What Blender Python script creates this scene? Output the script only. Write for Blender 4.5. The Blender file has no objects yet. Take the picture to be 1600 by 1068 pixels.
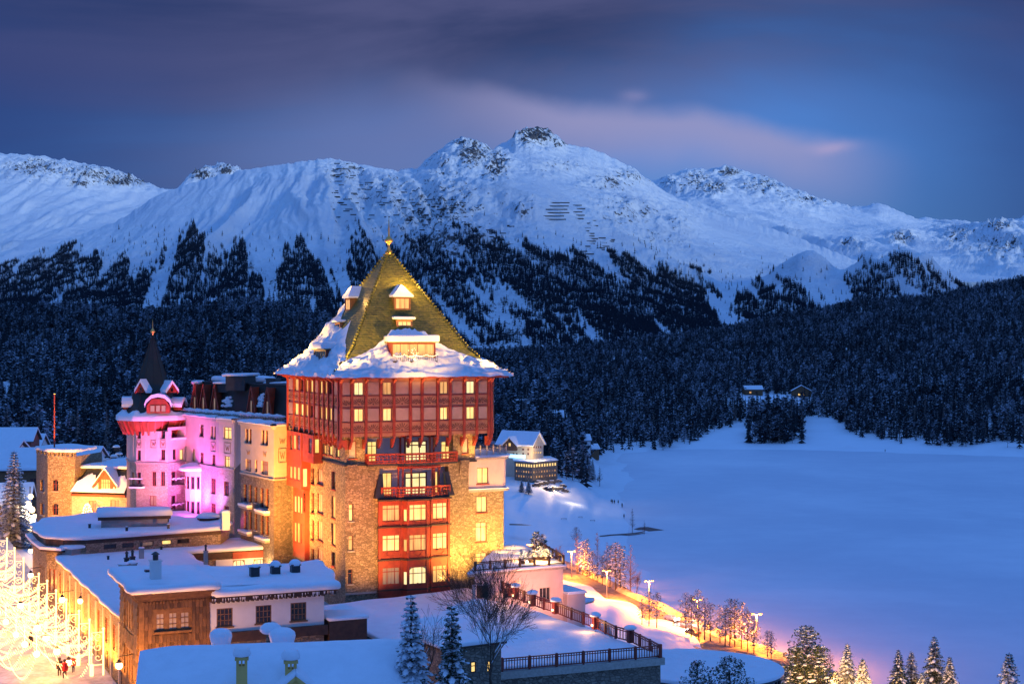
import bpy, bmesh, math, random
import numpy as np
from mathutils import Vector, Matrix, Euler
random.seed(7)
rng = np.random.default_rng(7)
SC = bpy.context.scene
COL = SC.collection
R = math.radians

# ------------------------------------------------------------------ camera
CAMZ = 78.0            # metres above the frozen lake
F = 2300.0             # focal length in pixels of a 1600 px wide picture
HOR = 534.0
cam_data = bpy.data.cameras.new("camera")
cam = bpy.data.objects.new("camera", cam_data)
COL.objects.link(cam)
cam.location = (0, 0, CAMZ)
cam.rotation_euler = (R(90), 0, 0)
cam_data.sensor_width = 36.0
cam_data.lens = 36.0 * F / 1600.0
cam_data.clip_start = 1.0
cam_data.clip_end = 40000.0
SC.camera = cam


def nd(nt, kind, **kw):
    n = nt.nodes.new(kind)
    for k, v in kw.items():
        if k.startswith("i_"):
            n.inputs[k[2:].replace("_", " ")].default_value = v
        elif k.startswith("n_"):
            n.inputs[int(k[2:])].default_value = v
        else:
            setattr(n, k, v)
    return n


class E:
    """tiny expression wrapper around shader math nodes"""
    def __init__(s, nt, sock):
        s.nt, s.s = nt, sock

    def _b(s, op, o, sw=False, clamp=False):
        n = s.nt.nodes.new("ShaderNodeMath")
        n.operation = op
        n.use_clamp = clamp
        a, b = (o, s) if sw else (s, o)
        for i, v in enumerate((a, b)):
            if isinstance(v, E):
                s.nt.links.new(v.s, n.inputs[i])
            elif v is not None:
                n.inputs[i].default_value = v
        return E(s.nt, n.outputs[0])
    def __add__(s, o): return s._b("ADD", o)
    def __radd__(s, o): return s._b("ADD", o)
    def __sub__(s, o): return s._b("SUBTRACT", o)
    def __rsub__(s, o): return s._b("SUBTRACT", o, True)
    def __mul__(s, o): return s._b("MULTIPLY", o)
    def __rmul__(s, o): return s._b("MULTIPLY", o)
    def __truediv__(s, o): return s._b("DIVIDE", o)
    def __pow__(s, o): return s._b("POWER", o)
    def max(s, o): return s._b("MAXIMUM", o)
    def min(s, o): return s._b("MINIMUM", o)
    def fn(s, op): return s._b(op, None)
    def atan2(s, o): return s._b("ARCTAN2", o)
    def sstep(s, lo, hi):
        n = s.nt.nodes.new("ShaderNodeMapRange")
        n.interpolation_type = "SMOOTHSTEP"
        s.nt.links.new(s.s, n.inputs[0])
        n.inputs[1].default_value = lo
        n.inputs[2].default_value = hi
        return E(s.nt, n.outputs[0])
    def gauss(s, c, w):
        t = (s - c) * (1.0 / w)
        return ((t * t) * -1.0).fn("EXPONENT")


def mixc(nt, fac, a, b, blend="MIX"):
    n = nt.nodes.new("ShaderNodeMix")
    n.data_type = "RGBA"
    n.blend_type = blend
    n.clamp_factor = True
    for idx, v in ((0, fac), (6, a), (7, b)):
        if isinstance(v, E):
            nt.links.new(v.s, n.inputs[idx])
        elif hasattr(v, "is_linked"):
            nt.links.new(v, n.inputs[idx])
        elif idx == 0:
            n.inputs[0].default_value = v
        else:
            n.inputs[idx].default_value = (v[0], v[1], v[2], 1.0)
    return n.outputs[2]


def noise(nt, vec, scale, detail=4, rough=0.55, dist=0.0, out=0):
    n = nt.nodes.new("ShaderNodeTexNoise")
    n.inputs["Scale"].default_value = scale
    n.inputs["Detail"].default_value = detail
    n.inputs["Roughness"].default_value = rough
    n.inputs["Distortion"].default_value = dist
    if vec is not None:
        nt.links.new(vec, n.inputs["Vector"])
    return E(nt, n.outputs[out])


def comb(nt, x, y, z):
    n = nt.nodes.new("ShaderNodeCombineXYZ")
    for i, v in enumerate((x, y, z)):
        if isinstance(v, E):
            nt.links.new(v.s, n.inputs[i])
        else:
            n.inputs[i].default_value = v
    return n.outputs[0]


# ------------------------------------------------------------------ dusk sky
world = bpy.data.worlds.new("World")
SC.world = world
world.use_nodes = True
nt = world.node_tree
nt.nodes.clear()
SUN_EL, SUN_ROT = R(1.5), R(195)
sky = nd(nt, "ShaderNodeTexSky", sky_type="NISHITA", sun_disc=False, sun_elevation=SUN_EL,
         sun_rotation=SUN_ROT, altitude=1800.0, ozone_density=4.0, air_density=1.2, dust_density=0.6)
tc = nd(nt, "ShaderNodeTexCoord")
sx = nd(nt, "ShaderNodeSeparateXYZ")
nt.links.new(tc.outputs["Generated"], sx.inputs[0])
dx, dy, dz = (E(nt, sx.outputs[i]) for i in range(3))
az = dx.atan2(dy)
el = dz
# the evening blue of the clear air, over the sky model
k = nd(nt, "ShaderNodeVectorMath", operation="MULTIPLY")
nt.links.new(sky.outputs[0], k.inputs[0])
k.inputs[1].default_value = (0.020, 0.050, 0.110)
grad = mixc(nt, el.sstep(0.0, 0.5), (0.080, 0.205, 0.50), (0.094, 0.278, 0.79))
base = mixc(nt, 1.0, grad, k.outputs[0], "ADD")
# soft grey mauve cloud deck (drawn out along the wind), all round the lower sky
pz = el + 0.20
cv = comb(nt, dx / pz, dy / pz, 0.0)
mp = nd(nt, "ShaderNodeMapping")
nt.links.new(cv, mp.inputs[0])
mp.inputs["Rotation"].default_value = (0, 0, R(14))
mp.inputs["Scale"].default_value = (0.36, 0.62, 1)
mp.inputs["Location"].default_value = (0.35, 0.1, 0)
n1 = noise(nt, mp.outputs[0], 0.9, 5, 0.52, 0.5)
n2 = noise(nt, mp.outputs[0], 2.6, 6, 0.58, 0.6)
deck = (n1 * 0.75 + n2 * 0.25 + el.sstep(0.06, 0.23) * 0.30 - el.sstep(0.26, 0.5) * 0.40 - az.gauss(0.18, 0.15) * (0.27 - el * 0.7)).sstep(0.44, 0.80)
mauve = mixc(nt, n2.sstep(0.35, 0.65), (0.027, 0.031, 0.092), (0.080, 0.076, 0.168))
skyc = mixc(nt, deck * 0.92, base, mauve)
# dim slate blue haze towards the sides of the range
wv = noise(nt, tc.outputs["Generated"], 7.0, 3, 0.5)
wv2 = noise(nt, tc.outputs["Generated"], 22.0, 4, 0.5)
side = ((az + 0.38).gauss(0.0, 0.20) + (az - 0.42).gauss(0.0, 0.17)) * el.sstep(0.30, 0.12)
skyc = mixc(nt, (side + (wv - 0.5) * 0.3 * side) * 0.85, skyc, (0.018, 0.045, 0.19))
# pale veil low over the ridge
veil = (el - 0.128 + (wv - 0.5) * 0.06).gauss(0.0, 0.040) * (az + 0.07).gauss(0.0, 0.13)
skyc = mixc(nt, veil * 0.75, skyc, (0.145, 0.195, 0.44))
# the long pink lit cloud bank slanting down to the right behind the summits
line = el - (0.166 - az * 0.160) + (wv - 0.5) * 0.040 + (wv2 - 0.5) * 0.012
bank = ((line * -1.0).sstep(-0.010, 0.008) * (line + 0.040).sstep(-0.012, 0.034)) * (az.sstep(-0.10, 0.05) * (1.0 - az.sstep(0.17, 0.28)))
skyc = mixc(nt, bank * 0.78, skyc, (0.330, 0.320, 0.550))
puff = ((el - 0.128 + (wv2 - 0.5) * 0.012).gauss(0.0, 0.004) * (az - 0.215).gauss(0.0, 0.015) + (el - 0.164).gauss(0.0, 0.004) * (az - 0.082).gauss(0.0, 0.009) * 0.5) * (wv2 * 1.3)
skyc = mixc(nt, puff, skyc, (0.42, 0.36, 0.60))
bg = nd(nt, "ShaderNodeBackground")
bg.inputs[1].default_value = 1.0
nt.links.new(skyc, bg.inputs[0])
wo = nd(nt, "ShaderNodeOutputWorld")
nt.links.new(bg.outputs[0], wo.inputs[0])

# last glow of the set sun, from low in the west behind the camera
sun_d = bpy.data.lights.new("sun", "SUN")
sun_d.energy = 2.2
sun_d.angle = R(7)
sun_d.color = (0.74, 0.90, 1.0)
sun = bpy.data.objects.new("sun", sun_d)
COL.objects.link(sun)
SUN_DIR = Vector((-0.55, 0.83, -0.085)).normalized()
sun.rotation_euler = SUN_DIR.to_track_quat("-Z", "Y").to_euler()

vs = SC.view_settings
vs.view_transform = "Standard"
vs.look = "None"
vs.exposure = 0.0
vs.gamma = 1.0
vs.use_curve_mapping = False
SC.render.engine = "CYCLES"
SC.cycles.use_denoising = True
SC.cycles.max_bounces = 6
SC.cycles.diffuse_bounces = 3
SC.cycles.glossy_bounces = 2
SC.cycles.transparent_max_bounces = 6
SC.cycles.sample_clamp_indirect = 4.0
SC.cycles.caustics_reflective = False
SC.cycles.caustics_refractive = False


# ------------------------------------------------------------------ helpers
def P(px, py, D):
    return Vector(((px - 800.0) / F * D, D, CAMZ - (py - HOR) / F * D))

def Zat(py, D):
    return CAMZ - (py - HOR) / F * D

def Xat(px, D):
    return (px - 800.0) / F * D


def tag(o, label=None, cat=None, group=None, kind=None):
    if label: o["label"] = label
    if cat: o["category"] = cat
    if group: o["group"] = group
    if kind: o["kind"] = kind
    return o


class MB:
    """collects geometry for ONE mesh object"""
    def __init__(s):
        s.v, s.f, s.m = [], [], []

    def add(s, vs, fs, m=0):
        b = len(s.v)
        s.v.extend(tuple(p) for p in vs)
        for f in fs:
            s.f.append(tuple(b + i for i in f))
            s.m.append(m)
        return s

    def quad(s, a, b, c, d, m=0):
        return s.add((a, b, c, d), ((0, 1, 2, 3),), m)

    def hexa(s, p, m=0):
        """p: 4 bottom (ccw seen from above) + 4 top"""
        return s.add(p, ((3, 2, 1, 0), (4, 5, 6, 7), (0, 1, 5, 4), (1, 2, 6, 5), (2, 3, 7, 6), (3, 0, 4, 7)), m)

    def box(s, c, sx, sy, sz, rz=0.0, m=0):
        """centre of the bottom face, sizes, turn about z"""
        ca, sa = math.cos(rz), math.sin(rz)
        pts = []
        for z in (c[2], c[2] + sz):
            for x, y in ((-sx/2, -sy/2), (sx/2, -sy/2), (sx/2, sy/2), (-sx/2, sy/2)):
                pts.append((c[0] + x*ca - y*sa, c[1] + x*sa + y*ca, z))
        return s.hexa(pts, m)

    def prism(s, poly, z0, z1, m=0, top_m=None, scale_top=1.0):
        n = len(poly)
        cx = sum(p[0] for p in poly)/n; cy = sum(p[1] for p in poly)/n
        vs = [(p[0], p[1], z0) for p in poly] + [(cx+(p[0]-cx)*scale_top, cy+(p[1]-cy)*scale_top, z1) for p in poly]
        fs = [(i, (i+1) % n, n+(i+1) % n, n+i) for i in range(n)]
        s.add(vs, fs + [tuple(range(n-1, -1, -1))], m)
        s.add(vs[n:], [tuple(range(n))], m if top_m is None else top_m)
        return s

    def bar(s, a, b, w, h=None, m=0, up=(0, 0, 1)):
        """box beam between two points"""
        a, b = Vector(a), Vector(b)
        h = h or w
        d = (b - a)
        if d.length < 1e-6: return s
        d.normalize()
        u = Vector(up)
        if abs(d.dot(u)) > 0.98: u = Vector((0, 1, 0))
        sd = d.cross(u).normalized()
        u = sd.cross(d).normalized()
        sd *= w/2; u *= h/2
        return s.add((a-sd-u, a+sd-u, a+sd+u, a-sd+u, b-sd-u, b+sd-u, b+sd+u, b-sd+u),
                     ((0, 1, 2, 3), (7, 6, 5, 4), (0, 4, 5, 1), (1, 5, 6, 2), (2, 6, 7, 3), (3, 7, 4, 0)), m)

    def tube(s, pts, rad, n=5, m=0, cap=True):
        pts = [Vector(p) for p in pts]
        if not hasattr(rad, "__len__"): rad = [rad]*len(pts)
        b = len(s.v)
        ref = None
        for i, p in enumerate(pts):
            d = (pts[min(i+1, len(pts)-1)] - pts[max(i-1, 0)])
            d = d.normalized() if d.length > 1e-9 else Vector((0, 0, 1))
            if ref is None or abs(ref.dot(d)) > 0.95:
                ref = Vector((1, 0, 0)) if abs(d.x) < 0.8 else Vector((0, 1, 0))
            sd = d.cross(ref).normalized(); u = sd.cross(d)
            ref = sd.cross(d).normalized()
            for k in range(n):
                t = 2*math.pi*k/n
                s.v.append(tuple(p + (sd*math.cos(t) + u*math.sin(t))*rad[i]))
        for i in range(len(pts)-1):
            for k in range(n):
                s.f.append((b+i*n+k, b+i*n+(k+1) % n, b+(i+1)*n+(k+1) % n, b+(i+1)*n+k)); s.m.append(m)
        if cap and n > 2:
            s.f.append(tuple(b+k for k in range(n-1, -1, -1))); s.m.append(m)
            e = b+(len(pts)-1)*n
            s.f.append(tuple(e+k for k in range(n))); s.m.append(m)
        return s

    def lathe(s, c, prof, n=12, m=0, a0=0.0):
        """prof: list of (radius, z)"""
        b = len(s.v)
        for r, z in prof:
            for k in range(n):
                t = a0+2*math.pi*k/n
                s.v.append((c[0]+r*math.cos(t), c[1]+r*math.sin(t), c[2]+z))
        for i in range(len(prof)-1):
            for k in range(n):
                s.f.append((b+i*n+k, b+i*n+(k+1) % n, b+(i+1)*n+(k+1) % n, b+(i+1)*n+k)); s.m.append(m)
        s.f.append(tuple(b+k for k in range(n-1, -1, -1))); s.m.append(m)
        e = b+(len(prof)-1)*n
        s.f.append(tuple(e+k for k in range(n))); s.m.append(m)
        return s

    def ball(s, c, r, n=8, m=0, sz=1.0):
        prof = []
        k = max(3, n//2)
        for i in range(k+1):
            t = -math.pi/2 + math.pi*i/k
            prof.append((max(1e-3, r*math.cos(t)), r*sz*math.sin(t)))
        return s.lathe(c, prof, n, m)

    def mesh(s, name, mats, smooth=False):
        me = bpy.data.meshes.new(name)
        me.from_pydata(s.v, [], s.f)
        if not isinstance(mats, (list, tuple)): mats = [mats]
        for mt in mats: me.materials.append(mt)
        if len(mats) > 1:
            me.polygons.foreach_set("material_index", s.m)
        if smooth:
            me.polygons.foreach_set("use_smooth", [True]*len(me.polygons))
        me.update()
        return me

    def build(s, name, mats, parent=None, smooth=False, **tags):
        o = bpy.data.objects.new(name, s.mesh(name, mats, smooth))
        COL.objects.link(o)
        if parent is not None:
            attach(o, parent)
        tag(o, **tags)
        return o


def wpos(o):
    p = Vector(o.location)
    if o.parent is not None:
        p = p + o.matrix_parent_inverse.translation + wpos(o.parent)
    return p


def attach(o, parent):
    """parent while keeping world coordinates (parents are moved but never turned)"""
    o.parent = parent
    o.matrix_parent_inverse = Matrix.Translation(-wpos(parent))


def thing(name, label, cat, loc=(0, 0, 0), group=None):
    o = bpy.data.objects.new(name, None)
    o.empty_display_size = 0.3
    COL.objects.link(o)
    o.location = loc
    tag(o, label, cat, group)
    return o


def copy_tree(o, loc=None, parent=None, rz=None, scale=None):
    c = o.copy()
    COL.objects.link(c)
    if parent is not None: c.parent = parent
    for ch in KIDS.get(o.name, None) or list(o.children):
        copy_tree(ch, parent=c)
    if loc is not None: c.location = loc
    if rz is not None: c.rotation_euler = (0, 0, rz)
    if scale is not None: c.scale = (scale,)*3
    return c
KIDS = {}


def lamp(name, kind, loc, energy, color, target=None, size=0.2, spot=60, blend=0.6, parent=None):
    d = bpy.data.lights.new(name, kind)
    d.energy = energy
    d.color = color
    if kind in ("POINT", "SPOT"):
        d.shadow_soft_size = size
    if kind == "SPOT":
        d.spot_size = R(spot); d.spot_blend = blend
    o = bpy.data.objects.new(name, d)
    COL.objects.link(o)
    o.location = loc
    if target is not None:
        o.rotation_euler = (Vector(target) - Vector(loc)).to_track_quat("-Z", "Y").to_euler()
    return o


# ---- numpy gradient noise
_perm = np.random.default_rng(3).permutation(512)
_perm = np.concatenate([_perm, _perm, _perm])
_ga = np.random.default_rng(4).uniform(0, 2*np.pi, 512)
_gx, _gy = np.cos(_ga), np.sin(_ga)

def pnoise(x, y):
    x = np.asarray(x, float); y = np.asarray(y, float)
    xi = np.floor(x).astype(int); yi = np.floor(y).astype(int)
    xf = x-xi; yf = y-yi
    u = xf*xf*xf*(xf*(xf*6-15)+10); v = yf*yf*yf*(yf*(yf*6-15)+10)
    def g(i, j):
        h = _perm[(_perm[i & 511] + (j & 511)) & 511]
        return h
    def dt(i, j, a, b):
        h = g(i, j)
        return _gx[h]*a + _gy[h]*b
    n00 = dt(xi, yi, xf, yf); n10 = dt(xi+1, yi, xf-1, yf)
    n01 = dt(xi, yi+1, xf, yf-1); n11 = dt(xi+1, yi+1, xf-1, yf-1)
    return 1.5*((n00*(1-u)+n10*u)*(1-v) + (n01*(1-u)+n11*u)*v)

def fbm(x, y, o=4, g=0.5, ridged=False):
    s = 0; a = 1.0; t = 0
    for i in range(o):
        n = pnoise(x*2**i+17.3*i, y*2**i-9.1*i)
        if ridged: n = 1-2*np.abs(n)
        s = s+a*n; t += a; a *= g
    return s/t

def sstep(x, lo, hi):
    t = np.clip((np.asarray(x, float)-lo)/(hi-lo), 0, 1)
    return t*t*(3-2*t)


def grid_mesh(name, X, Y, Z, mat, attrs=None, smooth=True, parent=None, **tags):
    nr, nc = X.shape
    co = np.stack([X, Y, Z], -1).reshape(-1, 3)
    idx = np.arange(nr*nc).reshape(nr, nc)
    q = np.stack([idx[:-1, :-1], idx[:-1, 1:], idx[1:, 1:], idx[1:, :-1]], -1).reshape(-1, 4)
    me = bpy.data.meshes.new(name)
    me.vertices.add(len(co)); me.vertices.foreach_set("co", co.ravel())
    me.loops.add(q.size); me.loops.foreach_set("vertex_index", q.ravel().astype(np.int32))
    me.polygons.add(len(q))
    me.polygons.foreach_set("loop_start", np.arange(0, q.size, 4, dtype=np.int32))
    me.polygons.foreach_set("loop_total", np.full(len(q), 4, np.int32))
    if smooth: me.polygons.foreach_set("use_smooth", np.ones(len(q), bool))
    me.update(calc_edges=True)
    for an, av in (attrs or {}).items():
        a = me.attributes.new(an, "FLOAT", "POINT")
        a.data.foreach_set("value", np.asarray(av, np.float32).ravel())
    me.materials.append(mat)
    o = bpy.data.objects.new(name, me)
    COL.objects.link(o)
    if parent is not None: attach(o, parent)
    tag(o, **tags)
    return o
# ------------------------------------------------------------------ materials
def newmat(name):
    m = bpy.data.materials.new(name)
    m.use_nodes = True
    t = m.node_tree
    b = t.nodes["Principled BSDF"]
    return m, t, b

def setc(t, b, c):
    if hasattr(c, "is_linked"): t.links.new(c, b.inputs["Base Color"])
    else: b.inputs["Base Color"].default_value = (c[0], c[1], c[2], 1)

def bump(t, b, h, strength=0.5, dist=0.1):
    n = nd(t, "ShaderNodeBump")
    n.inputs["Strength"].default_value = strength
    n.inputs["Distance"].default_value = dist
    t.links.new(h.s, n.inputs["Height"])
    t.links.new(n.outputs[0], b.inputs["Normal"])
    return n

def objco(t):
    return nd(t, "ShaderNodeNewGeometry").outputs["Position"]

def simple(name, c, rough=0.6, metal=0.0, var=0.25, scale=1.5, bs=0.2, bd=0.03, bscale=8):
    m, t, b = newmat(name)
    p = objco(t)
    n = noise(t, p, scale, 5, 0.6)
    lo = tuple(x*(1-var) for x in c); hi = tuple(min(1, x*(1+var)) for x in c)
    setc(t, b, mixc(t, n.sstep(0.3, 0.7), lo, hi))
    b.inputs["Roughness"].default_value = rough
    b.inputs["Metallic"].default_value = metal
    if bs: bump(t, b, noise(t, p, bscale, 4, 0.6), bs, bd)
    return m

def emit(name, c, s, sample=False):
    m, t, b = newmat(name)
    setc(t, b, c)
    b.inputs["Emission Color"].default_value = (*c, 1)
    b.inputs["Emission Strength"].default_value = s
    if not sample: m.cycles.emission_sampling = "NONE"
    return m

M = {}
# snow of roofs and ground
def snow_mat(name, c=(0.84, 0.87, 0.93), scale=0.6, bs=0.35, bd=0.25):
    m, t, b = newmat(name)
    p = objco(t)
    n = noise(t, p, scale, 5, 0.55)
    n2 = noise(t, p, scale*7, 4, 0.6)
    setc(t, b, mixc(t, n.sstep(0.3, 0.7), tuple(x*0.95 for x in c), c))
    b.inputs["Roughness"].default_value = 0.55
    b.inputs["Specular IOR Level"].default_value = 0.25
    bump(t, b, n*0.8 + n2*0.2, bs, bd)
    return m
M["snow"] = snow_mat("roof snow", scale=0.8, bs=0.6, bd=0.28)
M["snowfine"] = snow_mat("clump snow", scale=5, bs=0.4, bd=0.05)
M["snowland"] = snow_mat("field snow", scale=0.05, bs=0.5, bd=1.4)

def lake_mat():
    m, t, b = newmat("lake snow over ice")
    p = objco(t)
    n = noise(t, p, 0.006, 5, 0.55, 0.5)
    n2 = noise(t, p, 0.08, 4, 0.6)
    setc(t, b, mixc(t, (n*0.8+n2*0.2).sstep(0.35, 0.7), (0.66, 0.68, 0.76), (0.84, 0.85, 0.90)))
    b.inputs["Roughness"].default_value = 0.5
    b.inputs["Specular IOR Level"].default_value = 0.3
    bump(t, b, n2, 0.25, 0.3)
    return m
M["lake"] = lake_mat()

def mountain_mat():
    m, t, b = newmat("mountain snow and rock")
    p = objco(t)
    at = nd(t, "ShaderNodeAttribute", attribute_name="rock")
    a = E(t, at.outputs["Fac"])
    n = noise(t, p, 0.022, 8, 0.7, 0.3)
    n2 = noise(t, p, 0.07, 6, 0.68)
    mask = (a*0.92 + (n - 0.5)*2.0 + (n2-0.5)*1.9).sstep(0.60, 0.70)
    rock = mixc(t, n2.sstep(0.3, 0.7), (0.045, 0.045, 0.055), (0.13, 0.12, 0.125))
    w = noise(t, p, 0.003, 4, 0.5)
    snow = mixc(t, w.sstep(0.3, 0.7), (0.72, 0.76, 0.84), (0.86, 0.88, 0.92))
    setc(t, b, mixc(t, mask, snow, rock))
    b.inputs["Roughness"].default_value = 0.65
    b.inputs["Specular IOR Level"].default_value = 0.2
    bump(t, b, n*0.7+n2*0.3 + mask*0.15, 1.0, 20.0)
    return m
M["mountain"] = mountain_mat()
M["forestfloor"] = snow_mat("forest floor snow", (0.62, 0.66, 0.74), scale=0.02, bs=0.5, bd=3)

def needle_mat(name, dark, light, snow_lo, snow_hi, scale, sc=(0.78, 0.82, 0.9)):
    """needles, with snow lying on what faces up; the amount differs from tree to tree"""
    m, t, b = newmat(name)
    g = nd(t, "ShaderNodeNewGeometry")
    oi = nd(t, "ShaderNodeObjectInfo")
    rnd = E(t, oi.outputs["Random"])
    sp = nd(t, "ShaderNodeSeparateXYZ")
    t.links.new(g.outputs["True Normal"], sp.inputs[0])
    nz = E(t, sp.outputs[2])
    n = noise(t, g.outputs["Position"], scale, 4, 0.7)
    amt = rnd*(snow_hi-snow_lo) + snow_lo + (noise(t, g.outputs["Position"], 0.009, 3, 0.6) - 0.5)*0.22
    mask = (n + amt + (nz.fn("ABSOLUTE") - 0.6)*0.45).sstep(0.50, 0.60)
    n3 = noise(t, g.outputs["Position"], scale*0.37, 3, 0.6)
    col = mixc(t, n3.sstep(0.3, 0.7), dark, light)
    setc(t, b, mixc(t, mask, col, sc))
    b.inputs["Roughness"].default_value = 0.8
    b.inputs["Specular IOR Level"].default_value = 0.15
    return m
M["farneedle"] = needle_mat("far forest needles", (0.014, 0.02, 0.028), (0.03, 0.042, 0.05), -0.18, -0.01, 0.55, (0.60, 0.65, 0.74))  # snow tone dimmed to carry the shade within the crowns
M["mtneedle"] = needle_mat("mountain forest needles", (0.012, 0.018, 0.03), (0.028, 0.036, 0.05), -0.2, -0.04, 0.3)
M["needle"] = needle_mat("spruce needles", (0.02, 0.035, 0.018), (0.05, 0.075, 0.035), -0.14, -0.04, 2.2)
M["pineneedle"] = needle_mat("snowy pine needles", (0.03, 0.04, 0.018), (0.06, 0.075, 0.03), -0.04, 0.08, 1.6)
M["bark"] = simple("bark", (0.07, 0.05, 0.038), 0.9, bs=0.6, bd=0.05, bscale=12)
M["twig"] = simple("frosted twigs", (0.16, 0.13, 0.12), 0.9, bs=0)

def stone_mat(name, c1, c2, mortar, sc=1.5, zs=1.7):
    """rough rubble masonry"""
    m, t, b = newmat(name)
    p = objco(t)
    mp = nd(t, "ShaderNodeMapping")
    t.links.new(p, mp.inputs[0])
    mp.inputs["Scale"].default_value = (sc, sc, sc*zs)
    w = noise(t, p, 1.8, 3, 0.5, 0, out=1)
    wj = nd(t, "ShaderNodeMix", data_type="RGBA", blend_type="LINEAR_LIGHT")
    wj.inputs[0].default_value = 0.10
    t.links.new(mp.outputs[0], wj.inputs[6]); t.links.new(w.s, wj.inputs[7])
    v = nd(t, "ShaderNodeTexVoronoi", feature="DISTANCE_TO_EDGE")
    v.inputs["Scale"].default_value = 1.0
    t.links.new(wj.outputs[2], v.inputs["Vector"])
    vc = nd(t, "ShaderNodeTexVoronoi", feature="F1")
    vc.inputs["Scale"].default_value = 1.0
    t.links.new(wj.outputs[2], vc.inputs["Vector"])
    sp = nd(t, "ShaderNodeSeparateColor")
    t.links.new(vc.outputs["Color"], sp.inputs[0])
    r = E(t, sp.outputs[0])
    big = noise(t, p, 0.25, 4, 0.6)
    fine = noise(t, p, 9, 5, 0.65)
    col = mixc(t, r, c1, c2)
    col = mixc(t, big.sstep(0.35, 0.7)*0.35, col, tuple(x*0.62 for x in c1))
    col = mixc(t, (fine.sstep(0.35, 0.75))*0.3, col, tuple(x*0.5 for x in c2))
    e = E(t, v.outputs["Distance"]).sstep(0.0, 0.10)
    setc(t, b, mixc(t, e, mortar, col))
    b.inputs["Roughness"].default_value = 0.85
    bump(t, b, e*0.6 + r*0.35 + fine*0.25, 0.9, 0.10)
    return m
M["stone"] = stone_mat("tower rubble stone", (0.22, 0.16, 0.095), (0.52, 0.40, 0.26), (0.13, 0.10, 0.065), sc=2.9)
M["stonedark"] = stone_mat("grey brown rubble stone", (0.16, 0.13, 0.10), (0.34, 0.28, 0.21), (0.11, 0.09, 0.07), sc=2.2)
M["stonepale"] = stone_mat("pale rubble stone", (0.42, 0.35, 0.28), (0.62, 0.54, 0.44), (0.32, 0.27, 0.22), sc=2.8)

def plaster(name, c, var=0.10):
    m, t, b = newmat(name)
    p = objco(t)
    n = noise(t, p, 0.5, 6, 0.6, 0.3)
    n2 = noise(t, p, 30, 3, 0.6)
    mp = nd(t, "ShaderNodeMapping")
    t.links.new(p, mp.inputs[0]); mp.inputs["Scale"].default_value = (2.0, 2.0, 0.25)
    st = noise(t, mp.outputs[0], 1.0, 4, 0.6)
    col = mixc(t, n.sstep(0.3, 0.7), tuple(x*(1-var) for x in c), tuple(min(.9, x*(1+var*.6)) for x in c))
    col = mixc(t, st.sstep(0.55, 0.8)*0.25, col, tuple(x*0.7 for x in c))
    setc(t, b, col)
    b.inputs["Roughness"].default_value = 0.85
    bump(t, b, n2*0.5+n*0.5, 0.25, 0.02)
    return m
M["cream"] = plaster("cream plaster", (0.60, 0.50, 0.38))
M["pinkwall"] = plaster("rose plaster", (0.62, 0.50, 0.47))
M["white"] = plaster("white plaster", (0.74, 0.72, 0.70), 0.06)
M["redwood"] = simple("red painted timber", (0.31, 0.045, 0.02), 0.55, var=0.22, scale=1.2, bscale=20, bs=0.15)
M["redframe"] = simple("dark red window timber", (0.20, 0.03, 0.018), 0.5, var=0.2, scale=3, bs=0.1)
M["panel"] = simple("rose grey shutter boards", (0.40, 0.27, 0.22), 0.7, var=0.12, scale=0.8, bs=0.1, bscale=25)
M["fanboard"] = simple("ochre red carved board", (0.36, 0.17, 0.10), 0.7, var=0.15, scale=1.5, bs=0.1)
M["fandark"] = simple("dark carved ray", (0.10, 0.03, 0.018), 0.7, bs=0)
M["slate"] = simple("dark slate", (0.028, 0.03, 0.034), 0.45, var=0.3, scale=3, bs=0.3)
M["green"] = simple("dark green sheet roof", (0.009, 0.013, 0.010), 0.5, var=0.25, scale=0.7, bs=0.15)
M["brass"] = simple("gilded metal", (0.70, 0.42, 0.12), 0.35, metal=0.85, var=0.1, bs=0)
M["iron"] = simple("black iron", (0.02, 0.02, 0.022), 0.5, metal=0.3, var=0.2, bs=0)
M["concrete"] = simple("pale concrete", (0.34, 0.32, 0.30), 0.85, var=0.15, scale=1.0, bs=0.2)
M["brownwood"] = simple("brown larch timber", (0.17, 0.082, 0.035), 0.65, var=0.3, scale=2.0, bs=0.3, bscale=14)
M["darkwood"] = simple("dark stained timber", (0.055, 0.028, 0.018), 0.65, var=0.3, scale=2.0, bs=0.2, bscale=14)
M["stonesill"] = simple("granite trim", (0.40, 0.36, 0.31), 0.8, var=0.15, scale=4, bs=0.2)

def plank_mat():
    """weathered larch boards, each board its own tone"""
    m, t, b = newmat("larch cladding boards")
    oi = nd(t, "ShaderNodeObjectInfo")
    rnd = E(t, oi.outputs["Random"])
    p = objco(t)
    mp = nd(t, "ShaderNodeMapping")
    t.links.new(p, mp.inputs[0]); mp.inputs["Scale"].default_value = (9, 9, 0.9)
    g = noise(t, mp.outputs[0], 1.5, 5, 0.6)
    n = noise(t, p, 0.7, 4, 0.6)
    col = mixc(t, rnd, (0.075, 0.036, 0.014), (0.24, 0.12, 0.048))
    col = mixc(t, g.sstep(0.4, 0.75)*0.6, col, (0.07, 0.034, 0.016))
    col = mixc(t, n.sstep(0.55, 0.8)*0.4, col, (0.10, 0.06, 0.035))
    setc(t, b, col)
    b.inputs["Roughness"].default_value = 0.7
    bump(t, b, g, 0.4, 0.02)
    return m
M["plank"] = plank_mat()

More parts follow.
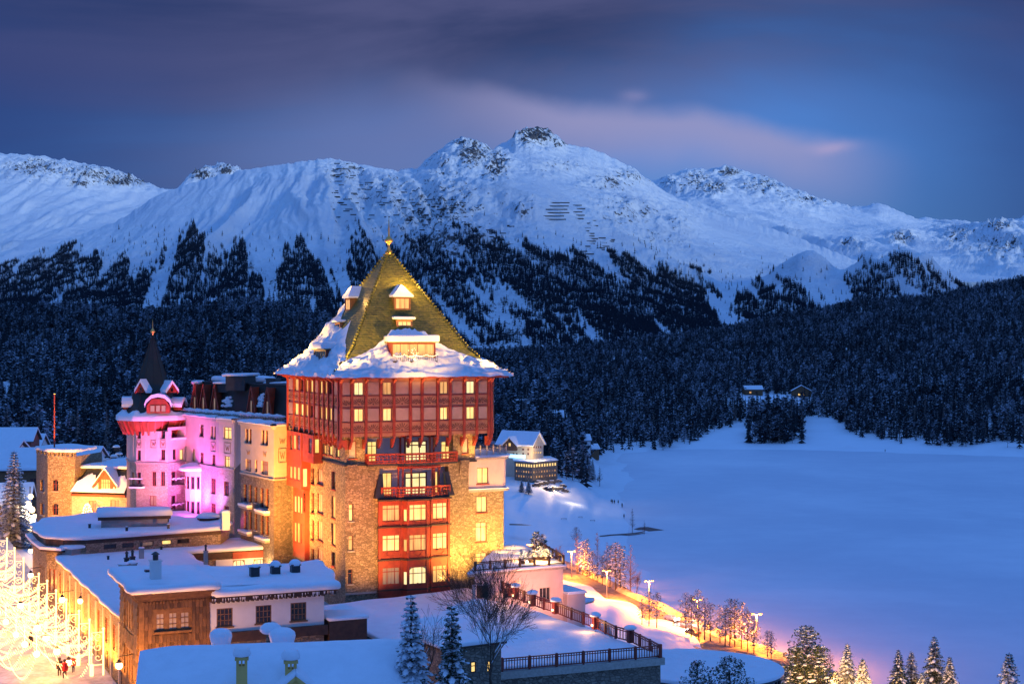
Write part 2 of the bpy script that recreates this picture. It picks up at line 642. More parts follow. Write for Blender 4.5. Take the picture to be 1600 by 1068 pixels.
def tile_mat():
    """glazed green roof tiles in courses"""
    m, t, b = newmat("green glazed tiles")
    p = objco(t)
    v = nd(t, "ShaderNodeTexVoronoi", feature="F1")
    mp = nd(t, "ShaderNodeMapping")
    t.links.new(p, mp.inputs[0]); mp.inputs["Scale"].default_value = (3.4, 3.4, 4.2)
    v.inputs["Scale"].default_value = 1.0
    t.links.new(mp.outputs[0], v.inputs["Vector"])
    sp = nd(t, "ShaderNodeSeparateColor"); t.links.new(v.outputs["Color"], sp.inputs[0])
    r = E(t, sp.outputs[0])
    n = noise(t, p, 0.6, 5, 0.6)
    col = mixc(t, r, (0.065, 0.075, 0.012), (0.17, 0.165, 0.03))
    col = mixc(t, n.sstep(0.5, 0.8)*0.5, col, (0.10, 0.07, 0.02))
    col = mixc(t, noise(t, p, 5, 3, .6).sstep(0.62, 0.75)*0.6, col, (0.35, 0.33, 0.28))
    setc(t, b, col)
    b.inputs["Roughness"].default_value = 0.42
    bump(t, b, r, 0.5, 0.04)
    return m
M["tile"] = tile_mat()

def lit_mat(name, lo, hi, s, fold=7.0):
    """lit room behind net curtains"""
    m, t, b = newmat(name)
    p = objco(t)
    mp = nd(t, "ShaderNodeMapping"); t.links.new(p, mp.inputs[0]); mp.inputs["Scale"].default_value = (fold, fold*0.6, 0.35)
    f = noise(t, mp.outputs[0], 1.0, 3, 0.5)
    n = noise(t, p, 0.8, 3, 0.5)
    col = mixc(t, (f*0.6+n*0.4).sstep(0.3, 0.7), lo, hi)
    b.inputs["Base Color"].default_value = (0.25, 0.2, 0.15, 1)
    t.links.new(col, b.inputs["Emission Color"])
    b.inputs["Emission Strength"].default_value = s
    b.inputs["Roughness"].default_value = 0.15
    m.cycles.emission_sampling = "NONE"
    return m
M["lit"] = lit_mat("lit window curtain", (0.95, 0.50, 0.085), (1.0, 0.78, 0.27), 1.25)
M["litdim"] = lit_mat("dim lit window", (0.55, 0.22, 0.04), (1.0, 0.55, 0.14), 0.95)
M["litbright"] = lit_mat("bright lit window", (1.0, 0.70, 0.22), (1.0, 0.90, 0.50), 1.15)
M["litlow"] = lit_mat("faintly lit curtain", (0.10, 0.05, 0.025), (0.32, 0.19, 0.09), 0.7)

def glass_mat():
    m, t, b = newmat("dark window glass")
    p = objco(t)
    n = noise(t, p, 0.9, 3, 0.5)
    setc(t, b, mixc(t, n.sstep(0.4, 0.65), (0.010, 0.012, 0.018), (0.05, 0.04, 0.04)))
    b.inputs["Roughness"].default_value = 0.06
    b.inputs["Specular IOR Level"].default_value = 0.6
    return m
M["glass"] = glass_mat()
M["curtain"] = simple("drawn pale curtain", (0.42, 0.36, 0.32), 0.8, var=0.15, scale=3, bs=0.1)
M["bulb"] = emit("warm bulbs", (1.0, 0.72, 0.38), 4.0)
M["bulbwhite"] = emit("white light string", (1.0, 0.63, 0.26), 2.7)
M["floodface"] = emit("floodlight face", (1.0, 0.75, 0.35), 12.0)
M["sodium"] = emit("sodium lamp glass", (1.0, 0.50, 0.13), 4.0)
# ------------------------------------------------------------------ the land
# ground profiles: for a compass column (picture x of the photograph's view) a list of (distance, height)
PROF = {
 -500: [(40,42.5),(260,43.4),(400,43),(700,60),(1200,110),(1900,170),(2500,140),(4000,20)],
    0: [(40,42.5),(260,43.2),(400,42),(600,34),(720,33),(900,48),(1400,92),(1900,116),(2400,100),(4000,20)],
  200: [(40,42.5),(260,43.2),(400,42),(600,32),(720,31),(900,44),(1400,86),(1800,108),(2300,95),(4000,20)],
  400: [(40,42.5),(260,43.2),(350,40),(560,26),(760,30),(1000,52),(1400,95),(1700,117),(2200,90),(4000,20)],
  530: [(40,42.5),(200,43.5),(300,36),(500,18),(760,24),(1000,42),(1400,82),(1700,98),(2200,80),(4000,20)],
  620: [(40,42),(180,46),(250,34),(460,9),(700,14),(900,26),(1300,52),(1700,72),(2200,66),(4000,20)],
  700: [(40,42),(180,46),(250,32),(440,6),(640,6),(800,16),(1100,32),(1600,51),(2300,52),(4000,20)],
  770: [(40,41),(180,44),(250,30),(450,5.6),(560,2),(640,10),(690,12.5),(800,17),(1100,32),(1600,49),(2300,52),(4000,20)],
  850: [(40,40),(180,41),(300,24),(455,5.4),(478,5),(500,3),(530,0.8),(600,0.9),(650,8),(690,12.3),(760,15),(1000,28),(1600,50),(2400,54),(4000,20)],
  950: [(40,39),(180,39),(300,21),(418,5.2),(440,5),(462,2.0),(490,0.3),(620,0.4),(760,1.6),(1000,1.6),(1110,2),(1200,6),(1500,30),(2000,66),(2600,60),(4000,20)],
 1010: [(40,38),(165,39),(300,16),(385,5.2),(412,5),(430,2.0),(455,0.2),(640,-0.6),(660,-1.5),(1000,-2),(1090,0.8),(1180,4),(1450,26),(2200,74),(2700,66),(4000,20)],
 1100: [(40,37),(160,37),(250,19),(345,5.2),(378,5),(395,2.0),(412,-0.8),(450,-2.5),(1040,-2.5),(1085,1),(1200,10),(1400,27),(2400,86),(2900,80),(4000,20)],
 1230: [(40,30),(200,24),(310,5.2),(345,5),(356,2.0),(366,-1),(420,-3),(1030,-3),(1078,1),(1200,11),(1350,25),(2600,112),(3000,110),(4000,20)],
 1350: [(40,26),(200,14),(275,5),(310,4.4),(322,1.5),(334,-1.5),(420,-3),(1010,-3),(1062,1),(1180,9),(1350,24),(2700,146),(3200,150),(4000,20)],
 1450: [(40,24),(200,12),(270,5),(300,4),(318,1.5),(330,-1.5),(420,-3),(990,-3),(1036,0.8),(1090,5),(1350,24),(2800,150),(3200,160),(4000,20)],
 1600: [(40,24),(200,12),(265,5),(300,4),(316,1.5),(328,-1.5),(420,-3),(960,-3),(1010,0.8),(1060,6),(1350,36),(2800,188),(3200,190),(4000,20)],
 2100: [(40,24),(200,12),(265,5),(300,4),(316,1.5),(328,-1.5),(420,-3),(900,-3),(950,0.8),(1000,8),(1350,60),(2800,270),(3200,300),(4000,20)],
}
PK = sorted(PROF)
DG = np.concatenate([np.arange(40, 520, 3.0), np.arange(520, 1300, 8.0), np.arange(1300, 4001, 20.0)])
PT = []
for k_ in PK:
    d_, z_ = zip(*PROF[k_])
    zz = np.interp(DG, d_, z_)
    PT.append(zz)
PT = np.array(PT)
# soften the knots along the distance, more when far
for it in range(6):
    PT[:, 1:-1] = 0.25*PT[:, :-2] + 0.5*PT[:, 1:-1] + 0.25*PT[:, 2:]

def ground(px, D):
    px = np.asarray(px, float); D = np.asarray(D, float)
    pk = np.array(PK, float)
    px_in = px
    px = px + (26*fbm(D/85.0+1.7, px/55.0, 3) + 9*fbm(D/22.0, px/20.0, 2))*sstep(D, 470, 540)*(1-sstep(D, 1080, 1250))
    j = np.clip(np.searchsorted(pk, px)-1, 0, len(pk)-2)
    t = np.clip((px-pk[j])/(pk[j+1]-pk[j]), 0, 1)
    t = t*t*(3-2*t)*0.5 + t*0.5
    di = np.interp(D, DG, np.arange(len(DG)))
    i0 = np.clip(di.astype(int), 0, len(DG)-2); fr = di-i0
    a = PT[j, i0]*(1-fr)+PT[j, i0+1]*fr
    b = PT[j+1, i0]*(1-fr)+PT[j+1, i0+1]*fr
    z = a*(1-t)+b*t
    x = (px_in-800)/F*D
    amp = np.where(D < 250, 0.0, np.clip((D-250)/2500, 0, 1)*14 + 0.25)
    # keep the lake plain below the ice
    land = sstep(z, -0.5, 3.0)
    z = z + amp*land*fbm(x/190, D/190, 4)*np.clip((z+0.5)/12, 0.12, 1)
    z = z + 0.5*fbm(x/28+5, D/28, 3)*sstep(z, -0.6, 1.0)*np.clip((D-250)/200, 0, 1)
    return z

def ground_xy(x, y):
    return float(ground(np.array([x/y*F+800]), np.array([y]))[0])

pxs = np.linspace(-420, 2050, 500)
PXg, DDg = np.meshgrid(pxs, DG)
Zg = ground(PXg, DDg)
Xg = (PXg-800)/F*DDg
grid_mesh("hillside", Xg, DDg, Zg, M["snowland"], kind="structure")

# the frozen lake
lx = np.linspace(-900, 1500, 40); ly = np.linspace(240, 1500, 40)
LX, LY = np.meshgrid(lx, ly)
grid_mesh("lake", LX, LY, np.zeros_like(LX), M["lake"], kind="structure")

# ---- the mountains
def curve(pts):
    x, y = zip(*pts)
    return lambda q: np.interp(q, x, y)

SKY_MAIN = curve([(-700,560),(-300,470),(0,412),(60,392),(100,376),(180,347),(250,303),(300,286),(340,274),(400,262),(460,254),(510,247),(560,257),(620,268),
   (652,262),(680,240),(705,222),(722,216),(752,222),(770,236),(782,226),(800,218),(806,206),(822,200),(838,202),(856,205),(872,214),(884,226),(915,230),(940,238),(965,250),(990,264),(1040,300),
   (1100,330),(1200,354),(1300,392),(1400,430),(1500,458),(1600,475),(2300,560)])
SKY_BACK = curve([(-700,200),(-200,232),(0,240),(60,243),(120,254),(160,262),(190,270),(230,288),(255,296),(275,296),(292,280),(312,266),(345,257),(372,264),(420,300),(700,340),(900,330),(980,290),(1030,281),
   (1060,268),(1080,263),(1100,266),(1130,262),(1160,268),(1200,277),(1240,297),(1290,314),(1330,322),(1345,324),(1375,317),(1400,328),(1430,341),(1500,344),(1550,352),(1600,338),(1800,310),(2300,280)])

def massif(name, skyline, D0, z0, D1, D2, zb, npx, nd_, jag, spur, prof_pow, rock_spots, px0=-450, px1=2000, bumps=()):
    p = np.linspace(px0, px1, npx)
    t1 = np.linspace(0, 1, nd_) ** 0.85
    tb = np.linspace(0, 1, 26)[1:]
    PX, T = np.meshgrid(p, t1)
    wob = 420*pnoise(p/260.0, p*0+2.7)
    Dr = D1 + wob
    sky_y = skyline(p)
    kk = np.exp(-(np.arange(-60, 61)*(p[1]-p[0])/48.0)**2); kk /= kk.sum()
    soft_y = np.convolve(np.pad(sky_y, 60, mode="edge"), kk, mode="valid")
    Zr = CAMZ + (HOR-sky_y)/F*Dr
    Zs = CAMZ + (HOR-soft_y)/F*Dr
    jg = jag*fbm(p/16.0, p*0+1.1, 4, 0.6)*(0.35+np.abs(pnoise(p/140.0, p*0+8.2)))
    D = D0 + (Dr-D0)[None, :]*T
    Ze = Zs[None, :] + (Zr-Zs)[None, :]*sstep(T, 0.80, 1.0)
    Z = z0 + (Ze-z0)*(0.55*T**prof_pow + 0.45*T)
    Z = Z + jg[None, :]*sstep(T, 0.88, 1.0)
    X = (PX-800)/F*D
    env = np.sin(np.pi*np.clip(T, 0, 1))**0.8
    # gullies that run down the slope, leaning with the range
    lean = np.interp(PX, [0, 300, 520, 700, 1200], [-0.9, -0.2, 0.4, 1.5, 1.2])
    warp = 160*fbm(X/500.0+7, D/800.0, 3)
    gx = (X + lean*(D-D0)*0.42) + warp
    g = fbm(gx/420.0, D/2100.0, 5, 0.5, ridged=True)
    am = 0.45+0.9*sstep(fbm(X/1100.0-3, D/1500.0, 2), -0.25, 0.35)
    Z = Z + spur*env*am*(g-0.15)
    pyq = HOR-(Z-CAMZ)/D*F
    rough = np.zeros_like(Z)
    for (cx, cy, rx, ry, s) in rock_spots:
        rough = np.maximum(rough, min(1, s*1.3)*np.exp(-(((PX-cx)/rx/1.5)**2+((pyq-cy)/ry/1.5)**2)))
    Z = Z + spur*0.9*env*(0.55+0.45*rough)*fbm(X/800.0, D/800.0, 6, 0.52) + spur*0.42*rough*env*sstep(T, 0.35, 0.8)*fbm(X/150.0, D/260.0, 4, 0.55, ridged=True)
    # crags where rock stands out of the snow
    py0 = HOR-(Z-CAMZ)/D*F
    crag = np.zeros_like(Z)
    for (cx, cy, rx, ry, s) in rock_spots:
        crag = np.maximum(crag, s*np.exp(-(((PX-cx)/rx/1.2)**2+((py0-cy)/ry/1.2)**2)))
    Z = Z + crag*spur*0.9*(fbm(X/95.0, D/95.0+3, 5, 0.6, ridged=True)-0.25)*np.where(T > 0.97, 0.45, 1)
    for (bx, bD, bw, bd, bh) in bumps:
        Z = Z + bh*np.exp(-((PX-bx)/bw)**2 - ((D-bD)/bd)**2)*(1+0.25*fbm(X/120.0, D/120.0, 3))
    # far side
    Db = Dr[None, :] + (D2-D1)*tb[:, None]
    Zb = (Zr+jg)[None, :]*(1-tb[:, None]) + zb*tb[:, None]
    PXb = np.repeat(p[None, :], len(tb), 0)
    PXa = np.vstack([PX, PXb]); Da = np.vstack([D, Db]); Za = np.vstack([Z, Zb])
    Xa = (PXa-800)/F*Da
    py = HOR - (Za-CAMZ)/Da*F
    rock = np.zeros_like(Za)
    for (cx, cy, rx, ry, s) in rock_spots:
        rock = np.maximum(rock, s*np.exp(-(((PXa-cx)/rx)**2+((py-cy)/ry)**2)))
    # steepness brings rock out too
    gz = np.abs(np.gradient(Za, axis=0)/np.maximum(1, np.gradient(Da, axis=0)))
    gx_ = np.abs(np.gradient(Za, axis=1)/np.maximum(1, np.gradient(Xa, axis=1)))
    hi = sstep(Za, 260, 620)
    rg = np.vstack([rough, np.ones((len(tb), len(p)))])
    rock = np.maximum(rock, (0.34+0.26*hi)*(0.25+0.75*rg)*sstep(np.hypot(gz, gx_), 0.50, 1.05))
    grid_mesh(name, Xa, Da, Za, M["mountain"], {"rock": rock}, kind="structure")
    return p, D, Z, X

ROCK_MAIN = [(838,210,44,20,0.98),(875,224,18,10,0.7),(742,240,36,30,0.80),(775,258,24,24,0.85),(722,222,20,10,0.7),(700,262,40,30,0.5),(955,285,40,16,0.62),(985,275,36,14,0.6),
   (880,262,60,12,0.45),(540,265,40,22,0.5),(600,300,70,40,0.5),(680,330,90,45,0.66),(690,375,120,35,0.70),(700,300,60,30,0.52),(815,330,20,18,0.6),(985,330,60,30,0.52),(1020,370,50,25,0.48),(1060,350,30,30,0.4),
   (755,485,36,26,0.58),(790,470,40,20,0.5),(830,485,30,16,0.55),(700,450,60,50,0.6),(810,520,50,22,0.62),(880,500,60,40,0.42),(160,440,260,50,0.42),(450,440,160,40,0.4),(980,430,120,40,0.5)]
ROCK_BACK = [(60,262,70,18,0.62),(140,272,60,16,0.68),(190,283,45,9,0.95),(130,287,26,6,0.7),(315,272,22,12,0.95),(352,265,24,10,0.85),(1140,268,26,8,0.9),(1085,280,30,20,0.66),(1115,292,34,14,0.72),
   (1050,285,24,14,0.6),(1190,290,50,18,0.62),(1260,310,60,16,0.5),(1410,372,24,9,0.85),(1330,380,26,8,0.6),(1500,368,40,16,0.6),(1560,352,30,8,0.8),(1570,385,60,22,0.6)]
mt_p, mt_D, mt_Z, mt_X = massif("mountain", SKY_MAIN, 3100, 20, 6800, 9200, 200, 1300, 280, 22, 78, 1.5, ROCK_MAIN,
    bumps=((1420, 4300, 110, 420, 175), (1258, 4600, 62, 420, 120)))
massif("mountain", SKY_BACK, 6200, 330, 9800, 12500, 300, 900, 150, 40, 110, 1.5, ROCK_BACK)

# unseen western ridge behind the viewer, added to shade the lower slopes from the sun
bx = np.linspace(-6000, 15000, 80); by = np.linspace(-1200, -6200, 24)
BX, BY = np.meshgrid(bx, by)
BZ = 60 + (1180+430*(1-sstep(BX, 4600, 7300))+170*fbm(BX/1500, BX*0+4.0, 4))*np.sin(np.pi*np.clip((-1200-BY)/5000, 0, 1))**1.2 + 90*fbm(BX/600, BY/600, 4)
grid_mesh("mountain", BX, BY, BZ, M["mountain"], {"rock": np.zeros_like(BX)}, kind="structure")

# ---- forest
def far_tree(h, r, tiers, br, seed, droop=0.32, gap=0.10):
    rd = random.Random(seed)
    mb = MB()
    mb.tube([(0, 0, -0.5), (0, 0, h*0.9)], [r*0.09, 0.03], 3, 1, cap=False)
    for i in range(tiers):
        f = i/(tiers-1)
        z = h*(gap + (0.99-gap)*f**0.92)
        rr = r*(1-f)**0.85*rd.uniform(0.78, 1.12) + 0.10
        hh = h*(1-gap)/tiers
        a0 = rd.uniform(0, 6.28)
        n = br if f < 0.7 else max(4, br-2)
        for k in range(n):
            a = a0 + 6.283*k/n + rd.uniform(-.25, .25)
            q = rr*rd.uniform(0.6, 1.18)
            w = 6.283/n*0.62
            tip = (q*math.cos(a), q*math.sin(a), z-q*droop*rd.uniform(0.6, 1.4))
            l = (q*.45*math.cos(a-w), q*.45*math.sin(a-w), z-q*droop*.35)
            rgt = (q*.45*math.cos(a+w), q*.45*math.sin(a+w), z-q*droop*.35)
            top = (0, 0, z+hh*0.9)
            mb.add((top, l, tip, rgt), ((0, 1, 2), (0, 2, 3)))
    return mb

def pine_far(h, r, seed):
    rd = random.Random(seed)
    mb = MB()
    mb.tube([(0, 0, -0.5), (0, 0, h*0.85)], [r*0.08, 0.05], 3, 1, cap=False)
    for i in range(34):
        f = rd.random()**0.8
        z = h*(0.28+0.7*f)
        rr = r*math.sin(math.pi*(0.22+0.74*f))**0.8*rd.uniform(0.3, 1)
        a = rd.uniform(0, 6.28)
        c = Vector((rr*math.cos(a), rr*math.sin(a), z))
        s = r*rd.uniform(.28, .5)
        for j in range(2):
            u = Vector((rd.gauss(0, 1), rd.gauss(0, 1), rd.gauss(0, .4))).normalized()*s
            w = u.cross(Vector((rd.gauss(0, .5), rd.gauss(0, .5), 1))).normalized()*s*0.7
            mb.add((c-u, c-w*0.9, c+u, c+w), ((0, 1, 2, 3),))
    return mb

FT = [far_tree(17, 3.2, 8, 7, 1).mesh("fir_tree", [M["farneedle"], M["bark"]]),
      far_tree(21, 3.4, 9, 7, 2).mesh("fir_tree", [M["farneedle"], M["bark"]]),
      far_tree(14, 3.3, 7, 6, 3).mesh("fir_tree", [M["farneedle"], M["bark"]]),
      pine_far(16, 3.6, 4).mesh("pine_tree", [M["farneedle"], M["bark"]]),
      pine_far(19, 3.9, 5).mesh("pine_tree", [M["farneedle"], M["bark"]]),
      far_tree(13, 3.9, 6, 6, 6, droop=0.2).mesh("fir_tree", [M["farneedle"], M["bark"]]),
      far_tree(19, 1.9, 11, 4, 7, droop=0.1, gap=0.2).mesh("larch_tree", [M["twig"], M["bark"]])]
MTT = [far_tree(15, 3.4, 5, 5, 11).mesh("fir_tree", [M["mtneedle"], M["bark"]]),
       far_tree(19, 4.0, 5, 5, 12).mesh("fir_tree", [M["mtneedle"], M["bark"]]),
       far_tree(12, 3.6, 4, 5, 13).mesh("fir_tree", [M["mtneedle"], M["bark"]])]

def scatter(name, pts, scl, kinds, protos, **tags):
    """one object: points that geometry nodes turn into trees (a wood nobody could count)"""
    pc = bpy.data.collections.new(name+" kinds")
    for i, me in enumerate(protos):
        o = bpy.data.objects.new("%02d" % i, me)
        pc.objects.link(o)
    me = bpy.data.meshes.new(name)
    me.vertices.add(len(pts)); me.vertices.foreach_set("co", np.asarray(pts, np.float32).ravel())
    for an, tp, v in (("tscale", "FLOAT", scl), ("trot", "FLOAT", rng.uniform(0, 6.28, len(pts))), ("tkind", "INT", kinds)):
        a = me.attributes.new(an, tp, "POINT")
        a.data.foreach_set("value", np.asarray(v, np.float32 if tp == "FLOAT" else np.int32))
    o = bpy.data.objects.new(name, me)
    COL.objects.link(o)
    g = bpy.data.node_groups.new(name, "GeometryNodeTree")
    g.interface.new_socket("Geometry", in_out="INPUT", socket_type="NodeSocketGeometry")
    g.interface.new_socket("Geometry", in_out="OUTPUT", socket_type="NodeSocketGeometry")
    gi = g.nodes.new("NodeGroupInput"); go = g.nodes.new("NodeGroupOutput")
    ip = g.nodes.new("GeometryNodeInstanceOnPoints")
    ci = g.nodes.new("GeometryNodeCollectionInfo")
    ci.inputs["Collection"].default_value = pc
    ci.inputs["Separate Children"].default_value = True
    ci.inputs["Reset Children"].default_value = True
    def na(nm, tp):
        n = g.nodes.new("GeometryNodeInputNamedAttribute"); n.data_type = tp
        n.inputs["Name"].default_value = nm
        return n.outputs["Attribute"]
    cb = g.nodes.new("ShaderNodeCombineXYZ")
    g.links.new(na("trot", "FLOAT"), cb.inputs[2])
    g.links.new(gi.outputs[0], ip.inputs["Points"])
    g.links.new(ci.outputs[0], ip.inputs["Instance"])
    ip.inputs["Pick Instance"].default_value = True
    g.links.new(na("tkind", "INT"), ip.inputs["Instance Index"])
    g.links.new(cb.outputs[0], ip.inputs["Rotation"])
    g.links.new(na("tscale", "FLOAT"), ip.inputs["Scale"])
    g.links.new(ip.outputs[0], go.inputs[0])
    md = o.modifiers.new("trees", "NODES")
    md.node_group = g
    tag(o, kind="stuff", **tags)
    return o

# woods on the near hills
def wood_density(px, D, z):
    py = HOR-(z-CAMZ)/D*F
    d = np.ones_like(px)
    d *= (z > 2.0)
    # shore line of the wood, as a distance per column
    edge = np.interp(px, [-400, 0, 190, 500, 700, 770, 850, 900, 940, 980, 1040, 1090, 1130, 1160, 1300, 1330, 1400, 1480, 1600, 2100],
                         [500, 520, 560, 700, 720, 735, 745, 830, 1000, 1085, 1110, 1130, 1180, 1230, 1235, 1150, 1085, 1060, 1030, 955])
    edge = edge + 35*fbm(px/45.0, px*0+3.3, 3)
    d *= sstep(D, edge-15, edge+25)
    # clearing with the farm beside the big clump
    d *= 1 - np.exp(-((px-1205)/62)**4 - ((D-1345)/75)**4)*1.3
    # little glades on the left hill
    gl = fbm((px)/60.0+3, D/260.0, 3)
    d *= np.where((px < 620) & (gl > 0.38), 0.15, 1.0)
    return np.clip(d, 0, 1)

N = 210000
pp = rng.uniform(-330, 1950, N)
dd = np.sqrt(rng.uniform(480**2, 3050**2, N))
gz = ground(pp, dd)
# keep those in front of or just behind the crest only
keep = rng.uniform(0, 1, N) < wood_density(pp, dd, gz)*np.interp(dd, [600, 1200, 2000, 3000], [1.0, 0.95, 0.72, 0.6])
pp, dd, gz = pp[keep], dd[keep], gz[keep]
# drop what lies behind the crest (never seen)
prof_px = np.linspace(-340, 1960, 300)
crest = np.array([np.min(HOR-(ground(np.full(200, q), np.linspace(600, 3050, 200))+6-CAMZ)/np.linspace(600, 3050, 200)*F) for q in prof_px])
crD = np.array([np.linspace(600, 3050, 200)[np.argmin(HOR-(ground(np.full(200, q), np.linspace(600, 3050, 200))-CAMZ)/np.linspace(600, 3050, 200)*F)] for q in prof_px])
keep = dd < np.interp(pp, prof_px, crD)+160
pp, dd, gz = pp[keep], dd[keep], gz[keep]
xx = (pp-800)/F*dd
# the clump by the far shore
cn = 420
cpx = np.clip(rng.normal(1211, 26, cn), 1170, 1253); cD = rng.uniform(1095, 1260, cn)
e1p = rng.uniform(846, 918, 150); e1d = rng.uniform(722, 880, 150)
e2p = rng.uniform(905, 1085, 60); e2d = np.interp(e2p, [905, 960, 1085], [900, 1060, 1110])+rng.normal(0, 14, 60)
cpx = np.concatenate([cpx, e1p, e2p]); cD = np.concatenate([cD, e1d, e2d]); cn = len(cpx)
cz = ground(cpx, cD)
pp = np.concatenate([pp, cpx]); dd = np.concatenate([dd, cD]); gz = np.concatenate([gz, cz]); xx = np.concatenate([xx, (cpx-800)/F*cD])
ts = (0.42+0.62*rng.beta(2, 2, len(pp)))*(1+0.25*pnoise(xx/90, dd/90))*np.where(rng.uniform(0, 1, len(pp)) < 0.12, 0.6, 1)
tk = rng.choice(7, len(pp), p=[.20, .13, .17, .19, .15, .10, .06])
# the ones that show largest are trees of their own (only columns the picture shows, not behind the hotel)
pyb = HOR-(gz-CAMZ)/dd*F
vis = (pp > 770) & (pp < 1600) & (pyb < 735)
vis |= (pp > 0) & (pp < 190) & (pyb < 735)
order = np.argsort(np.where(vis, dd/ts, 1e9))[:290]
indiv = np.zeros(len(pp), bool); indiv[order] = True
for i in order:
    o = bpy.data.objects.new("pine_tree" if tk[i] in (3, 4) else ("larch_tree" if tk[i] == 6 else "fir_tree"), FT[tk[i]])
    COL.objects.link(o)
    o.location = (xx[i], dd[i], gz[i]-0.3); o.scale = (ts[i],)*3
    o.rotation_euler = (0, 0, rng.uniform(0, 6.28))
    if tk[i] == 6:
        tag(o, "thin bare frosted larch at the edge of the dark lakeside wood", "tree", "larches at the edge of the lakeside wood")
    elif tk[i] in (3, 4):
        tag(o, "frosted round crowned pine in the dark wood that climbs from the lake shore", "tree", "pine trees at the edge of the lakeside wood")
    else:
        tag(o, "frosted pointed fir in the dark wood that climbs from the lake shore", "tree", "fir trees at the edge of the lakeside wood")
rest = ~indiv
scatter("forest", np.stack([xx, dd, gz-0.3], 1)[rest], ts[rest], tk[rest], FT,
        label="dense snow dusted conifer forest on the hills behind the lake", cat="forest")
NFOREST = int(rest.sum())

# woods in stripes between the avalanche gullies of the mountain
def mt_height(px, D):
    # look the height up in the mountain grid
    j = np.interp(px, mt_p, np.arange(len(mt_p)))
    j0 = np.clip(j.astype(int), 0, len(mt_p)-2)
    col = mt_D[:, j0]
    i = (D[None, :] > col).sum(0)-1
    i = np.clip(i, 0, mt_D.shape[0]-2)
    c = np.arange(len(px))
    d0 = mt_D[i, j0]; d1 = mt_D[i+1, j0]
    t = np.clip((D-d0)/np.maximum(1e-6, d1-d0), 0, 1)
    tj = j-j0
    za = mt_Z[i, j0]*(1-t)+mt_Z[i+1, j0]*t
    zb = mt_Z[i, j0+1]*(1-t)+mt_Z[i+1, j0+1]*t
    return za*(1-tj)+zb*tj

N = 260000
mp_ = rng.uniform(-250, 1850, N); mD = rng.uniform(3350, 6300, N)
mz = mt_height(mp_, mD)
mpy = HOR-(mz-CAMZ)/mD*F
tl = np.interp(mp_, [-300, 0, 60, 100, 180, 250, 330, 400, 520, 590, 640, 700, 760, 800, 900, 1000, 1060, 1120, 1180, 1240, 1262, 1300, 1360, 1420, 1500, 1560, 1700],
                    [440, 412, 408, 405, 396, 380, 374, 374, 386, 398, 372, 362, 372, 388, 392, 398, 408, 425, 440, 430, 412, 440, 415, 398, 425, 445, 430])
lean = np.interp(mp_, [0, 200, 330, 520, 640, 760, 1200], [-0.75, -0.6, -0.1, 0.30, 0.75, 0.95, 0.8])
sx_ = mp_ - lean*(mpy-450)
stripe = 1.5*fbm(sx_/40.0, mpy/240.0, 3, 0.5)
fine = fbm(mp_/9.0, mpy/9.0, 2)
depth = (mpy-tl)
thr = np.interp(depth, [-30, -8, 5, 40, 90, 160], [0.75, 0.42, 0.10, -0.09, -0.16, -0.10])
# broad solid woods and open faces, read off the view
solid = np.zeros(N)
for (cx, cy, rx, ry, s) in ((720,415,110,34,.35),(900,455,90,50,.30),(1010,480,80,45,.42),(1060,470,60,40,.25),(30,450,80,30,.5),(640,470,40,60,.35),(180,450,40,30,.25),(1420,425,70,26,.5),(1200,480,60,20,.5),(860,430,60,30,.25),
                            (760,500,70,40,-.35),(420,480,200,14,-.05),(1130,470,26,40,-.45),(240,450,16,45,-.35),(280,440,12,45,-.3),(1290,440,30,30,-.5),(1080,510,40,14,.2)):
    solid += s*np.exp(-((mp_-cx)/rx)**2-((mpy-cy)/ry)**2)
score = stripe + solid + 0.32*fine
pr = sstep(score, thr-0.03, thr+0.10)
pr = np.maximum(pr, 0.012*sstep(depth, -45, 0))
keep = (rng.uniform(0, 1, N) < pr) & (mpy < 580) & (depth > -48)
mp_, mD, mz = mp_[keep], mD[keep], mz[keep]
scatter("forest", np.stack([(mp_-800)/F*mD, mD, mz-0.5], 1), rng.uniform(0.55, 1.25, len(mp_))*1.08, rng.integers(0, 3, len(mp_)), MTT,
        label="dark conifer woods in stripes between snow gullies on the mountainside", cat="forest")
print("TREES", NFOREST, len(mp_))
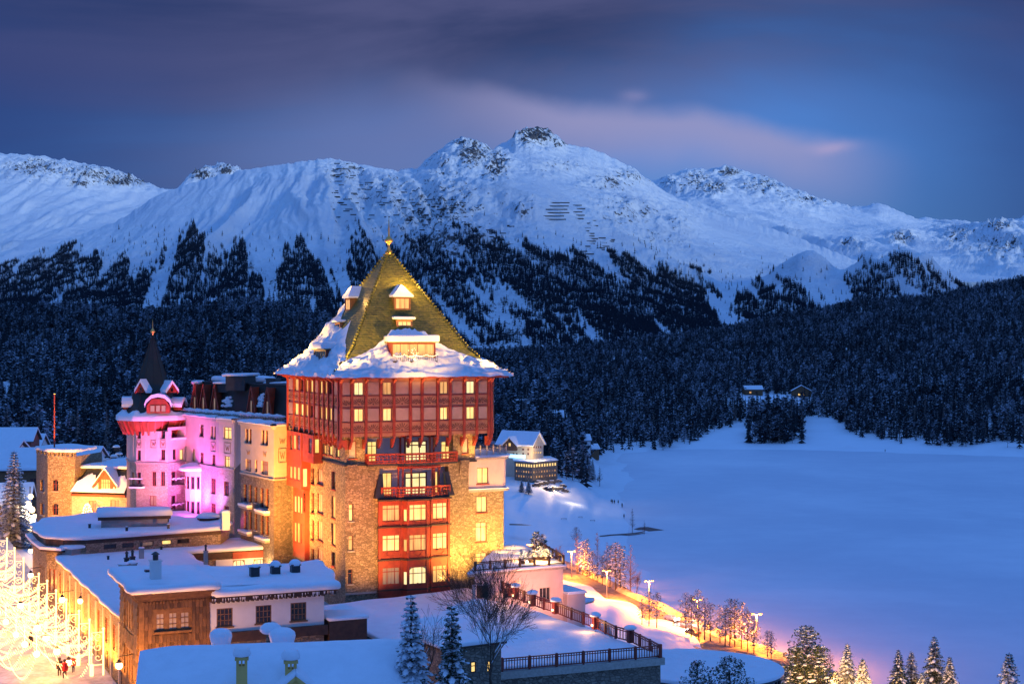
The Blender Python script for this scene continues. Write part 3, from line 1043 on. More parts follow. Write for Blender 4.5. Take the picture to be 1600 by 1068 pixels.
# ------------------------------------------------------------------ building kit
class Facade:
    """a vertical wall plane from A to B (left to right seen from outside)"""
    def __init__(s, A, B):
        s.A = Vector((A[0], A[1])); s.B = Vector((B[0], B[1]))
        s.L = (s.B-s.A).length
        s.d = (s.B-s.A)/s.L
        s.n = Vector((s.d.y, -s.d.x))

    def pt(s, u, z, o=0.0):
        """o: metres out of the wall"""
        q = s.A+s.d*u+s.n*o
        return (q.x, q.y, z)

    def up(s, px):
        k = (px-800.0)/F
        return (k*s.A.y-s.A.x)/(s.d.x-k*s.d.y)

    def uz(s, px, py, o=0.0):
        k = (px-800.0)/F
        A = s.A+s.n*o
        u = (k*A.y-A.x)/(s.d.x-k*s.d.y)
        D = A.y+u*s.d.y
        return u, CAMZ-(py-HOR)/F*D

    def rect(s, x0, y0, x1, y1, o=0.0):
        u0, za = s.uz(x0, y0, o); u1, zb = s.uz(x1, y0, o)
        _, zc = s.uz(x0, y1, o); _, zd = s.uz(x1, y1, o)
        return u0, u1, (zc+zd)/2, (za+zb)/2

    def wall(s, mb, z0, z1, holes=(), m=0, u0=0.0, u1=None, rev=0.3, rm=None, o=0.0):
        """wall face with openings and their reveals; hole = (u0,u1,z0,z1[,depth])"""
        u1 = s.L if u1 is None else u1
        us = sorted({round(x, 4) for h in holes for x in h[:2] if u0 < x < u1} | {u0, u1})
        zs = sorted({round(x, 4) for h in holes for x in h[2:4] if z0 < x < z1} | {z0, z1})
        for i in range(len(us)-1):
            for j in range(len(zs)-1):
                cu, cz = (us[i]+us[i+1])/2, (zs[j]+zs[j+1])/2
                if any(h[0] < cu < h[1] and h[2] < cz < h[3] for h in holes): continue
                mb.quad(s.pt(us[i], zs[j], o), s.pt(us[i+1], zs[j], o), s.pt(us[i+1], zs[j+1], o), s.pt(us[i], zs[j+1], o), m)
        for h in holes:
            a, b, c, d = h[:4]
            dp = h[4] if len(h) > 4 else rev
            r_ = m if rm is None else rm
            mb.quad(s.pt(a, c, o), s.pt(a, d, o), s.pt(a, d, o-dp), s.pt(a, c, o-dp), r_)
            mb.quad(s.pt(b, c, o), s.pt(b, c, o-dp), s.pt(b, d, o-dp), s.pt(b, d, o), r_)
            mb.quad(s.pt(a, c, o), s.pt(a, c, o-dp), s.pt(b, c, o-dp), s.pt(b, c, o), r_)
            mb.quad(s.pt(a, d, o), s.pt(b, d, o), s.pt(b, d, o-dp), s.pt(a, d, o-dp), r_)

    def slab(s, mb, u0, u1, z0, z1, o0, o1, m=0):
        """box on the wall from o0 to o1 out"""
        mb.hexa([s.pt(u0, z0, o1), s.pt(u1, z0, o1), s.pt(u1, z0, o0), s.pt(u0, z0, o0),
                 s.pt(u0, z1, o1), s.pt(u1, z1, o1), s.pt(u1, z1, o0), s.pt(u0, z1, o0)], m)


def window(parent, f, r, pane="glass", nx=2, ny=1, frame="redframe", rec=0.22, t=0.08, transom=None, sill=None, arch=False, name="window", base=0.0, nxs=None):
    """window in the opening r=(u0,u1,z0,z1): frame with bars as part, its pane as sub-part"""
    u0, u1, z0, z1 = r[:4]
    o = base-rec
    mb = MB()
    f.slab(mb, u0, u0+t, z0, z1, o-0.06, o+0.06)
    f.slab(mb, u1-t, u1, z0, z1, o-0.06, o+0.06)
    f.slab(mb, u0+t, u1-t, z0, z0+t, o-0.06, o+0.055)
    f.slab(mb, u0+t, u1-t, z1-t, z1, o-0.06, o+0.055)
    xs = nxs or [i/nx for i in range(1, nx)]
    for q in xs:
        c = u0+(u1-u0)*q
        f.slab(mb, c-t*0.4, c+t*0.4, z0+t, z1-t, o-0.05, o+0.04)
    zz = [z0+(z1-z0)*i/ny for i in range(1, ny)]
    if transom: zz.append(z0+(z1-z0)*transom)
    for q in zz:
        f.slab(mb, u0+t, u1-t, q-t*0.4, q+t*0.4, o-0.05, o+0.035)
    if arch:   # stone filling of the corners above a round or pointed head
        n = 6
        h = min((u1-u0)*0.5*arch, (z1-z0)*0.45)
        for sgn in (0, 1):
            pts = []
            for i in range(n+1):
                a = i/n
                uu = (u1-u0)/2*(1-math.cos(a*math.pi/2))
                zc = z1-h+h*math.sin(a*math.pi/2)
                pts.append(((u0+uu) if sgn == 0 else (u1-uu), zc))
            for i in range(n):
                a_, b_ = pts[i], pts[i+1]
                mb.quad(f.pt(a_[0], a_[1], o+0.07), f.pt(b_[0], b_[1], o+0.07), f.pt(b_[0], z1, o+0.07), f.pt(a_[0], z1, o+0.07), 1)
    if sill:
        f.slab(mb, u0-0.12, u1+0.12, z0-0.14, z0-0.002, o+0.06, base+0.12, 2)
    w = mb.build(name, [M[frame], M["stone"], M[sill] if sill else M["stonesill"]], parent)
    pb = MB()
    pb.quad(f.pt(u0+0.02, z0+0.02, o-0.01), f.pt(u1-0.02, z0+0.02, o-0.01), f.pt(u1-0.02, z1-0.02, o-0.01), f.pt(u0+0.02, z1-0.02, o-0.01))
    pb.build("pane", M[pane], w)
    return w


def snow_sheet(name, poly, z, th, parent, mat="snow", inset=0.35, seed=0, over=0.25, amp=0.10, smooth=True, bulge=0.25, zf=None):
    """a thick rounded cover of snow on a flat polygon; poly ccw from above; zf(x,y) gives the roof height"""
    n0 = len(poly)
    pts = []
    rd = random.Random(seed)
    # densify the rim
    for i in range(n0):
        a = Vector(poly[i][:2]); b = Vector(poly[(i+1) % n0][:2])
        k = max(1, int((b-a).length/0.9))
        for j in range(k):
            pts.append(a+(b-a)*(j/k))
    n = len(pts)
    cen = sum(pts, Vector((0, 0)))/n
    # outward normals
    nor = []
    for i in range(n):
        d = pts[(i+1) % n]-pts[i-1]
        nn = Vector((d.y, -d.x))
        nor.append(nn.normalized() if nn.length > 1e-6 else Vector((0, 0)))
    zf = zf or (lambda x, y: z)
    rings = [(over*0.2, -0.02), (over*0.85, 0.12*th), (over, 0.45*th), (over*0.6, 0.80*th), (-0.10*th, 0.96*th), (-0.6*th-0.05, 1.02*th)]
    vs = []
    for (off, hh) in rings:
        for i, p in enumerate(pts):
            wv = amp*math.sin(i*0.9+seed)+amp*math.sin(i*0.37+2*seed)
            q = p+nor[i]*(off+wv*(1 if hh > 0 else 0.2))
            vs.append((q.x, q.y, zf(p.x, p.y)+hh+(wv*0.5 if hh > 0.2*th else 0)))
    fs = []
    R_ = len(rings)
    for r in range(R_-1):
        for i in range(n):
            fs.append((r*n+i, r*n+(i+1) % n, (r+1)*n+(i+1) % n, (r+1)*n+i))
    mb = MB()
    mb.add(vs, fs)
    mb.f.append(tuple((R_-1)*n+i for i in range(n))); mb.m.append(0)
    mb.f.append(tuple(range(n-1, -1, -1))); mb.m.append(0)
    return mb.build(name, M[mat], parent, smooth=smooth)


def sub_snow(c, r, sz, mb=None, seed=0, n=9):
    """a lump of snow"""
    rd = random.Random(seed)
    mb = mb or MB()
    prof = []
    for i in range(6):
        t = -0.35+1.92*i/5
        prof.append((max(0.01, r*math.cos(t*0.98))*rd.uniform(0.94, 1.06), sz*math.sin(t)))
    mb.lathe(c, prof, n)
    return mb


def railing(parent, pts, h, mat, step=0.32, w=0.07, post=2.4, mid=True, balw=0.05, postw=0.13):
    """timber railing along 3D points under a thing: rails, and each post and baluster a part"""
    mb = MB()
    pl = Vector(parent.location)
    for a, b in zip(pts[:-1], pts[1:]):
        a = Vector(a); b = Vector(b)
        mb.bar(a+Vector((0, 0, h)), b+Vector((0, 0, h)), w*1.7, w)
        mb.bar(a+Vector((0, 0, 0.14)), b+Vector((0, 0, 0.14)), w, w)
        if mid: mb.bar(a+Vector((0, 0, h*0.82)), b+Vector((0, 0, h*0.82)), w*0.8, w*0.8)
    mb.build("handrail", M[mat], parent)
    pm = MB().box((0, 0, 0), postw, postw, h+0.12).mesh("post", M[mat])
    bm_ = MB().box((0, 0, 0.14), balw, balw*0.6, h-0.16).mesh("baluster", M[mat])
    for si, (a, b) in enumerate(zip(pts[:-1], pts[1:])):
        a = Vector(a); b = Vector(b)
        d = b-a; L = d.length
        rz = math.atan2(d.y, d.x)
        n = max(1, round(L/post)); k = max(1, round(L/(step or 9)))
        for nm, me, ts_ in (("post", pm, [i/n for i in range(0 if si == 0 else 1, n+1)]), ("baluster", bm_, [(i+0.5)/k for i in range(k)] if step else [])):
            for q in ts_:
                o = bpy.data.objects.new(nm, me)
                COL.objects.link(o)
                o.location = a+d*q
                o.rotation_euler = (0, 0, rz)
                attach(o, parent)


def small_part(name, me, parent, loc, rz=0.0):
    """a part that shares its mesh; loc in world coordinates"""
    o = bpy.data.objects.new(name, me)
    COL.objects.link(o)
    o.location = loc
    o.rotation_euler = (0, 0, rz)
    attach(o, parent)
    return o
# ------------------------------------------------------------------ the main hotel tower
TH = R(24)
E1 = Vector((math.cos(TH), math.sin(TH)))
E2 = Vector((-math.sin(TH), math.cos(TH)))
A0 = Vector(((532-800)/F*170, 170.0))
def T(u, v): return A0+E1*u+E2*v
def T3(u, v, z):
    q = T(u, v); return Vector((q.x, q.y, z))
BASE = 46.5
tower = thing("hotel_tower", "tall floodlit stone hotel tower with red timber upper storeys and steep green pyramid roof", "building", T3(9, 9, BASE))

# ---- stone shaft
UL, UR, VF, VB = 0.9, 16.4, 1.0, 26.0
fF = Facade(T(UL, VF), T(UR, VF))           # front
fF5 = Facade(T(UL, VF), T(17.25, VF))       # front of the storey under the overhang
fL = Facade(T(UL, VB), T(UL, VF))           # left side
zL = Zat(725.5, 172.0)                      # ledge
z5t = 67.0
st = MB()
holes5 = [fF5.rect(545, 689, 557, 716), fF5.rect(722.5, 684, 732, 708), (*fF5.rect(571, 684.6, 708, 728), 1.5)]
holes5[2] = (holes5[2][0], holes5[2][1], zL+0.02, 66.75, 1.5)
fF5.wall(st, zL, z5t, holes5, rev=0.35)
z4b = Zat(783, 171)
rec4 = (fF.up(593), fF.up(701), z4b, zL-0.55, 1.3)
hF = [fF.rect(545, 787, 552, 814), fF.rect(544.5, 836, 552, 860), fF.rect(543.5, 889, 551, 912)]
bayhole = (fF.up(591), fF.up(700), BASE, z4b-0.02, 0.4)
fF.wall(st, BASE, zL, hF+[rec4, bayhole], rev=0.35)
hL5 = [fL.rect(504.5, 684.5, 511, 709), fL.rect(513.5, 686, 520, 711), fL.rect(525, 688.5, 531, 714)]
hL = [fL.rect(x0, y0, x1, y1) for (x0, x1) in ((487, 491.5), (495.5, 504.5), (518, 524.5)) for (y0, y1) in ()]
for dy in (0, 39.5, 82.5, 128):
    for (x0, x1, y0, y1) in ((486.5, 491, 730.5, 756), (496, 505, 732.5, 757), (518, 524, 736, 764)):
        k_ = (1.0 if dy == 0 else 1.02)
        hL.append(fL.rect(x0, y0+dy*0.985, x1, y1+dy*0.985+(6 if dy in (39.5, 82.5) else 0)-(6 if dy == 128 else 0)))
fL.wall(st, BASE, zL, hL, rev=0.35)
fL.wall(st, zL, z5t, hL5, rev=0.35)
# right and back
Facade(T(UR, VF), T(UR, VB)).wall(st, BASE, zL)
Facade(T(17.25, VF), T(17.25, VB)).wall(st, zL, z5t)
st.quad(T3(UR, VF, zL), T3(17.25, VF, zL), T3(17.25, VB, zL), T3(UR, VB, zL))
Facade(T(UR, VB), T(UL, VB)).wall(st, BASE, z5t)
st.build("wall", M["stone"], tower)
# ledge, corbels, plinth band
lb = MB()
for (u0, u1) in ((UL-0.15, fF.up(571)), (fF.up(712), 17.4)):
    fF.slab(lb, u0-UL, u1-UL if u1 > 17 else u1, zL-0.12, zL+0.10, 0.0, 0.22)
fL.slab(lb, 9.0, fL.L+0.2, zL-0.12, zL+0.10, 0.0, 0.2)
lb.build("ledge", M["slate"], tower)
for pxc, pyc in ((549, 752), (724, 744)):
    c = MB()
    u, z = fF.uz(pxc, pyc)
    for i in range(4):
        fF.slab(c, u-0.55, u+0.55, z+i*0.5, z+(i+1)*0.5, 0.0, 0.10+0.16*i)
    c.build("corbel", M["stone"], tower)
pb = MB()
fF.slab(pb, 0.0, fF.up(588), Zat(926, 172)-0.12, Zat(926, 172)+0.12, 0.0, 0.15)
pb.build("plinth_band", M["stonesill"], tower)

# small windows of the shaft
for i, h in enumerate(hF):
    window(tower, fF, h, ("lit", "litdim", "glass")[i], nx=1, transom=0.72, rec=0.25, sill="stonesill")
window(tower, fF5, holes5[0], "curtain", nx=1, rec=0.2, sill="redwood")
window(tower, fF5, holes5[1], "curtain", nx=1, rec=0.2, sill="redwood")
for i, h in enumerate(hL5):
    window(tower, fL, h, "lit" if i else "litdim", nx=2, transom=0.75, rec=0.2, sill="redwood")
for i, h in enumerate(hL):
    window(tower, fL, h, ("glass", "curtain", "glass")[i % 3] if i not in (5, 8) else "litdim", nx=3 if i % 3 == 1 else 1, rec=0.2, sill="redwood")

# ---- storey 5 recess: white wall, doors, glazed bay, canopy, balcony
r5 = Facade(T(UL, VF+1.5)+E1*holes5[2][0], T(UL, VF+1.5)+E1*holes5[2][1])
wb = MB()
d1 = r5.rect(573.5, 689, 588.5, 727); d2 = r5.rect(632, 688, 667, 727); d3 = r5.rect(689, 689, 704, 727)
for d in (d1, d2, d3): pass
d1, d2, d3 = [(a, b, zL+0.05, e) for (a, b, c, e) in (d1, d2, d3)]
r5.wall(wb, zL, 66.75, [d1, d2, d3], rev=0.15)
wb.build("plaster_recess", M["white"], tower)
window(tower, r5, d1, "lit", nx=2, transom=0.78, rec=0.05, name="balcony_door")
window(tower, r5, d2, "litbright", nx=3, transom=0.78, rec=0.05, t=0.16, name="balcony_door")
window(tower, r5, d3, "lit", nx=2, transom=0.78, rec=0.05, name="balcony_door")
cb_ = MB()
for px in (622.5, 630, 668.5, 674.5):
    u = r5.up(px)
    r5.slab(cb_, u-0.10, u+0.10, zL, Zat(684, 171.5), 0.55, 0.75)
    r5.slab(cb_, u-0.08, u+0.08, Zat(686, 171.5)-0.1, Zat(684, 171.5), 0.0, 0.55)
    cb_.build("porch_post", M["redwood"], tower); cb_ = MB()
cn = MB()
ua, ub = r5.up(618), r5.up(676)
zc = Zat(682.5, 171)
cn.hexa([r5.pt(ua, zc, 1.6), r5.pt(ub, zc, 1.6), r5.pt(ub, zc, 0.0), r5.pt(ua, zc, 0.0),
         r5.pt(ua+0.4, zc+0.35, 1.35), r5.pt(ub-0.4, zc+0.35, 1.35), r5.pt(ub-0.4, zc+0.42, 0.0), r5.pt(ua+0.4, zc+0.42, 0.0)])
r5.slab(cn, ua+0.1, ub-0.1, zc-0.22, zc-0.01, 1.3, 1.5, 1)
cn.build("canopy", [M["slate"], M["redwood"]], tower)

def balcony(fac, pxs, offs, z0, h, name="balcony", holes=True):
    """carved red balcony front; px along the facade, metres out"""
    sl = MB()
    pts = [fac.pt(fac.up(p), z0, o) for p, o in zip(pxs, offs)]
    inner = [fac.pt(fac.up(pxs[-1]), z0, -0.2), fac.pt(fac.up(pxs[0]), z0, -0.2)]
    poly = [(p[0], p[1]) for p in pts]+[(p[0], p[1]) for p in inner]
    sl.prism(poly, z0-0.22, z0)
    b = sl.build(name, M["slate"], tower)
    tr = MB()
    for a, c in zip(pts[:-1], pts[1:]):
        a, c = Vector(a), Vector(c)
        d = c-a; L = d.length
        up = Vector((0, 0, 1))
        tr.bar(a+up*h, c+up*h, 0.16, 0.14)
        tr.bar(a+up*h*0.62, c+up*h*0.62, 0.06, 0.12)
        tr.bar(a+up*h*0.90, c+up*h*0.90, 0.06, 0.16)
        tr.bar(a+up*h*0.30, c+up*h*0.30, 0.06, 0.14)
        tr.bar(a+up*0.08, c+up*0.08, 0.12, 0.16)
        k = max(1, round(L/0.46))
        for i in range(k+1):
            q = a+d*(i/k)
            tr.bar(q, q+up*h, 0.20 if i in (0, k) else 0.15, 0.07, up=tuple(d.normalized()))
    tr.build("railing", M["redwood"], b)
    return b
balcony(fF5, [571, 572, 618, 626, 668, 676, 711, 712.5], [0.05, 0.75, 0.85, 1.35, 1.35, 0.85, 0.65, 0.05], zL+0.05, 1.15)

# ---- storey 4 loggia with the slate skirt and its balcony
r4 = Facade(T(UL, VF+1.3)+E1*rec4[0], T(UL, VF+1.3)+E1*rec4[1])
w4 = MB()
e1_ = r4.rect(597, 738, 612, 766); e2_ = r4.rect(632, 737, 667, 771); e3_ = r4.rect(674, 736, 684, 764)
zt4 = zL-0.6
ds = [(a, b, z4b+0.25, min(e, zt4-0.1)) for (a, b, c, e) in (e1_, e2_, e3_)]
r4.wall(w4, z4b, zL-0.55, ds, rev=0.15)
w4.build("plaster_recess", M["white"], tower)
window(tower, r4, ds[0], "lit", nx=2, rec=0.05, name="balcony_door")
window(tower, r4, ds[1], "litbright", nx=3, transom=0.75, rec=0.05, t=0.16, name="balcony_door")
window(tower, r4, ds[2], "lit", nx=2, rec=0.05, name="balcony_door")
cb_ = MB()
for px in (617, 624, 637, 670, 673, 680):
    u = r4.up(px)
    r4.slab(cb_, u-0.09, u+0.09, z4b, zL-0.3, 1.15, 1.33)
    cb_.build("porch_post", M["redwood"], tower); cb_ = MB()
r4.slab(cb_, r4.up(615), r4.up(682), Zat(735, 171)-0.05, Zat(732, 171), 1.1, 1.38)
cb_.build("porch_beam", M["redwood"], tower)
sk = MB()
for (p0, p1, q0, q1) in ((583, 597, 592, 598), (707, 697, 700.5, 694)):
    a = fF.pt(fF.up(p0), Zat(781, 170.5), 0.75); b = fF.pt(fF.up(p1), Zat(781, 170.5), 0.75)
    c = fF.pt(fF.up(q1), Zat(742, 171.5), 0.05); d = fF.pt(fF.up(q0), Zat(742, 171.5), 0.05)
    e = fF.pt(fF.up(p0), Zat(781, 170.5), -0.3); f_ = fF.pt(fF.up(q0), Zat(742, 171.5), -0.3)
    g = fF.pt(fF.up(p1), Zat(781, 170.5), -0.3); h_ = fF.pt(fF.up(q1), Zat(742, 171.5), -0.3)
    if p0 < p1: sk.hexa([a, b, g, e, d, c, h_, f_])
    else: sk.hexa([b, a, e, g, c, d, f_, h_])
sk.build("skirt_roof", M["slate"], tower)
balcony(fF, [593.5, 594, 616, 620, 637, 669, 675, 700, 700.6], [0.05, 0.55, 0.60, 0.95, 1.35, 1.35, 0.85, 0.55, 0.05], z4b+0.28, 1.15)

# ---- red bay, three and a half storeys
bay_px = [(590.5, -0.2), (591, 0.62), (628, 0.72), (636.5, 1.45), (668.5, 1.45), (673, 0.80), (702.5, 0.66), (703, -0.2)]
bp = []
for px, o in bay_px:
    # place the point so that its picture column stays px at that distance out of the wall
    k = (px-800.0)/F
    A_ = fF.A+fF.n*o
    u = (k*A_.y-A_.x)/(fF.d.x-k*fF.d.y)
    q = A_+fF.d*u
    bp.append((q.x, q.y))
bayw = MB()
bfs = [Facade(bp[i], bp[i+1]) for i in range(len(bp)-1)]
rows = [(786.5, 812.5, "lit"), (833.5, 859.5, "lit"), (884, 911.5, "lit"), (933, 960, "litdim")]
win_px = {1: (597, 625), 2: (629.2, 635.8), 3: (639, 666.5), 5: (675.5, 699), 0: None}
zb_top = z4b-0.05
for i, f in enumerate(bfs):
    hs = []
    if i in (1, 2, 3, 5):
        for (ya, yb, lt) in rows:
            x0, x1 = win_px[i]
            dy = {1: 1.5, 2: 2.0, 3: 0.5, 5: -2.0}[i]
            hs.append(f.rect(x0, ya+dy+(6 if i == 2 else 0), x1, yb+dy))
    f.wall(bayw, BASE, zb_top, hs, rev=0.2)
    for j, h in enumerate(hs):
        lt = "lit"
        if j == 1: lt = {1: "lit", 2: "litdim", 3: "litdim", 5: "lit"}[i]
        if j == 2: lt = {1: "litlow", 2: "litbright", 3: "litbright", 5: "litdim"}[i]
        if j == 3: lt = {1: "litdim", 2: "lit", 3: "litdim", 5: "litdim"}[i]
        if j == 0 and i == 1: lt = "litdim"
        if i == 2: window(tower, f, h, lt, nx=1, rec=0.12, frame="redwood")
        elif j == 2 and i == 3: window(tower, f, h, lt, nxs=[0.25, 0.75], transom=0.62, arch=0.55, rec=0.12, frame="redwood", t=0.10)
        else: window(tower, f, h, lt, nxs=[0.29, 0.71], transom=0.74, rec=0.12, frame="redwood", t=0.10)
bayw.prism(bp, zb_top, zb_top+0.05)
bayw.build("bay", M["redwood"], tower)
bt = MB()
for zc, ov in ((Zat(826, 171), 0.22), (Zat(877.5, 171), 0.22), (Zat(925, 171), 0.16), (z4b-0.02, 0.42)):
    for f in bfs[1:6]:
        f.slab(bt, -0.10, f.L+0.10, zc-0.10, zc+0.08, -0.05, ov)
    bt.build("bay_cornice", M["darkwood"], tower); bt = MB()
bt = MB()
for f, xs in ((bfs[1], (593.5, 627)), (bfs[3], (637.6, 667.8)), (bfs[5], (674.4, 701))):
    for px in xs:
        u = f.up(px)
        f.slab(bt, u-0.14, u+0.14, BASE, zb_top-0.1, -0.02, 0.10)
    for (ya, yb) in ((816, 823), (863, 874), (915, 923)):
        z1, z0 = Zat(ya, 171), Zat(yb, 171)
        c = f.L/2
        for (sa, sb) in (((-1.0, 0), (0, 1)), ((0, 1), (1.0, 0)), ((1.0, 0), (0, -1)), ((0, -1), (-1.0, 0))):
            zc = (z0+z1)/2; hz = (z1-z0)/2
            bt.bar(f.pt(c+sa[0]*0.55, zc+sa[1]*hz, 0.04), f.pt(c+sb[0]*0.55, zc+sb[1]*hz, 0.04), 0.06, 0.05)
bt.build("pilaster", M["redwood"], tower)

# ---- overhanging timber storeys
zo0, zo1 = Zat(683, 170), Zat(592, 170)
oF = Facade(T(0, 0), T(19.3, 0)); oL = Facade(T(0, 21.5), T(0, 0))
ob = MB()
front_px = [532, 549.5, 571.5, 594.6, 615.4, 641, 659.3, 683.7, 703, 725, 744.6, 763.5]
lit_b = {1, 3, 7, 9}
yr = [(597.5, 617.5), (639, 659)]
holes = []
for b in lit_b:
    for (ya, yb) in yr:
        # rows run level on the wall: use heights at the corner
        holes.append((oF.up(front_px[b])+0.30, oF.up(front_px[b+1])-0.30, Zat(yb, 170), Zat(ya, 170)))
oF.wall(ob, zo0, zo1, holes, rev=0.18)
left_px = [450.5, 460, 469.2, 477, 484.6, 492, 499.5, 506.8, 514.2, 521.6, 530]
holesL = []
for b in (1, 2, 3, 4, 6, 7, 8):
    for (ya, yb) in yr:
        holesL.append((oL.up(left_px[b])+0.25, oL.up(left_px[b+1])-0.25, Zat(yb, 170), Zat(ya, 170)))
oL.wall(ob, zo0, zo1, holesL, rev=0.18)
oR = Facade(T(19.3, 0), T(19.3, 21.5)); oB = Facade(T(19.3, 21.5), T(0, 21.5))
oR.wall(ob, zo0, zo1); oB.wall(ob, zo0, zo1)
ob.quad(T3(0, 0, zo0), T3(0, 21.5, zo0), T3(19.3, 21.5, zo0), T3(19.3, 0, zo0), 1)
ob.build("timber_wall", [M["fanboard"], M["cream"]], tower)
for i, h in enumerate(holes): window(tower, oF, h, ("lit", "litbright", "lit", "litdim")[(i*5+1) % 4], nx=2, rec=0.10, t=0.06, name="window")
for i, h in enumerate(holesL): window(tower, oL, h, ("litdim", "lit", "glass", "lit", "litdim")[i % 5], nx=1, rec=0.10, t=0.06)
for f, pxs, lits in ((oF, front_px+[767.6], lit_b), (oL, left_px, {1, 2, 3, 4, 6, 7, 8})):
    for b in range(len(pxs)-1):
        u0, u1 = f.up(pxs[b])+0.17, f.up(pxs[b+1])-0.17
        if u1-u0 < 0.3: continue
        for ri, (ya, yb) in enumerate(yr):
            if b not in lits:
                pm = MB()
                f.slab(pm, u0+0.08, u1-0.08, Zat(yb-0.8, 170), Zat(ya, 170), -0.02, 0.035)
                pm.build("shutter_panel", M["panel"], tower)
            # carved fan board below
            fm = MB()
            zt, zb = Zat(yb+2, 170), Zat(yb+17.5, 170)
            f.slab(fm, u0, u1, zb, zt, -0.02, 0.03)
            c = (u0+u1)/2; zc = zb+0.20
            n = 9 if u1-u0 > 1.1 else 7
            rr = min((u1-u0)*0.49, zt-zc-0.08)
            for i in range(n):
                a = math.pi*(i+0.5)/n
                x0, y0 = math.cos(a)*rr*0.36, math.sin(a)*rr*0.36
                x1, y1 = math.cos(a)*rr*min(1.25, 1.0/max(0.8, abs(math.sin(a)))), math.sin(a)*rr
                s_ = 0.055
                px_, py_ = -math.sin(a)*s_, math.cos(a)*s_
                fm.hexa([f.pt(c+x0-px_*.5, zc+y0-py_*.5, 0.045), f.pt(c+x0+px_*.5, zc+y0+py_*.5, 0.045), f.pt(c+x1+px_, zc+y1+py_, 0.045), f.pt(c+x1-px_, zc+y1-py_, 0.045),
                         f.pt(c+x0-px_*.5, zc+y0-py_*.5, 0.02), f.pt(c+x0+px_*.5, zc+y0+py_*.5, 0.02), f.pt(c+x1+px_, zc+y1+py_, 0.02), f.pt(c+x1-px_, zc+y1-py_, 0.02)], 1)
            f.slab(fm, c-0.09, c+0.09, zc-0.06, zc+0.10, 0.02, 0.05, 1)
            fm.build("fan_board", [M["fanboard"], M["fandark"]], tower)
bm_ = MB()
for f in (oF, oL):
    for y in (619.0, 637.5, 660.2, 677):
        f.slab(bm_, 0.0, f.L, Zat(y+0.7, 170), Zat(y-0.7, 170), 0.0, 0.06)
bm_.build("cross_beam", M["redframe"], tower)
for f, pxs in ((oF, front_px+[767.6]), (oL, left_px)):
    for px in pxs:
        u = f.up(px)
        pm = MB()
        wd = 0.15 if f is oF else 0.19
        f.slab(pm, u-wd, u+wd, zo0-0.35, zo1-0.55, -0.02, 0.20)
        # curved head that carries the eave
        for i in range(5):
            a, b = i/5, (i+1)/5
            oa, ob2 = 0.20+0.75*a*a, 0.20+0.75*b*b
            za, zb = zo1-0.55+0.5*a, zo1-0.55+0.5*b
            pm.hexa([f.pt(u-wd, za, oa), f.pt(u+wd, za, oa), f.pt(u+wd, za, -0.02), f.pt(u-wd, za, -0.02),
                     f.pt(u-wd, zb, ob2), f.pt(u+wd, zb, ob2), f.pt(u+wd, zb, -0.02), f.pt(u-wd, zb, -0.02)])
        pm.build("post", M["redwood"], tower)
        br = MB()
        for i in range(4):
            a = i/4
            f.slab(br, u-wd*0.9, u+wd*0.9, zo0-0.36-0.28*(i+1), zo0-0.36-0.28*i, -0.95, 0.16-0.26*i)
        br.build("bracket", M["redwood"], tower)

# ---- roof
EO = 1.25
ue0, ue1, ve0, ve1 = -EO, 19.3+EO, -EO, 21.5+EO
uc, vc = (ue0+ue1)/2, (ve0+ve1)/2
zap = Zat(391, 183.7)
prof = [(1.0, zo1+0.30), (0.90, zo1+1.05), (0.80, zo1+2.0), (0.68, zo1+3.45)]
def roof_pt(side, a, s, lift=0.0):
    """side 0 front,1 right,2 back,3 left ; a 0..1 along ; s scale from the axis; returns point"""
    hu, hv = (ue1-ue0)/2*s, (ve1-ve0)/2*s
    t = 2*a-1
    if side == 0: u, v = uc+hu*t, vc-hv
    elif side == 1: u, v = uc+hu, vc+hv*t
    elif side == 2: u, v = uc-hu*t, vc+hv
    else: u, v = uc-hu, vc-hv*t
    if s >= 0.68:
        zz = float(np.interp(s, [p[0] for p in prof[::-1]], [p[1] for p in prof[::-1]]))
    else:
        zz = prof[-1][1]+(zap-prof[-1][1])*(1-s/0.68)
    out = (Vector((0, -1)), Vector((1, 0)), Vector((0, 1)), Vector((-1, 0)))[side]
    w = E1*(out.x*lift*0.8)+E2*(out.y*lift*0.8)
    q = T(u, v)+w
    return Vector((q.x, q.y, zz+lift*0.6))
rf = MB()
svals = [1.0, .95, .9, .85, .8, .74, .68]+[0.68*(1-i/56) for i in range(1, 56)]+[0.004]
for side in range(4):
    for i in range(len(svals)-1):
        s0, s1 = svals[i], svals[i+1]
        # each course of tiles laps 5 cm over the one below
        rf.quad(roof_pt(side, 0, s0, 0.06), roof_pt(side, 1, s0, 0.06), roof_pt(side, 1, s1, 0.0), roof_pt(side, 0, s1, 0.0))
        rf.quad(roof_pt(side, 0, s0, 0.0), roof_pt(side, 1, s0, 0.0), roof_pt(side, 1, s0, 0.06), roof_pt(side, 0, s0, 0.06))
rf.build("roof", M["tile"], tower)
ev = MB()
for side in range(4):
    a = roof_pt(side, 0, 1.0); b = roof_pt(side, 1, 1.0)
    ev.bar(a-Vector((0, 0, .12)), b-Vector((0, 0, .12)), 0.22, 0.30)
    ai, bi = roof_pt(side, 0, 0.88), roof_pt(side, 1, 0.88)
    ev.quad(a-Vector((0, 0, .27)), b-Vector((0, 0, .27)), Vector((bi.x, bi.y, zo1-0.02)), Vector((ai.x, ai.y, zo1-0.02)))
ev.build("eave", M["redwood"], tower)
rt = MB()
for side in range(4):
    for i in range(40):
        s = 0.76*(1-i/40)
        p = roof_pt(side, 0, s)
        rt.box((p.x, p.y, p.z-0.02), 0.30, 0.30, 0.26, TH+0.78)
rt.build("hip_tile", M["tile"], tower, kind="stuff")
fi = MB()
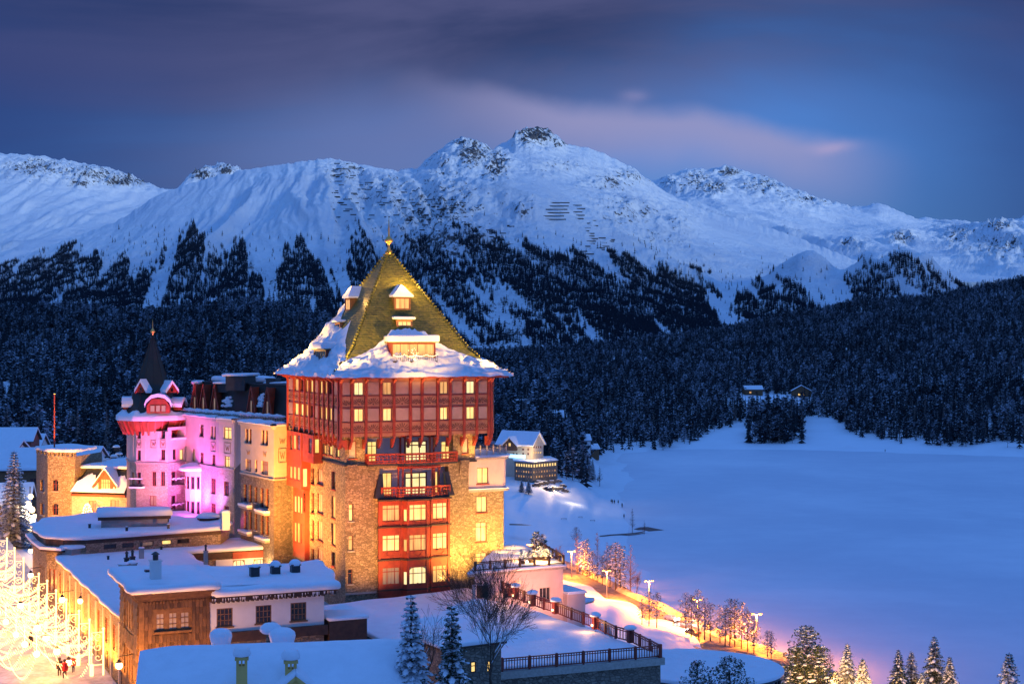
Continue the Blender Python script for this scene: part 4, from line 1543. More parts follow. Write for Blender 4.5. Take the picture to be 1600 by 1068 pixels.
ap = T3(uc, vc, zap)
fi.lathe((ap.x, ap.y, zap-0.5), [(0.42, 0), (0.30, 0.5), (0.14, 0.9), (0.12, 1.25), (0.30, 1.4), (0.55, 1.62), (0.52, 1.85), (0.30, 2.05), (0.12, 2.3), (0.09, 3.2), (0.02, 4.6)], 12)
fi.build("finial", M["brass"], tower, smooth=True)

# snow lying on the flared foot of the roof
def roof_snow(side, top, lo=1.025, seed=0, th=0.60):
    na, ns = 90, 26
    vs = []
    for i in range(na+1):
        a = -0.014+1.028*i/na
        tp = top(min(1, max(0, a)))
        for j in range(ns+1):
            f = j/ns
            s = lo+(tp-lo)*f
            n = 0.55+0.65*(pnoise(a*7+seed, s*14)+0.7*pnoise(a*21+seed, s*40)+0.55*pnoise(a*50, s*95))
            l = th*float(np.clip(n, 0.15, 1.6))*min(1, (1-f)*5+0.12)*(min(1, f*8+0.35))
            p = roof_pt(side, a, s, 0.04+l)
            if j == 0: p = p+Vector((0, 0, -0.22))
            vs.append(p)
    fs = []
    for i in range(na):
        for j in range(ns):
            q = i*(ns+1)+j
            fs.append((q, q+ns+1, q+ns+2, q+1))
    mb = MB(); mb.add(vs, fs)
    mb.build("roof_snow", M["snowfine"], tower, smooth=True)
def top_front(a):
    e = float(np.interp(a, [0, .08, .2, .33, .45, .55, .68, .78, .88, 1.0], [.80, .74, .66, .56, .545, .55, .57, .66, .72, .80]))
    return e+0.012*float(pnoise(a*26, 3.3))+0.006*float(pnoise(a*70, 1.3))
def top_left(a):
    e = float(np.interp(a, [0, .1, .3, .5, .62, .75, .9, 1.0], [.30, .42, .52, .55, .50, .62, .70, .78]))
    return e+0.014*float(pnoise(a*22, 7.3))+0.006*float(pnoise(a*60, 1.3))
roof_snow(0, top_front, seed=1)
roof_snow(3, top_left, seed=9)
roof_snow(1, top_front, seed=5)
roof_snow(2, top_front, seed=6)

# ---- dormers
def dormer(side, a, s_face, w, h, depth, wmat, roofh, n, pane, hip=True, snow=0.25, flat=False, sub=0.15, name="dormer"):
    """box dormer standing out of the roof; its face at scale s_face"""
    base = roof_pt(side, a, s_face)
    out = {0: -E2, 3: -E1}[side]; rt_ = {0: E1, 3: -E2}[side]
    P0 = Vector((base.x, base.y))
    Al = P0-rt_*(w/2); Br = P0+rt_*(w/2)
    f = Facade(Al, Br)
    z0 = base.z-sub; z1 = z0+h
    mb = MB()
    hole = (0.14, w-0.14, z0+0.30, z1-0.12)
    f.wall(mb, z0, z1, [hole], rev=0.12)
    for (p, q) in ((Al-out*depth, Al), (Br, Br-out*depth)):
        Facade(p, q).wall(mb, z0-0.3, z1)
    d = mb.build(name, M[wmat], tower)
    window(d, f, hole, pane, nx=n, rec=0.08, t=0.07, frame="redframe")
    rb = MB()
    ov = 0.28
    c4 = [f.pt(-ov, z1, ov), f.pt(w+ov, z1, ov), f.pt(w+ov, z1, -depth), f.pt(-ov, z1, -depth)]
    if flat:
        rb.hexa(c4+[(x, y, z1+0.12) for (x, y, z) in c4])
    else:
        r0 = f.pt(w/2, z1+roofh, -0.5 if hip else ov); r1 = f.pt(w/2, z1+roofh, -depth)
        rb.add(c4+[r0, r1], ((0, 1, 4), (1, 2, 5, 4), (3, 0, 4, 5), (2, 3, 5), (3, 2, 1, 0)))
    rb.build("dormer_roof", M["tile"], d)
    if snow:
        sn = MB()
        if flat:
            sn = MB()
            cs = [f.pt(-ov, z1+0.12, ov), f.pt(w+ov, z1+0.12, ov), f.pt(w+ov, z1+0.12, -depth*0.6), f.pt(-ov, z1+0.12, -depth*0.6)]
            snow_sheet("snow", [(c[0], c[1]) for c in cs], z1+0.13, snow, d, "snowfine", seed=3, over=0.05, amp=0.05)
        else:
            up = Vector((0, 0, snow))
            pts = [Vector(c)+Vector((0, 0, 0.02)) for c in c4]+[Vector(r0), Vector(r1)]
            tp = [p+up for p in pts]
            sn.add(pts+tp, ((6, 7, 10), (7, 8, 11, 10), (9, 6, 10, 11), (0, 1, 7, 6), (1, 2, 8, 7), (3, 0, 6, 9)))
            sn.build("snow", M["snowfine"], d, smooth=False)
    return d, f, z0, z1
def a_for(side, px, s):
    best = min(range(0, 201), key=lambda i: abs((lambda p: 800+F*p.x/p.y)(roof_pt(side, i/200, s))-px))
    return best/200
dormer(0, a_for(0, 629, .42), 0.42, 2.1, 1.75, 2.6, "brownwood", 1.35, 3, "litdim", snow=0.22)
dormer(0, a_for(0, 632, .535), 0.535, 2.0, 1.0, 1.6, "fanboard", 0.1, 3, "lit", flat=True, snow=0.30)
d_, fd, dz0, dz1 = dormer(0, a_for(0, 646, .80), 0.80, 5.6, 2.35, 3.2, "redframe", 0.1, 5, "litdim", flat=True, snow=0.75)
# balcony rail and light garland of the big dormer
gr = MB()
for i in range(24):
    u = 0.0+5.6*i/23
    gr.bar(fd.pt(u, dz0+0.15, 0.62), fd.pt(u, dz0+0.95, 0.62), 0.04)
gr.bar(fd.pt(0, dz0+0.95, 0.62), fd.pt(5.6, dz0+0.95, 0.62), 0.06)
gr.bar(fd.pt(0, dz0+0.15, 0.62), fd.pt(5.6, dz0+0.15, 0.62), 0.06)
for u in (0, 5.6): gr.bar(fd.pt(u, dz0+0.95, 0.62), fd.pt(u, dz0+0.95, 0), 0.06)
fd.slab(gr, 0, 5.6, dz0, dz0+0.12, 0.0, 0.66)
gr.build("dormer_railing", M["darkwood"], d_)
gl = MB()
for i in range(70):
    t = i/69
    gl.ball(fd.pt(5.6*t, dz0+0.95-0.22*abs(math.sin(t*math.pi*4))+random.uniform(-.05, .05), 0.70), 0.035, 4)
for i in range(34):
    gl.ball(fd.pt(random.gauss(2.5, 0.3), dz0+random.uniform(0.2, 1.7), 0.72), 0.04, 4)
gl.build("light_garland", M["bulb"], d_, kind="stuff")
dormer(3, a_for(3, 543, .42), 0.42, 2.1, 1.75, 2.6, "brownwood", 1.35, 2, "litdim", snow=0.22)
dormer(3, a_for(3, 527, .55), 0.55, 2.0, 1.0, 1.6, "fanboard", 0.1, 2, "glass", flat=True, snow=0.30)
dormer(3, a_for(3, 499, .82), 0.82, 5.0, 1.7, 3.2, "redframe", 0.1, 5, "glass", flat=True, snow=0.75)
# ---- red oriel boxes on the left side
def oriel(u0, v0, v1, z0, z1, front, left, mat="redwood", name="oriel"):
    fo = Facade(T(u0, v0), T(UL, v0)); lo_ = Facade(T(u0, v1), T(u0, v0))
    mb = MB()
    hf = [fo.rect(*r) for (r, p) in front]; hl = [lo_.rect(*r) for (r, p) in left]
    fo.wall(mb, z0, z1, hf, rev=0.12); lo_.wall(mb, z0, z1, hl, rev=0.12)
    Facade(T(UL, v1), T(u0, v1)).wall(mb, z0, z1)
    mb.prism([tuple(T(u0, v0)), tuple(T(UL, v0)), tuple(T(UL, v1)), tuple(T(u0, v1))], z0-0.08, z0, 0)
    mb.prism([tuple(T(u0, v0)), tuple(T(UL, v0)), tuple(T(UL, v1)), tuple(T(u0, v1))], z1, z1+0.06, 0)
    o = mb.build(name, M[mat], tower)
    for h, (r, p) in zip(hf, front): window(o, fo, h, p, nx=1, rec=0.08)
    for h, (r, p) in zip(hl, left): window(o, lo_, h, p, nx=1, rec=0.08)
    return o
zo_t = zo0-0.4
oriel(-0.3, 15.3, 22.2, Zat(763, 184), zo_t,
      [((472.5, 681, 479, 708), "litdim"), ((472.5, 731, 481, 761), "lit")],
      [((452.5, 679, 456.5, 702), "glass"), ((458, 679, 462.5, 702), "litdim"), ((464, 679, 468.5, 703), "glass"),
       ((452.5, 727.5, 456.5, 747.5), "litdim"), ((458, 728, 462.5, 749), "litdim"), ((464, 729, 468.5, 750.5), "litdim")])
oriel(-0.3, 10.0, 14.8, Zat(722, 180), zo_t,
      [((491.5, 685, 499.5, 708), "lit")], [((482, 684, 487, 708), "glass")])
oriel(0.25, 15.8, 21.0, Zat(872, 186), Zat(764, 186),
      [((473.8, 770, 478, 800), "glass")],
      [((459.5, 774, 463, 800), "lit"), ((464.5, 774, 468, 801), "lit"), ((469.3, 776, 472, 803), "lit"),
       ((459.5, 815, 463, 846), "litdim"), ((464.5, 816, 468, 848), "litdim"), ((469.3, 817, 472, 849), "glass")], name="oriel")

# ------------------------------------------------------------------ annex on the right
annex = thing("hotel_annex", "stone annex with rose plaster top storey and glass railed roof terrace, right of the tower", "building", T3(19, 4, BASE))
VA = 1.6
UA1 = 21.3
aF = Facade(T(16.4, VA), T(UA1, VA)); aR = Facade(T(UA1, VA), T(UA1, VA+15))
za0, za1, za2 = 47.0, Zat(765.5, 178), Zat(718, 178)
am = MB(); ap_ = MB()
ha = [aF.rect(744.5, 775, 761, 800), aF.rect(743.5, 815.5, 760.5, 846), aF.rect(743.5, 863, 760.5, 891)]
aF.wall(am, za0, za1, ha, rev=0.32)
aR.wall(am, za0, za1)
am.build("wall", M["stone"], annex)
hp = [aF.rect(745.5, 730, 763, 755)]
# rounded corner of the plaster storey
aF.wall(ap_, za1, za2, hp, rev=0.25, u1=aF.L-0.2)
cc = T(UA1-0.2, VA+0.8)
arc = [T(UA1-0.2+0.75*math.sin(t), VA+0.8-0.8*math.cos(t)) for t in [i/6*math.pi/2 for i in range(7)]]
for i in range(6): Facade(arc[i], arc[i+1]).wall(ap_, za1, za2)
Facade(arc[-1], T(UA1+0.55, VA+15)).wall(ap_, za1, za2)
ap_.build("plaster_storey", M["pinkwall"], annex)
for h, p in zip(ha+hp, ("lit", "lit", "lit", "lit")):
    window(annex, aF, h, p, nx=2, rec=0.2, transom=0.76 if h in ha[1:] else None, sill="redwood")
tb_ = MB()
poly = [tuple(T(16.5, VA-0.25)), tuple(T(UA1+0.3, VA-0.25)), tuple(T(UA1+0.9, VA+0.5)), tuple(T(UA1+0.9, VA+15)), tuple(T(16.5, VA+15))]
tb_.prism(poly, za1-0.25, za1+0.02)
tb_.prism(poly, za2-0.05, za2+0.22)
tb_.build("cornice", M["stonesill"], annex)
snow_sheet("roof_snow", poly, za2+0.22, 0.30, annex, seed=2, over=0.05)
sl = MB()
aF.slab(sl, 0.2, aF.L+0.6, za1+0.02, za1+0.14, 0.02, 0.24)
sl.build("ledge_snow", M["snowfine"], annex)
# glass balustrade of the roof terrace
gp = [T3(17.4, VA+0.2, za2+0.25), T3(UA1+0.5, VA+0.4, za2+0.25), T3(UA1+0.6, VA+14, za2+0.25)]
gm = MB()
for a, b in zip(gp[:-1], gp[1:]):
    gm.bar(a+Vector((0, 0, 1.15)), b+Vector((0, 0, 1.15)), 0.06)
    gm.quad(a+Vector((0, 0, .1)), b+Vector((0, 0, .1)), b+Vector((0, 0, 1.1)), a+Vector((0, 0, 1.1)), 1)
m_, t_, b_ = newmat("balustrade glass")
b_.inputs["Base Color"].default_value = (0.35, 0.38, 0.36, 1); b_.inputs["Roughness"].default_value = 0.08; b_.inputs["Alpha"].default_value = 0.45
M["glasspanel"] = m_
gm.build("glass_balustrade", [M["iron"], M["glasspanel"]], annex)
pm = MB().box((0, 0, 0), 0.14, 0.14, 1.45).mesh("balustrade_post", M["cream"])
for i in range(6):
    q = gp[0]+(gp[1]-gp[0])*(i/5)
    small_part("balustrade_post", pm, annex, q, TH)
# balconies on the far side, seen in profile
for (y0, y1, ys) in ((748, 761, 733), (786, 806.5, 776), (840, 853.5, 825)):
    D_ = 184
    zt, zb = Zat(y0, D_), Zat(y1, D_)
    b = MB()
    c = T(UA1+1.25, VA+5)
    Fb = Facade(T(UA1+0.0, VA+4), T(UA1+1.7, VA+4))
    b.prism([tuple(T(UA1, VA+4)), tuple(T(UA1+1.6, VA+4)), tuple(T(UA1+1.6, VA+8)), tuple(T(UA1, VA+8))], zb, zt)
    o = b.build("balcony", M["redwood"], annex)
    s_ = MB()
    q = T(UA1+0.75, VA+6)
    s_.lathe((q.x, q.y, zt-0.02), [(0.85, 0), (0.92, 0.25), (0.88, 0.6), (0.7, 0.9), (0.35, 1.05), (0.02, 1.08)], 14)
    s_.build("snow", M["snow"], o, smooth=True)
# ------------------------------------------------------------------ west wings of the hotel
def Q(px, D): return (Xat(px, D), D)

def zplane(px, py, z):
    """ground point where the view column/row meets height z"""
    D = (CAMZ-z)*F/(py-HOR)
    return (Xat(px, D), D)

def letters_W(f, px0, py0, px1, py1, parent, mat, name="monogram_panel", frame=True, crown=False):
    u0, u1, z0, z1 = f.rect(px0, py0, px1, py1)
    mb = MB()
    w = 0.075
    def seg(a, b, wd=w): mb.bar(f.pt(a[0], a[1], 0.03), f.pt(b[0], b[1], 0.03), wd, 0.05, up=(f.n.x, f.n.y, 0))
    if frame:
        for a, b in (((u0, z0), (u1, z0)), ((u1, z0), (u1, z1)), ((u1, z1), (u0, z1)), ((u0, z1), (u0, z0))): seg(a, b, 0.06)
    mu, hz = (u1-u0), (z1-z0)
    zz0, zz1 = z0+hz*0.25, z0+hz*0.78
    xs = [u0+mu*q for q in (0.2, 0.36, 0.5, 0.64, 0.8)]
    ys = [zz1, zz0, zz1-(zz1-zz0)*0.25, zz0, zz1]
    for i in range(4): seg((xs[i], ys[i]), (xs[i+1], ys[i+1]))
    if crown:
        zc = z1+hz*0.35; t = hz*0.4
        xs = [u0+mu*q for q in (0.15, 0.3, 0.42, 0.5, 0.58, 0.7, 0.85)]
        ys = [zc+t, zc, zc+t*0.8, zc, zc+t*0.8, zc, zc+t]
        for i in range(6): seg((xs[i], ys[i]), (xs[i+1], ys[i+1]), 0.06)
    mb.build(name, M[mat], parent)

M["sgraffito"] = simple("brown sgraffito line", (0.22, 0.14, 0.09), 0.85, bs=0)
ZLED, ZCOR = 60.2, 67.1
wing = thing("hotel_wing", "cream plastered hotel wing on a rubble stone base, joined to the tower on its left", "building", (*Q(420, 196), 44))
wf1 = Facade(Q(376, 200.6), Q(428, 190.0)); wf2 = Facade(Q(428, 190.0), Q(456, 192.4))
def facade_set(parent, f, rects, zsplit, z0, z1, lower, upper, rev=0.3):
    """rects: (px0,py0,px1,py1,pane,nx,transom)"""
    lo_, hi_ = MB(), MB()
    hs = [f.rect(*r[:4]) for r in rects]
    lo_h = [h for h in hs if h[3] <= zsplit+0.3]; hi_h = [h for h in hs if h[3] > zsplit+0.3]
    hi_h = [(a, b, max(c, zsplit+0.15), d) for a, b, c, d in hi_h]
    f.wall(lo_, z0, zsplit, lo_h, rev=rev); f.wall(hi_, zsplit, z1, hi_h, rev=rev)
    lo_.build("stone_wall", M[lower], parent); hi_.build("plaster_wall", M[upper], parent)
    i = 0
    for h, r in zip(hs, rects):
        if h[3] > zsplit+0.3: h = (h[0], h[1], max(h[2], zsplit+0.15), h[3])
        window(parent, f, h, r[4], nx=r[5], transom=r[6] if len(r) > 6 else None, rec=0.2, sill="stonesill", arch=r[7] if len(r) > 7 else False)
    return hs
wr = []
for (x0, x1, y0, y1) in ((383.3, 387.8, 669.6, 692), (389, 393, 669.8, 693), (408.6, 413, 671.6, 695), (414.3, 418.7, 672, 696),
                         (383.9, 392.5, 717, 735.5), (398.7, 401.8, 718, 737), (408.6, 418.7, 720, 741),
                         (381, 386.4, 756, 784), (389, 393.6, 757, 785), (397.7, 401.8, 760, 785), (407, 412.2, 762, 793), (415, 420, 763, 794),
                         (381, 386.4, 798, 826), (389, 393.6, 799, 827), (397.7, 401.8, 802, 828), (407, 412.2, 804, 835), (415, 420, 805, 836)):
    wr.append((x0, y0, x1, y1, "litlow" if (int(x0) in (408, 383) and y0 > 700) else "glass", 3 if x1-x0 > 7 else 1, 0.72))
facade_set(wing, wf1, wr, ZLED, 44, ZCOR, "stonedark", "cream")
facade_set(wing, wf2, [], ZLED, 44, ZCOR, "stonedark", "cream")
letters_W(wf2, 435, 700.5, 447, 722, wing, "sgraffito", crown=True)
letters_W(wf1, 384.5, 700, 392, 713, wing, "sgraffito", frame=False)
letters_W(wf1, 410, 701, 418, 717, wing, "sgraffito", frame=False)
def trim(parent, fs, z, h, o, mat, name, e=0.0):
    mb = MB()
    for i, f in enumerate(fs):
        f.slab(mb, -e, f.L+e, z-h/2, z+h/2+0.003*i, -0.05, o+0.003*i)
    return mb.build(name, M[mat], parent)
trim(wing, (wf1, wf2), ZLED, 0.22, 0.16, "stonesill", "string_course")
trim(wing, (wf1, wf2), ZCOR-0.15, 0.4, 0.35, "cream", "cornice")
# balcony boxes with snow
for (x0, x1, y) in ((380, 394, 788), (405.5, 421.5, 797), (380, 394, 829), (405.5, 421.5, 839)):
    u0, z = wf1.uz(x0, y); u1, _ = wf1.uz(x1, y)
    mb = MB(); wf1.slab(mb, u0, u1, z-0.3, z, 0.0, 0.7); b = mb.build("balcony", M["stonesill"], wing)
    q0, q1 = wf1.pt(u0, z, 0.68), wf1.pt(u1, z, 0.68)
    s_ = MB(); wf1.slab(s_, u0-0.05, u1+0.05, z, z+0.28, 0.02, 0.78); s_.build("snow", M["snowfine"], b)

pink = thing("hotel_wing", "magenta floodlit hotel wing with bowed bay, between round tower and cream wing", "building", (*Q(330, 212), 44))
pf1 = Facade(Q(290, 219.0), Q(342, 208.0)); pf2 = Facade(Q(342, 208.0), Q(366, 205.3)); pf3 = Facade(Q(366, 205.3), Q(380, 222))
pr = [(312, 663, 318, 682, "glass", 1, .7, 1.0), (329, 665.5, 332.5, 685.5, "glass", 1), (333.8, 665.8, 337, 686, "glass", 1),
      (312, 706.7, 318, 728, "glass", 2, .75), (330.7, 710, 336.5, 729, "glass", 2, .75), (300, 701, 305, 720, "litlow", 1),
      (329, 747, 337, 771.5, "glass", 3, .75), (329, 786, 337, 808, "glass", 3, .75)]
facade_set(pink, pf1, pr, ZLED, 44, ZCOR, "stonepale", "pinkwall")
facade_set(pink, pf2, [(349.5, 667, 361.5, 685.5, "lit", 2, .75), (351, 712.5, 359, 729.5, "lit", 2, .75), (350, 752, 357.5, 774, "glass", 2, .75), (350, 790, 357.5, 812, "glass", 2, .75)], ZLED, 44, ZCOR, "stonepale", "pinkwall")
facade_set(pink, pf3, [], ZLED, 44, ZCOR, "stonedark", "pinkwall")
letters_W(pf2, 350.5, 691.5, 360.5, 708, pink, "sgraffito")
letters_W(pf1, 330, 690.5, 337, 705, pink, "sgraffito")
trim(pink, (pf1, pf2), ZLED, 0.22, 0.16, "stonesill", "string_course")
trim(pink, (pf1, pf2), ZCOR-0.15, 0.4, 0.35, "pinkwall", "cornice")
# bowed bay with a domed snow roof
bc = pf1.uz(306, 760)[0]
bw = MB()
bpts = []
for i in range(7):
    t = math.pi*i/6
    bpts.append(pf1.pt(bc-2.1*math.cos(t), 0, 1.5*math.sin(t))[:2])
zb1 = Zat(737, 212)
bfac = [Facade(bpts[i], bpts[i+1]) for i in range(6)]
bholes = []
for f in bfac:
    hs = []
    if f.L > 0.7:
        for (ya, yb) in ((746, 766), (785, 805)):
            hs.append((0.18, f.L-0.18, Zat(yb, 212), Zat(ya, 212)))
    f.wall(bw, 44, zb1, hs, rev=0.12)
    bholes.append(hs)
bay = bw.build("bow_bay", M["pinkwall"], pink)
for f, hs in zip(bfac, bholes):
    for h in hs: window(bay, f, h, "glass", nx=1, rec=0.08)
s_ = MB(); q = pf1.pt(bc, zb1, 0.2)
s_.lathe(q, [(2.2, -0.02), (2.35, 0.15), (2.2, 0.5), (1.6, 0.85), (0.8, 1.05), (0.02, 1.1)], 16)
s_.build("snow", M["snow"], pink, smooth=True)

# ---- round pink tower with the pointed roof
rt_ = thing("round_tower", "round pink floodlit corner tower with dark pointed roof and red bracketed eave", "building", (*Q(240, 222), 44))
g = [Facade(Q(198, 224.0), Q(203, 219.5)), Facade(Q(203, 219.5), Q(213, 217.2)), Facade(Q(213, 217.2), Q(262, 215.6)), Facade(Q(262, 215.6), Q(290.5, 218.8))]
ZT = 64.9
g2r = [(214.5, 673.5, 220, 685, "glass", 1), (252, 673, 258, 685, "glass", 1), (214.5, 703, 220, 719, "glass", 1), (251.5, 702, 258, 718.5, "glass", 2),
       (214.5, 737.5, 220, 756, "glass", 1), (237.6, 736.5, 244, 759, "redpane", 2), (251, 736.5, 257.8, 759, "redpane", 2), (233.5, 774, 244.5, 790, "litlow", 2)]
M["redpane"] = M["glass"]
facade_set(rt_, g[0], [], ZLED, 44, ZT, "stonepale", "pinkwall")
facade_set(rt_, g[1], [(206, 737, 210, 757, "litlow", 1)], ZLED, 44, ZT, "stonepale", "pinkwall")
facade_set(rt_, g[2], g2r, ZLED, 44, ZT, "stonepale", "pinkwall")
# loggias: deep openings with snowed railings
lw = MB(); lw2 = MB()
g3 = g[3]
lh = [(*g3.rect(268, 671, 288.5, 686), 1.6), (*g3.rect(268, 733.5, 288, 757), 1.6), (*g3.rect(268, 771, 288, 797), 1.6)]
sm = [g3.rect(270, 701.5, 275.5, 718), g3.rect(281, 701.5, 287, 718)]
g3.wall(lw, ZLED, ZT+0.6, [lh[0]]+sm, rev=0.25); g3.wall(lw2, 44, ZLED, lh[1:], rev=0.25)
lw.build("plaster_wall", M["pinkwall"], rt_); lw2.build("stone_wall", M["stonepale"], rt_)
for s_, pn in zip(sm, ("glass", "lit")): window(rt_, g3, s_, pn, nx=1, rec=0.2)
for i, h in enumerate(lh):
    b = MB()
    u0, u1, z0, z1 = h[:4]
    b.quad(g3.pt(u0, z0, -1.6), g3.pt(u1, z0, -1.6), g3.pt(u1, z1, -1.6), g3.pt(u0, z1, -1.6))
    bw_ = b.build("loggia_wall", M["pinkwall"] if i else M["darkwood"], rt_)
    window(rt_, g3, (u0+1.1, u1-0.35, z0+(0.1 if i else 0.3), z1-0.4), "glass", nx=2, rec=1.53, t=0.07)
    r_ = MB()
    if i:
        for k in range(11):
            u = u0+(u1-u0)*k/10
            r_.bar(g3.pt(u, z0, 0.08), g3.pt(u, z0+0.9, 0.08), 0.04)
        r_.bar(g3.pt(u0, z0+0.9, 0.08), g3.pt(u1, z0+0.9, 0.08), 0.06)
        r_.bar(g3.pt(u0, z0+0.05, 0.08), g3.pt(u1, z0+0.05, 0.08), 0.06)
        rr = r_.build("loggia_railing", M["iron"], rt_)
        sn = MB()
        for k in range(8):
            u = u0+(u1-u0)*(k+0.5)/8
            sn.ball(g3.pt(u, z0+0.93+0.10*math.sin(k*2.2), 0.1), 0.2, 6, sz=0.6)
        sn.build("snow", M["snowfine"], rt_, smooth=True, kind="stuff")
    else:
        sn = MB(); g3.slab(sn, u0-0.1, u1+0.1, z0-0.02, z0+0.25, -1.2, 0.25); sn.build("snow", M["snowfine"], rt_)
trim(rt_, g, ZLED, 0.22, 0.16, "stonesill", "string_course")
# flat pilasters and incised panels of the plaster storey
pl = MB()
for px in (208, 226, 246, 261):
    f = g[2] if px > 213 else g[1]
    u = f.up(px); f.slab(pl, u-0.22, u+0.22, ZLED+0.2, ZT, 0.0, 0.07)
pl.build("pilaster", M["pinkwall"], rt_, kind="stuff")
letters_W(g[2], 214, 687.5, 220.5, 699, rt_, "sgraffito")
letters_W(g[2], 251, 687.5, 258.5, 699, rt_, "sgraffito")
letters_W(g[2], 236, 687.5, 245, 699, rt_, "sgraffito")
# balcony with an evergreen chain on the second floor
u0, z = g[2].uz(213.5, 757); u1, _ = g[2].uz(226, 757)
mb = MB(); g[2].slab(mb, u0-0.8, u1, z-0.2, z, 0, 0.8)
for k in range(10):
    u = u0-0.8+(u1-u0+0.8)*k/9
    mb.bar(g[2].pt(u, z, 0.75), g[2].pt(u, z+0.85, 0.75), 0.05)
mb.bar(g[2].pt(u0-0.8, z+0.85, 0.75), g[2].pt(u1, z+0.85, 0.75), 0.08)
b = mb.build("balcony", M["iron"], rt_)
sn = MB(); g[2].slab(sn, u0-0.8, u1, z+0.88, z+1.05, 0.62, 0.86); g[2].slab(sn, u0-0.8, u1, z-0.45, z-0.2, 0, 0.86); sn.build("snow", M["snowfine"], b)
# eave and roof
rc = Vector(Q(238.5, 220.5))
def octo(r, z, n=10, a0=-math.pi/2+math.pi/10): return [Vector((rc.x+r*math.cos(a0+2*math.pi*i/n), rc.y+r*math.sin(a0+2*math.pi*i/n), z)) for i in range(n)]
re_, rw_ = 5.35, 4.35
ze = Zat(656, 216)
cv_ = MB()
o1, o2 = octo(rw_, ZT-0.05), octo(re_, ze)
n_ = 10
cv_.add(o1+o2, [(i, (i+1) % n_, n_+(i+1) % n_, n_+i) for i in range(n_)])
cv_.build("cove", M["redwood"], rt_)
for i in range(30):
    a = 2*math.pi*i/30
    d = Vector((math.cos(a), math.sin(a), 0))
    if d.y > 0.45: continue
    br = MB(); c = Vector((rc.x, rc.y, 0))
    cosf = math.cos(((a+math.pi/2-math.pi/10) % (2*math.pi/10))-math.pi/10) if True else 1
    ri, ro = rw_*0.955/1, re_*0.955
    br.bar(c+d*(ri-0.1)+Vector((0, 0, ZT-0.55)), c+d*(ro-0.1)+Vector((0, 0, ze-0.15)), 0.22, 0.45)
    br.build("bracket", M["redwood"], rt_)
rprof = [(re_, ze), (4.55, ze+0.75), (3.75, ze+2.0), (3.05, ze+3.6), (2.45, ze+5.2), (0.05, Zat(523, 220.5))]
rm_ = MB()
rings = [octo(r, z) for r, z in rprof]
vs = [p for r in rings for p in r]
rm_.add(vs, [(k*n_+i, k*n_+(i+1) % n_, (k+1)*n_+(i+1) % n_, (k+1)*n_+i) for k in range(len(rings)-1) for i in range(n_)])
rm_.build("roof", M["green"], rt_)
sm_ = MB()
for i in range(n_):   # standing ridge rolls
    sm_.tube([rings[k][i] for k in range(len(rings))], 0.05, 4)
sm_.build("roof_ridge", M["green"], rt_, kind="stuff")
fi = MB(); fi.lathe((rc.x, rc.y, rprof[-1][1]-0.2), [(0.12, 0), (0.10, 0.35), (0.34, 0.6), (0.36, 0.8), (0.15, 1.05), (0.07, 1.2), (0.05, 1.9), (0.01, 2.6)], 10)
fi.build("finial", M["brass"], rt_, smooth=True)
# snow skirt with ragged upper rim
na, nr = 120, 9
vs = []
for j in range(nr):
    for i in range(na):
        a = 2*math.pi*i/na
        tp = 0.30+0.16*float(pnoise(math.cos(a)*3+9, math.sin(a)*3))+0.06*float(pnoise(i*0.7, 2.2))
        f = tp*j/(nr-1)
        rr = float(np.interp(f, [0, .2, .5, .8, 1], [re_+0.12, 4.6, 3.8, 3.1, 2.5])); zz = float(np.interp(f, [0, .2, .5, .8, 1], [ze, ze+.75, ze+2.0, ze+3.6, ze+5.2]))
        aa = ((a+math.pi/2-math.pi/10) % (2*math.pi/n_))-math.pi/n_
        rr = rr*math.cos(math.pi/n_)/math.cos(aa)
        l = 0.40*min(1, (1-j/(nr-1))*3+0.1)*(0.35 if j == 0 else 1)
        vs.append((rc.x+(rr+l*0.45)*math.cos(a), rc.y+(rr+l*.45)*math.sin(a), zz+l-(0.25 if j == 0 else 0)))
sk_ = MB(); sk_.add(vs, [(j*na+i, j*na+(i+1) % na, (j+1)*na+(i+1) % na, (j+1)*na+i) for j in range(nr-1) for i in range(na)])
sk_.build("roof_snow", M["snowfine"], rt_, smooth=True)
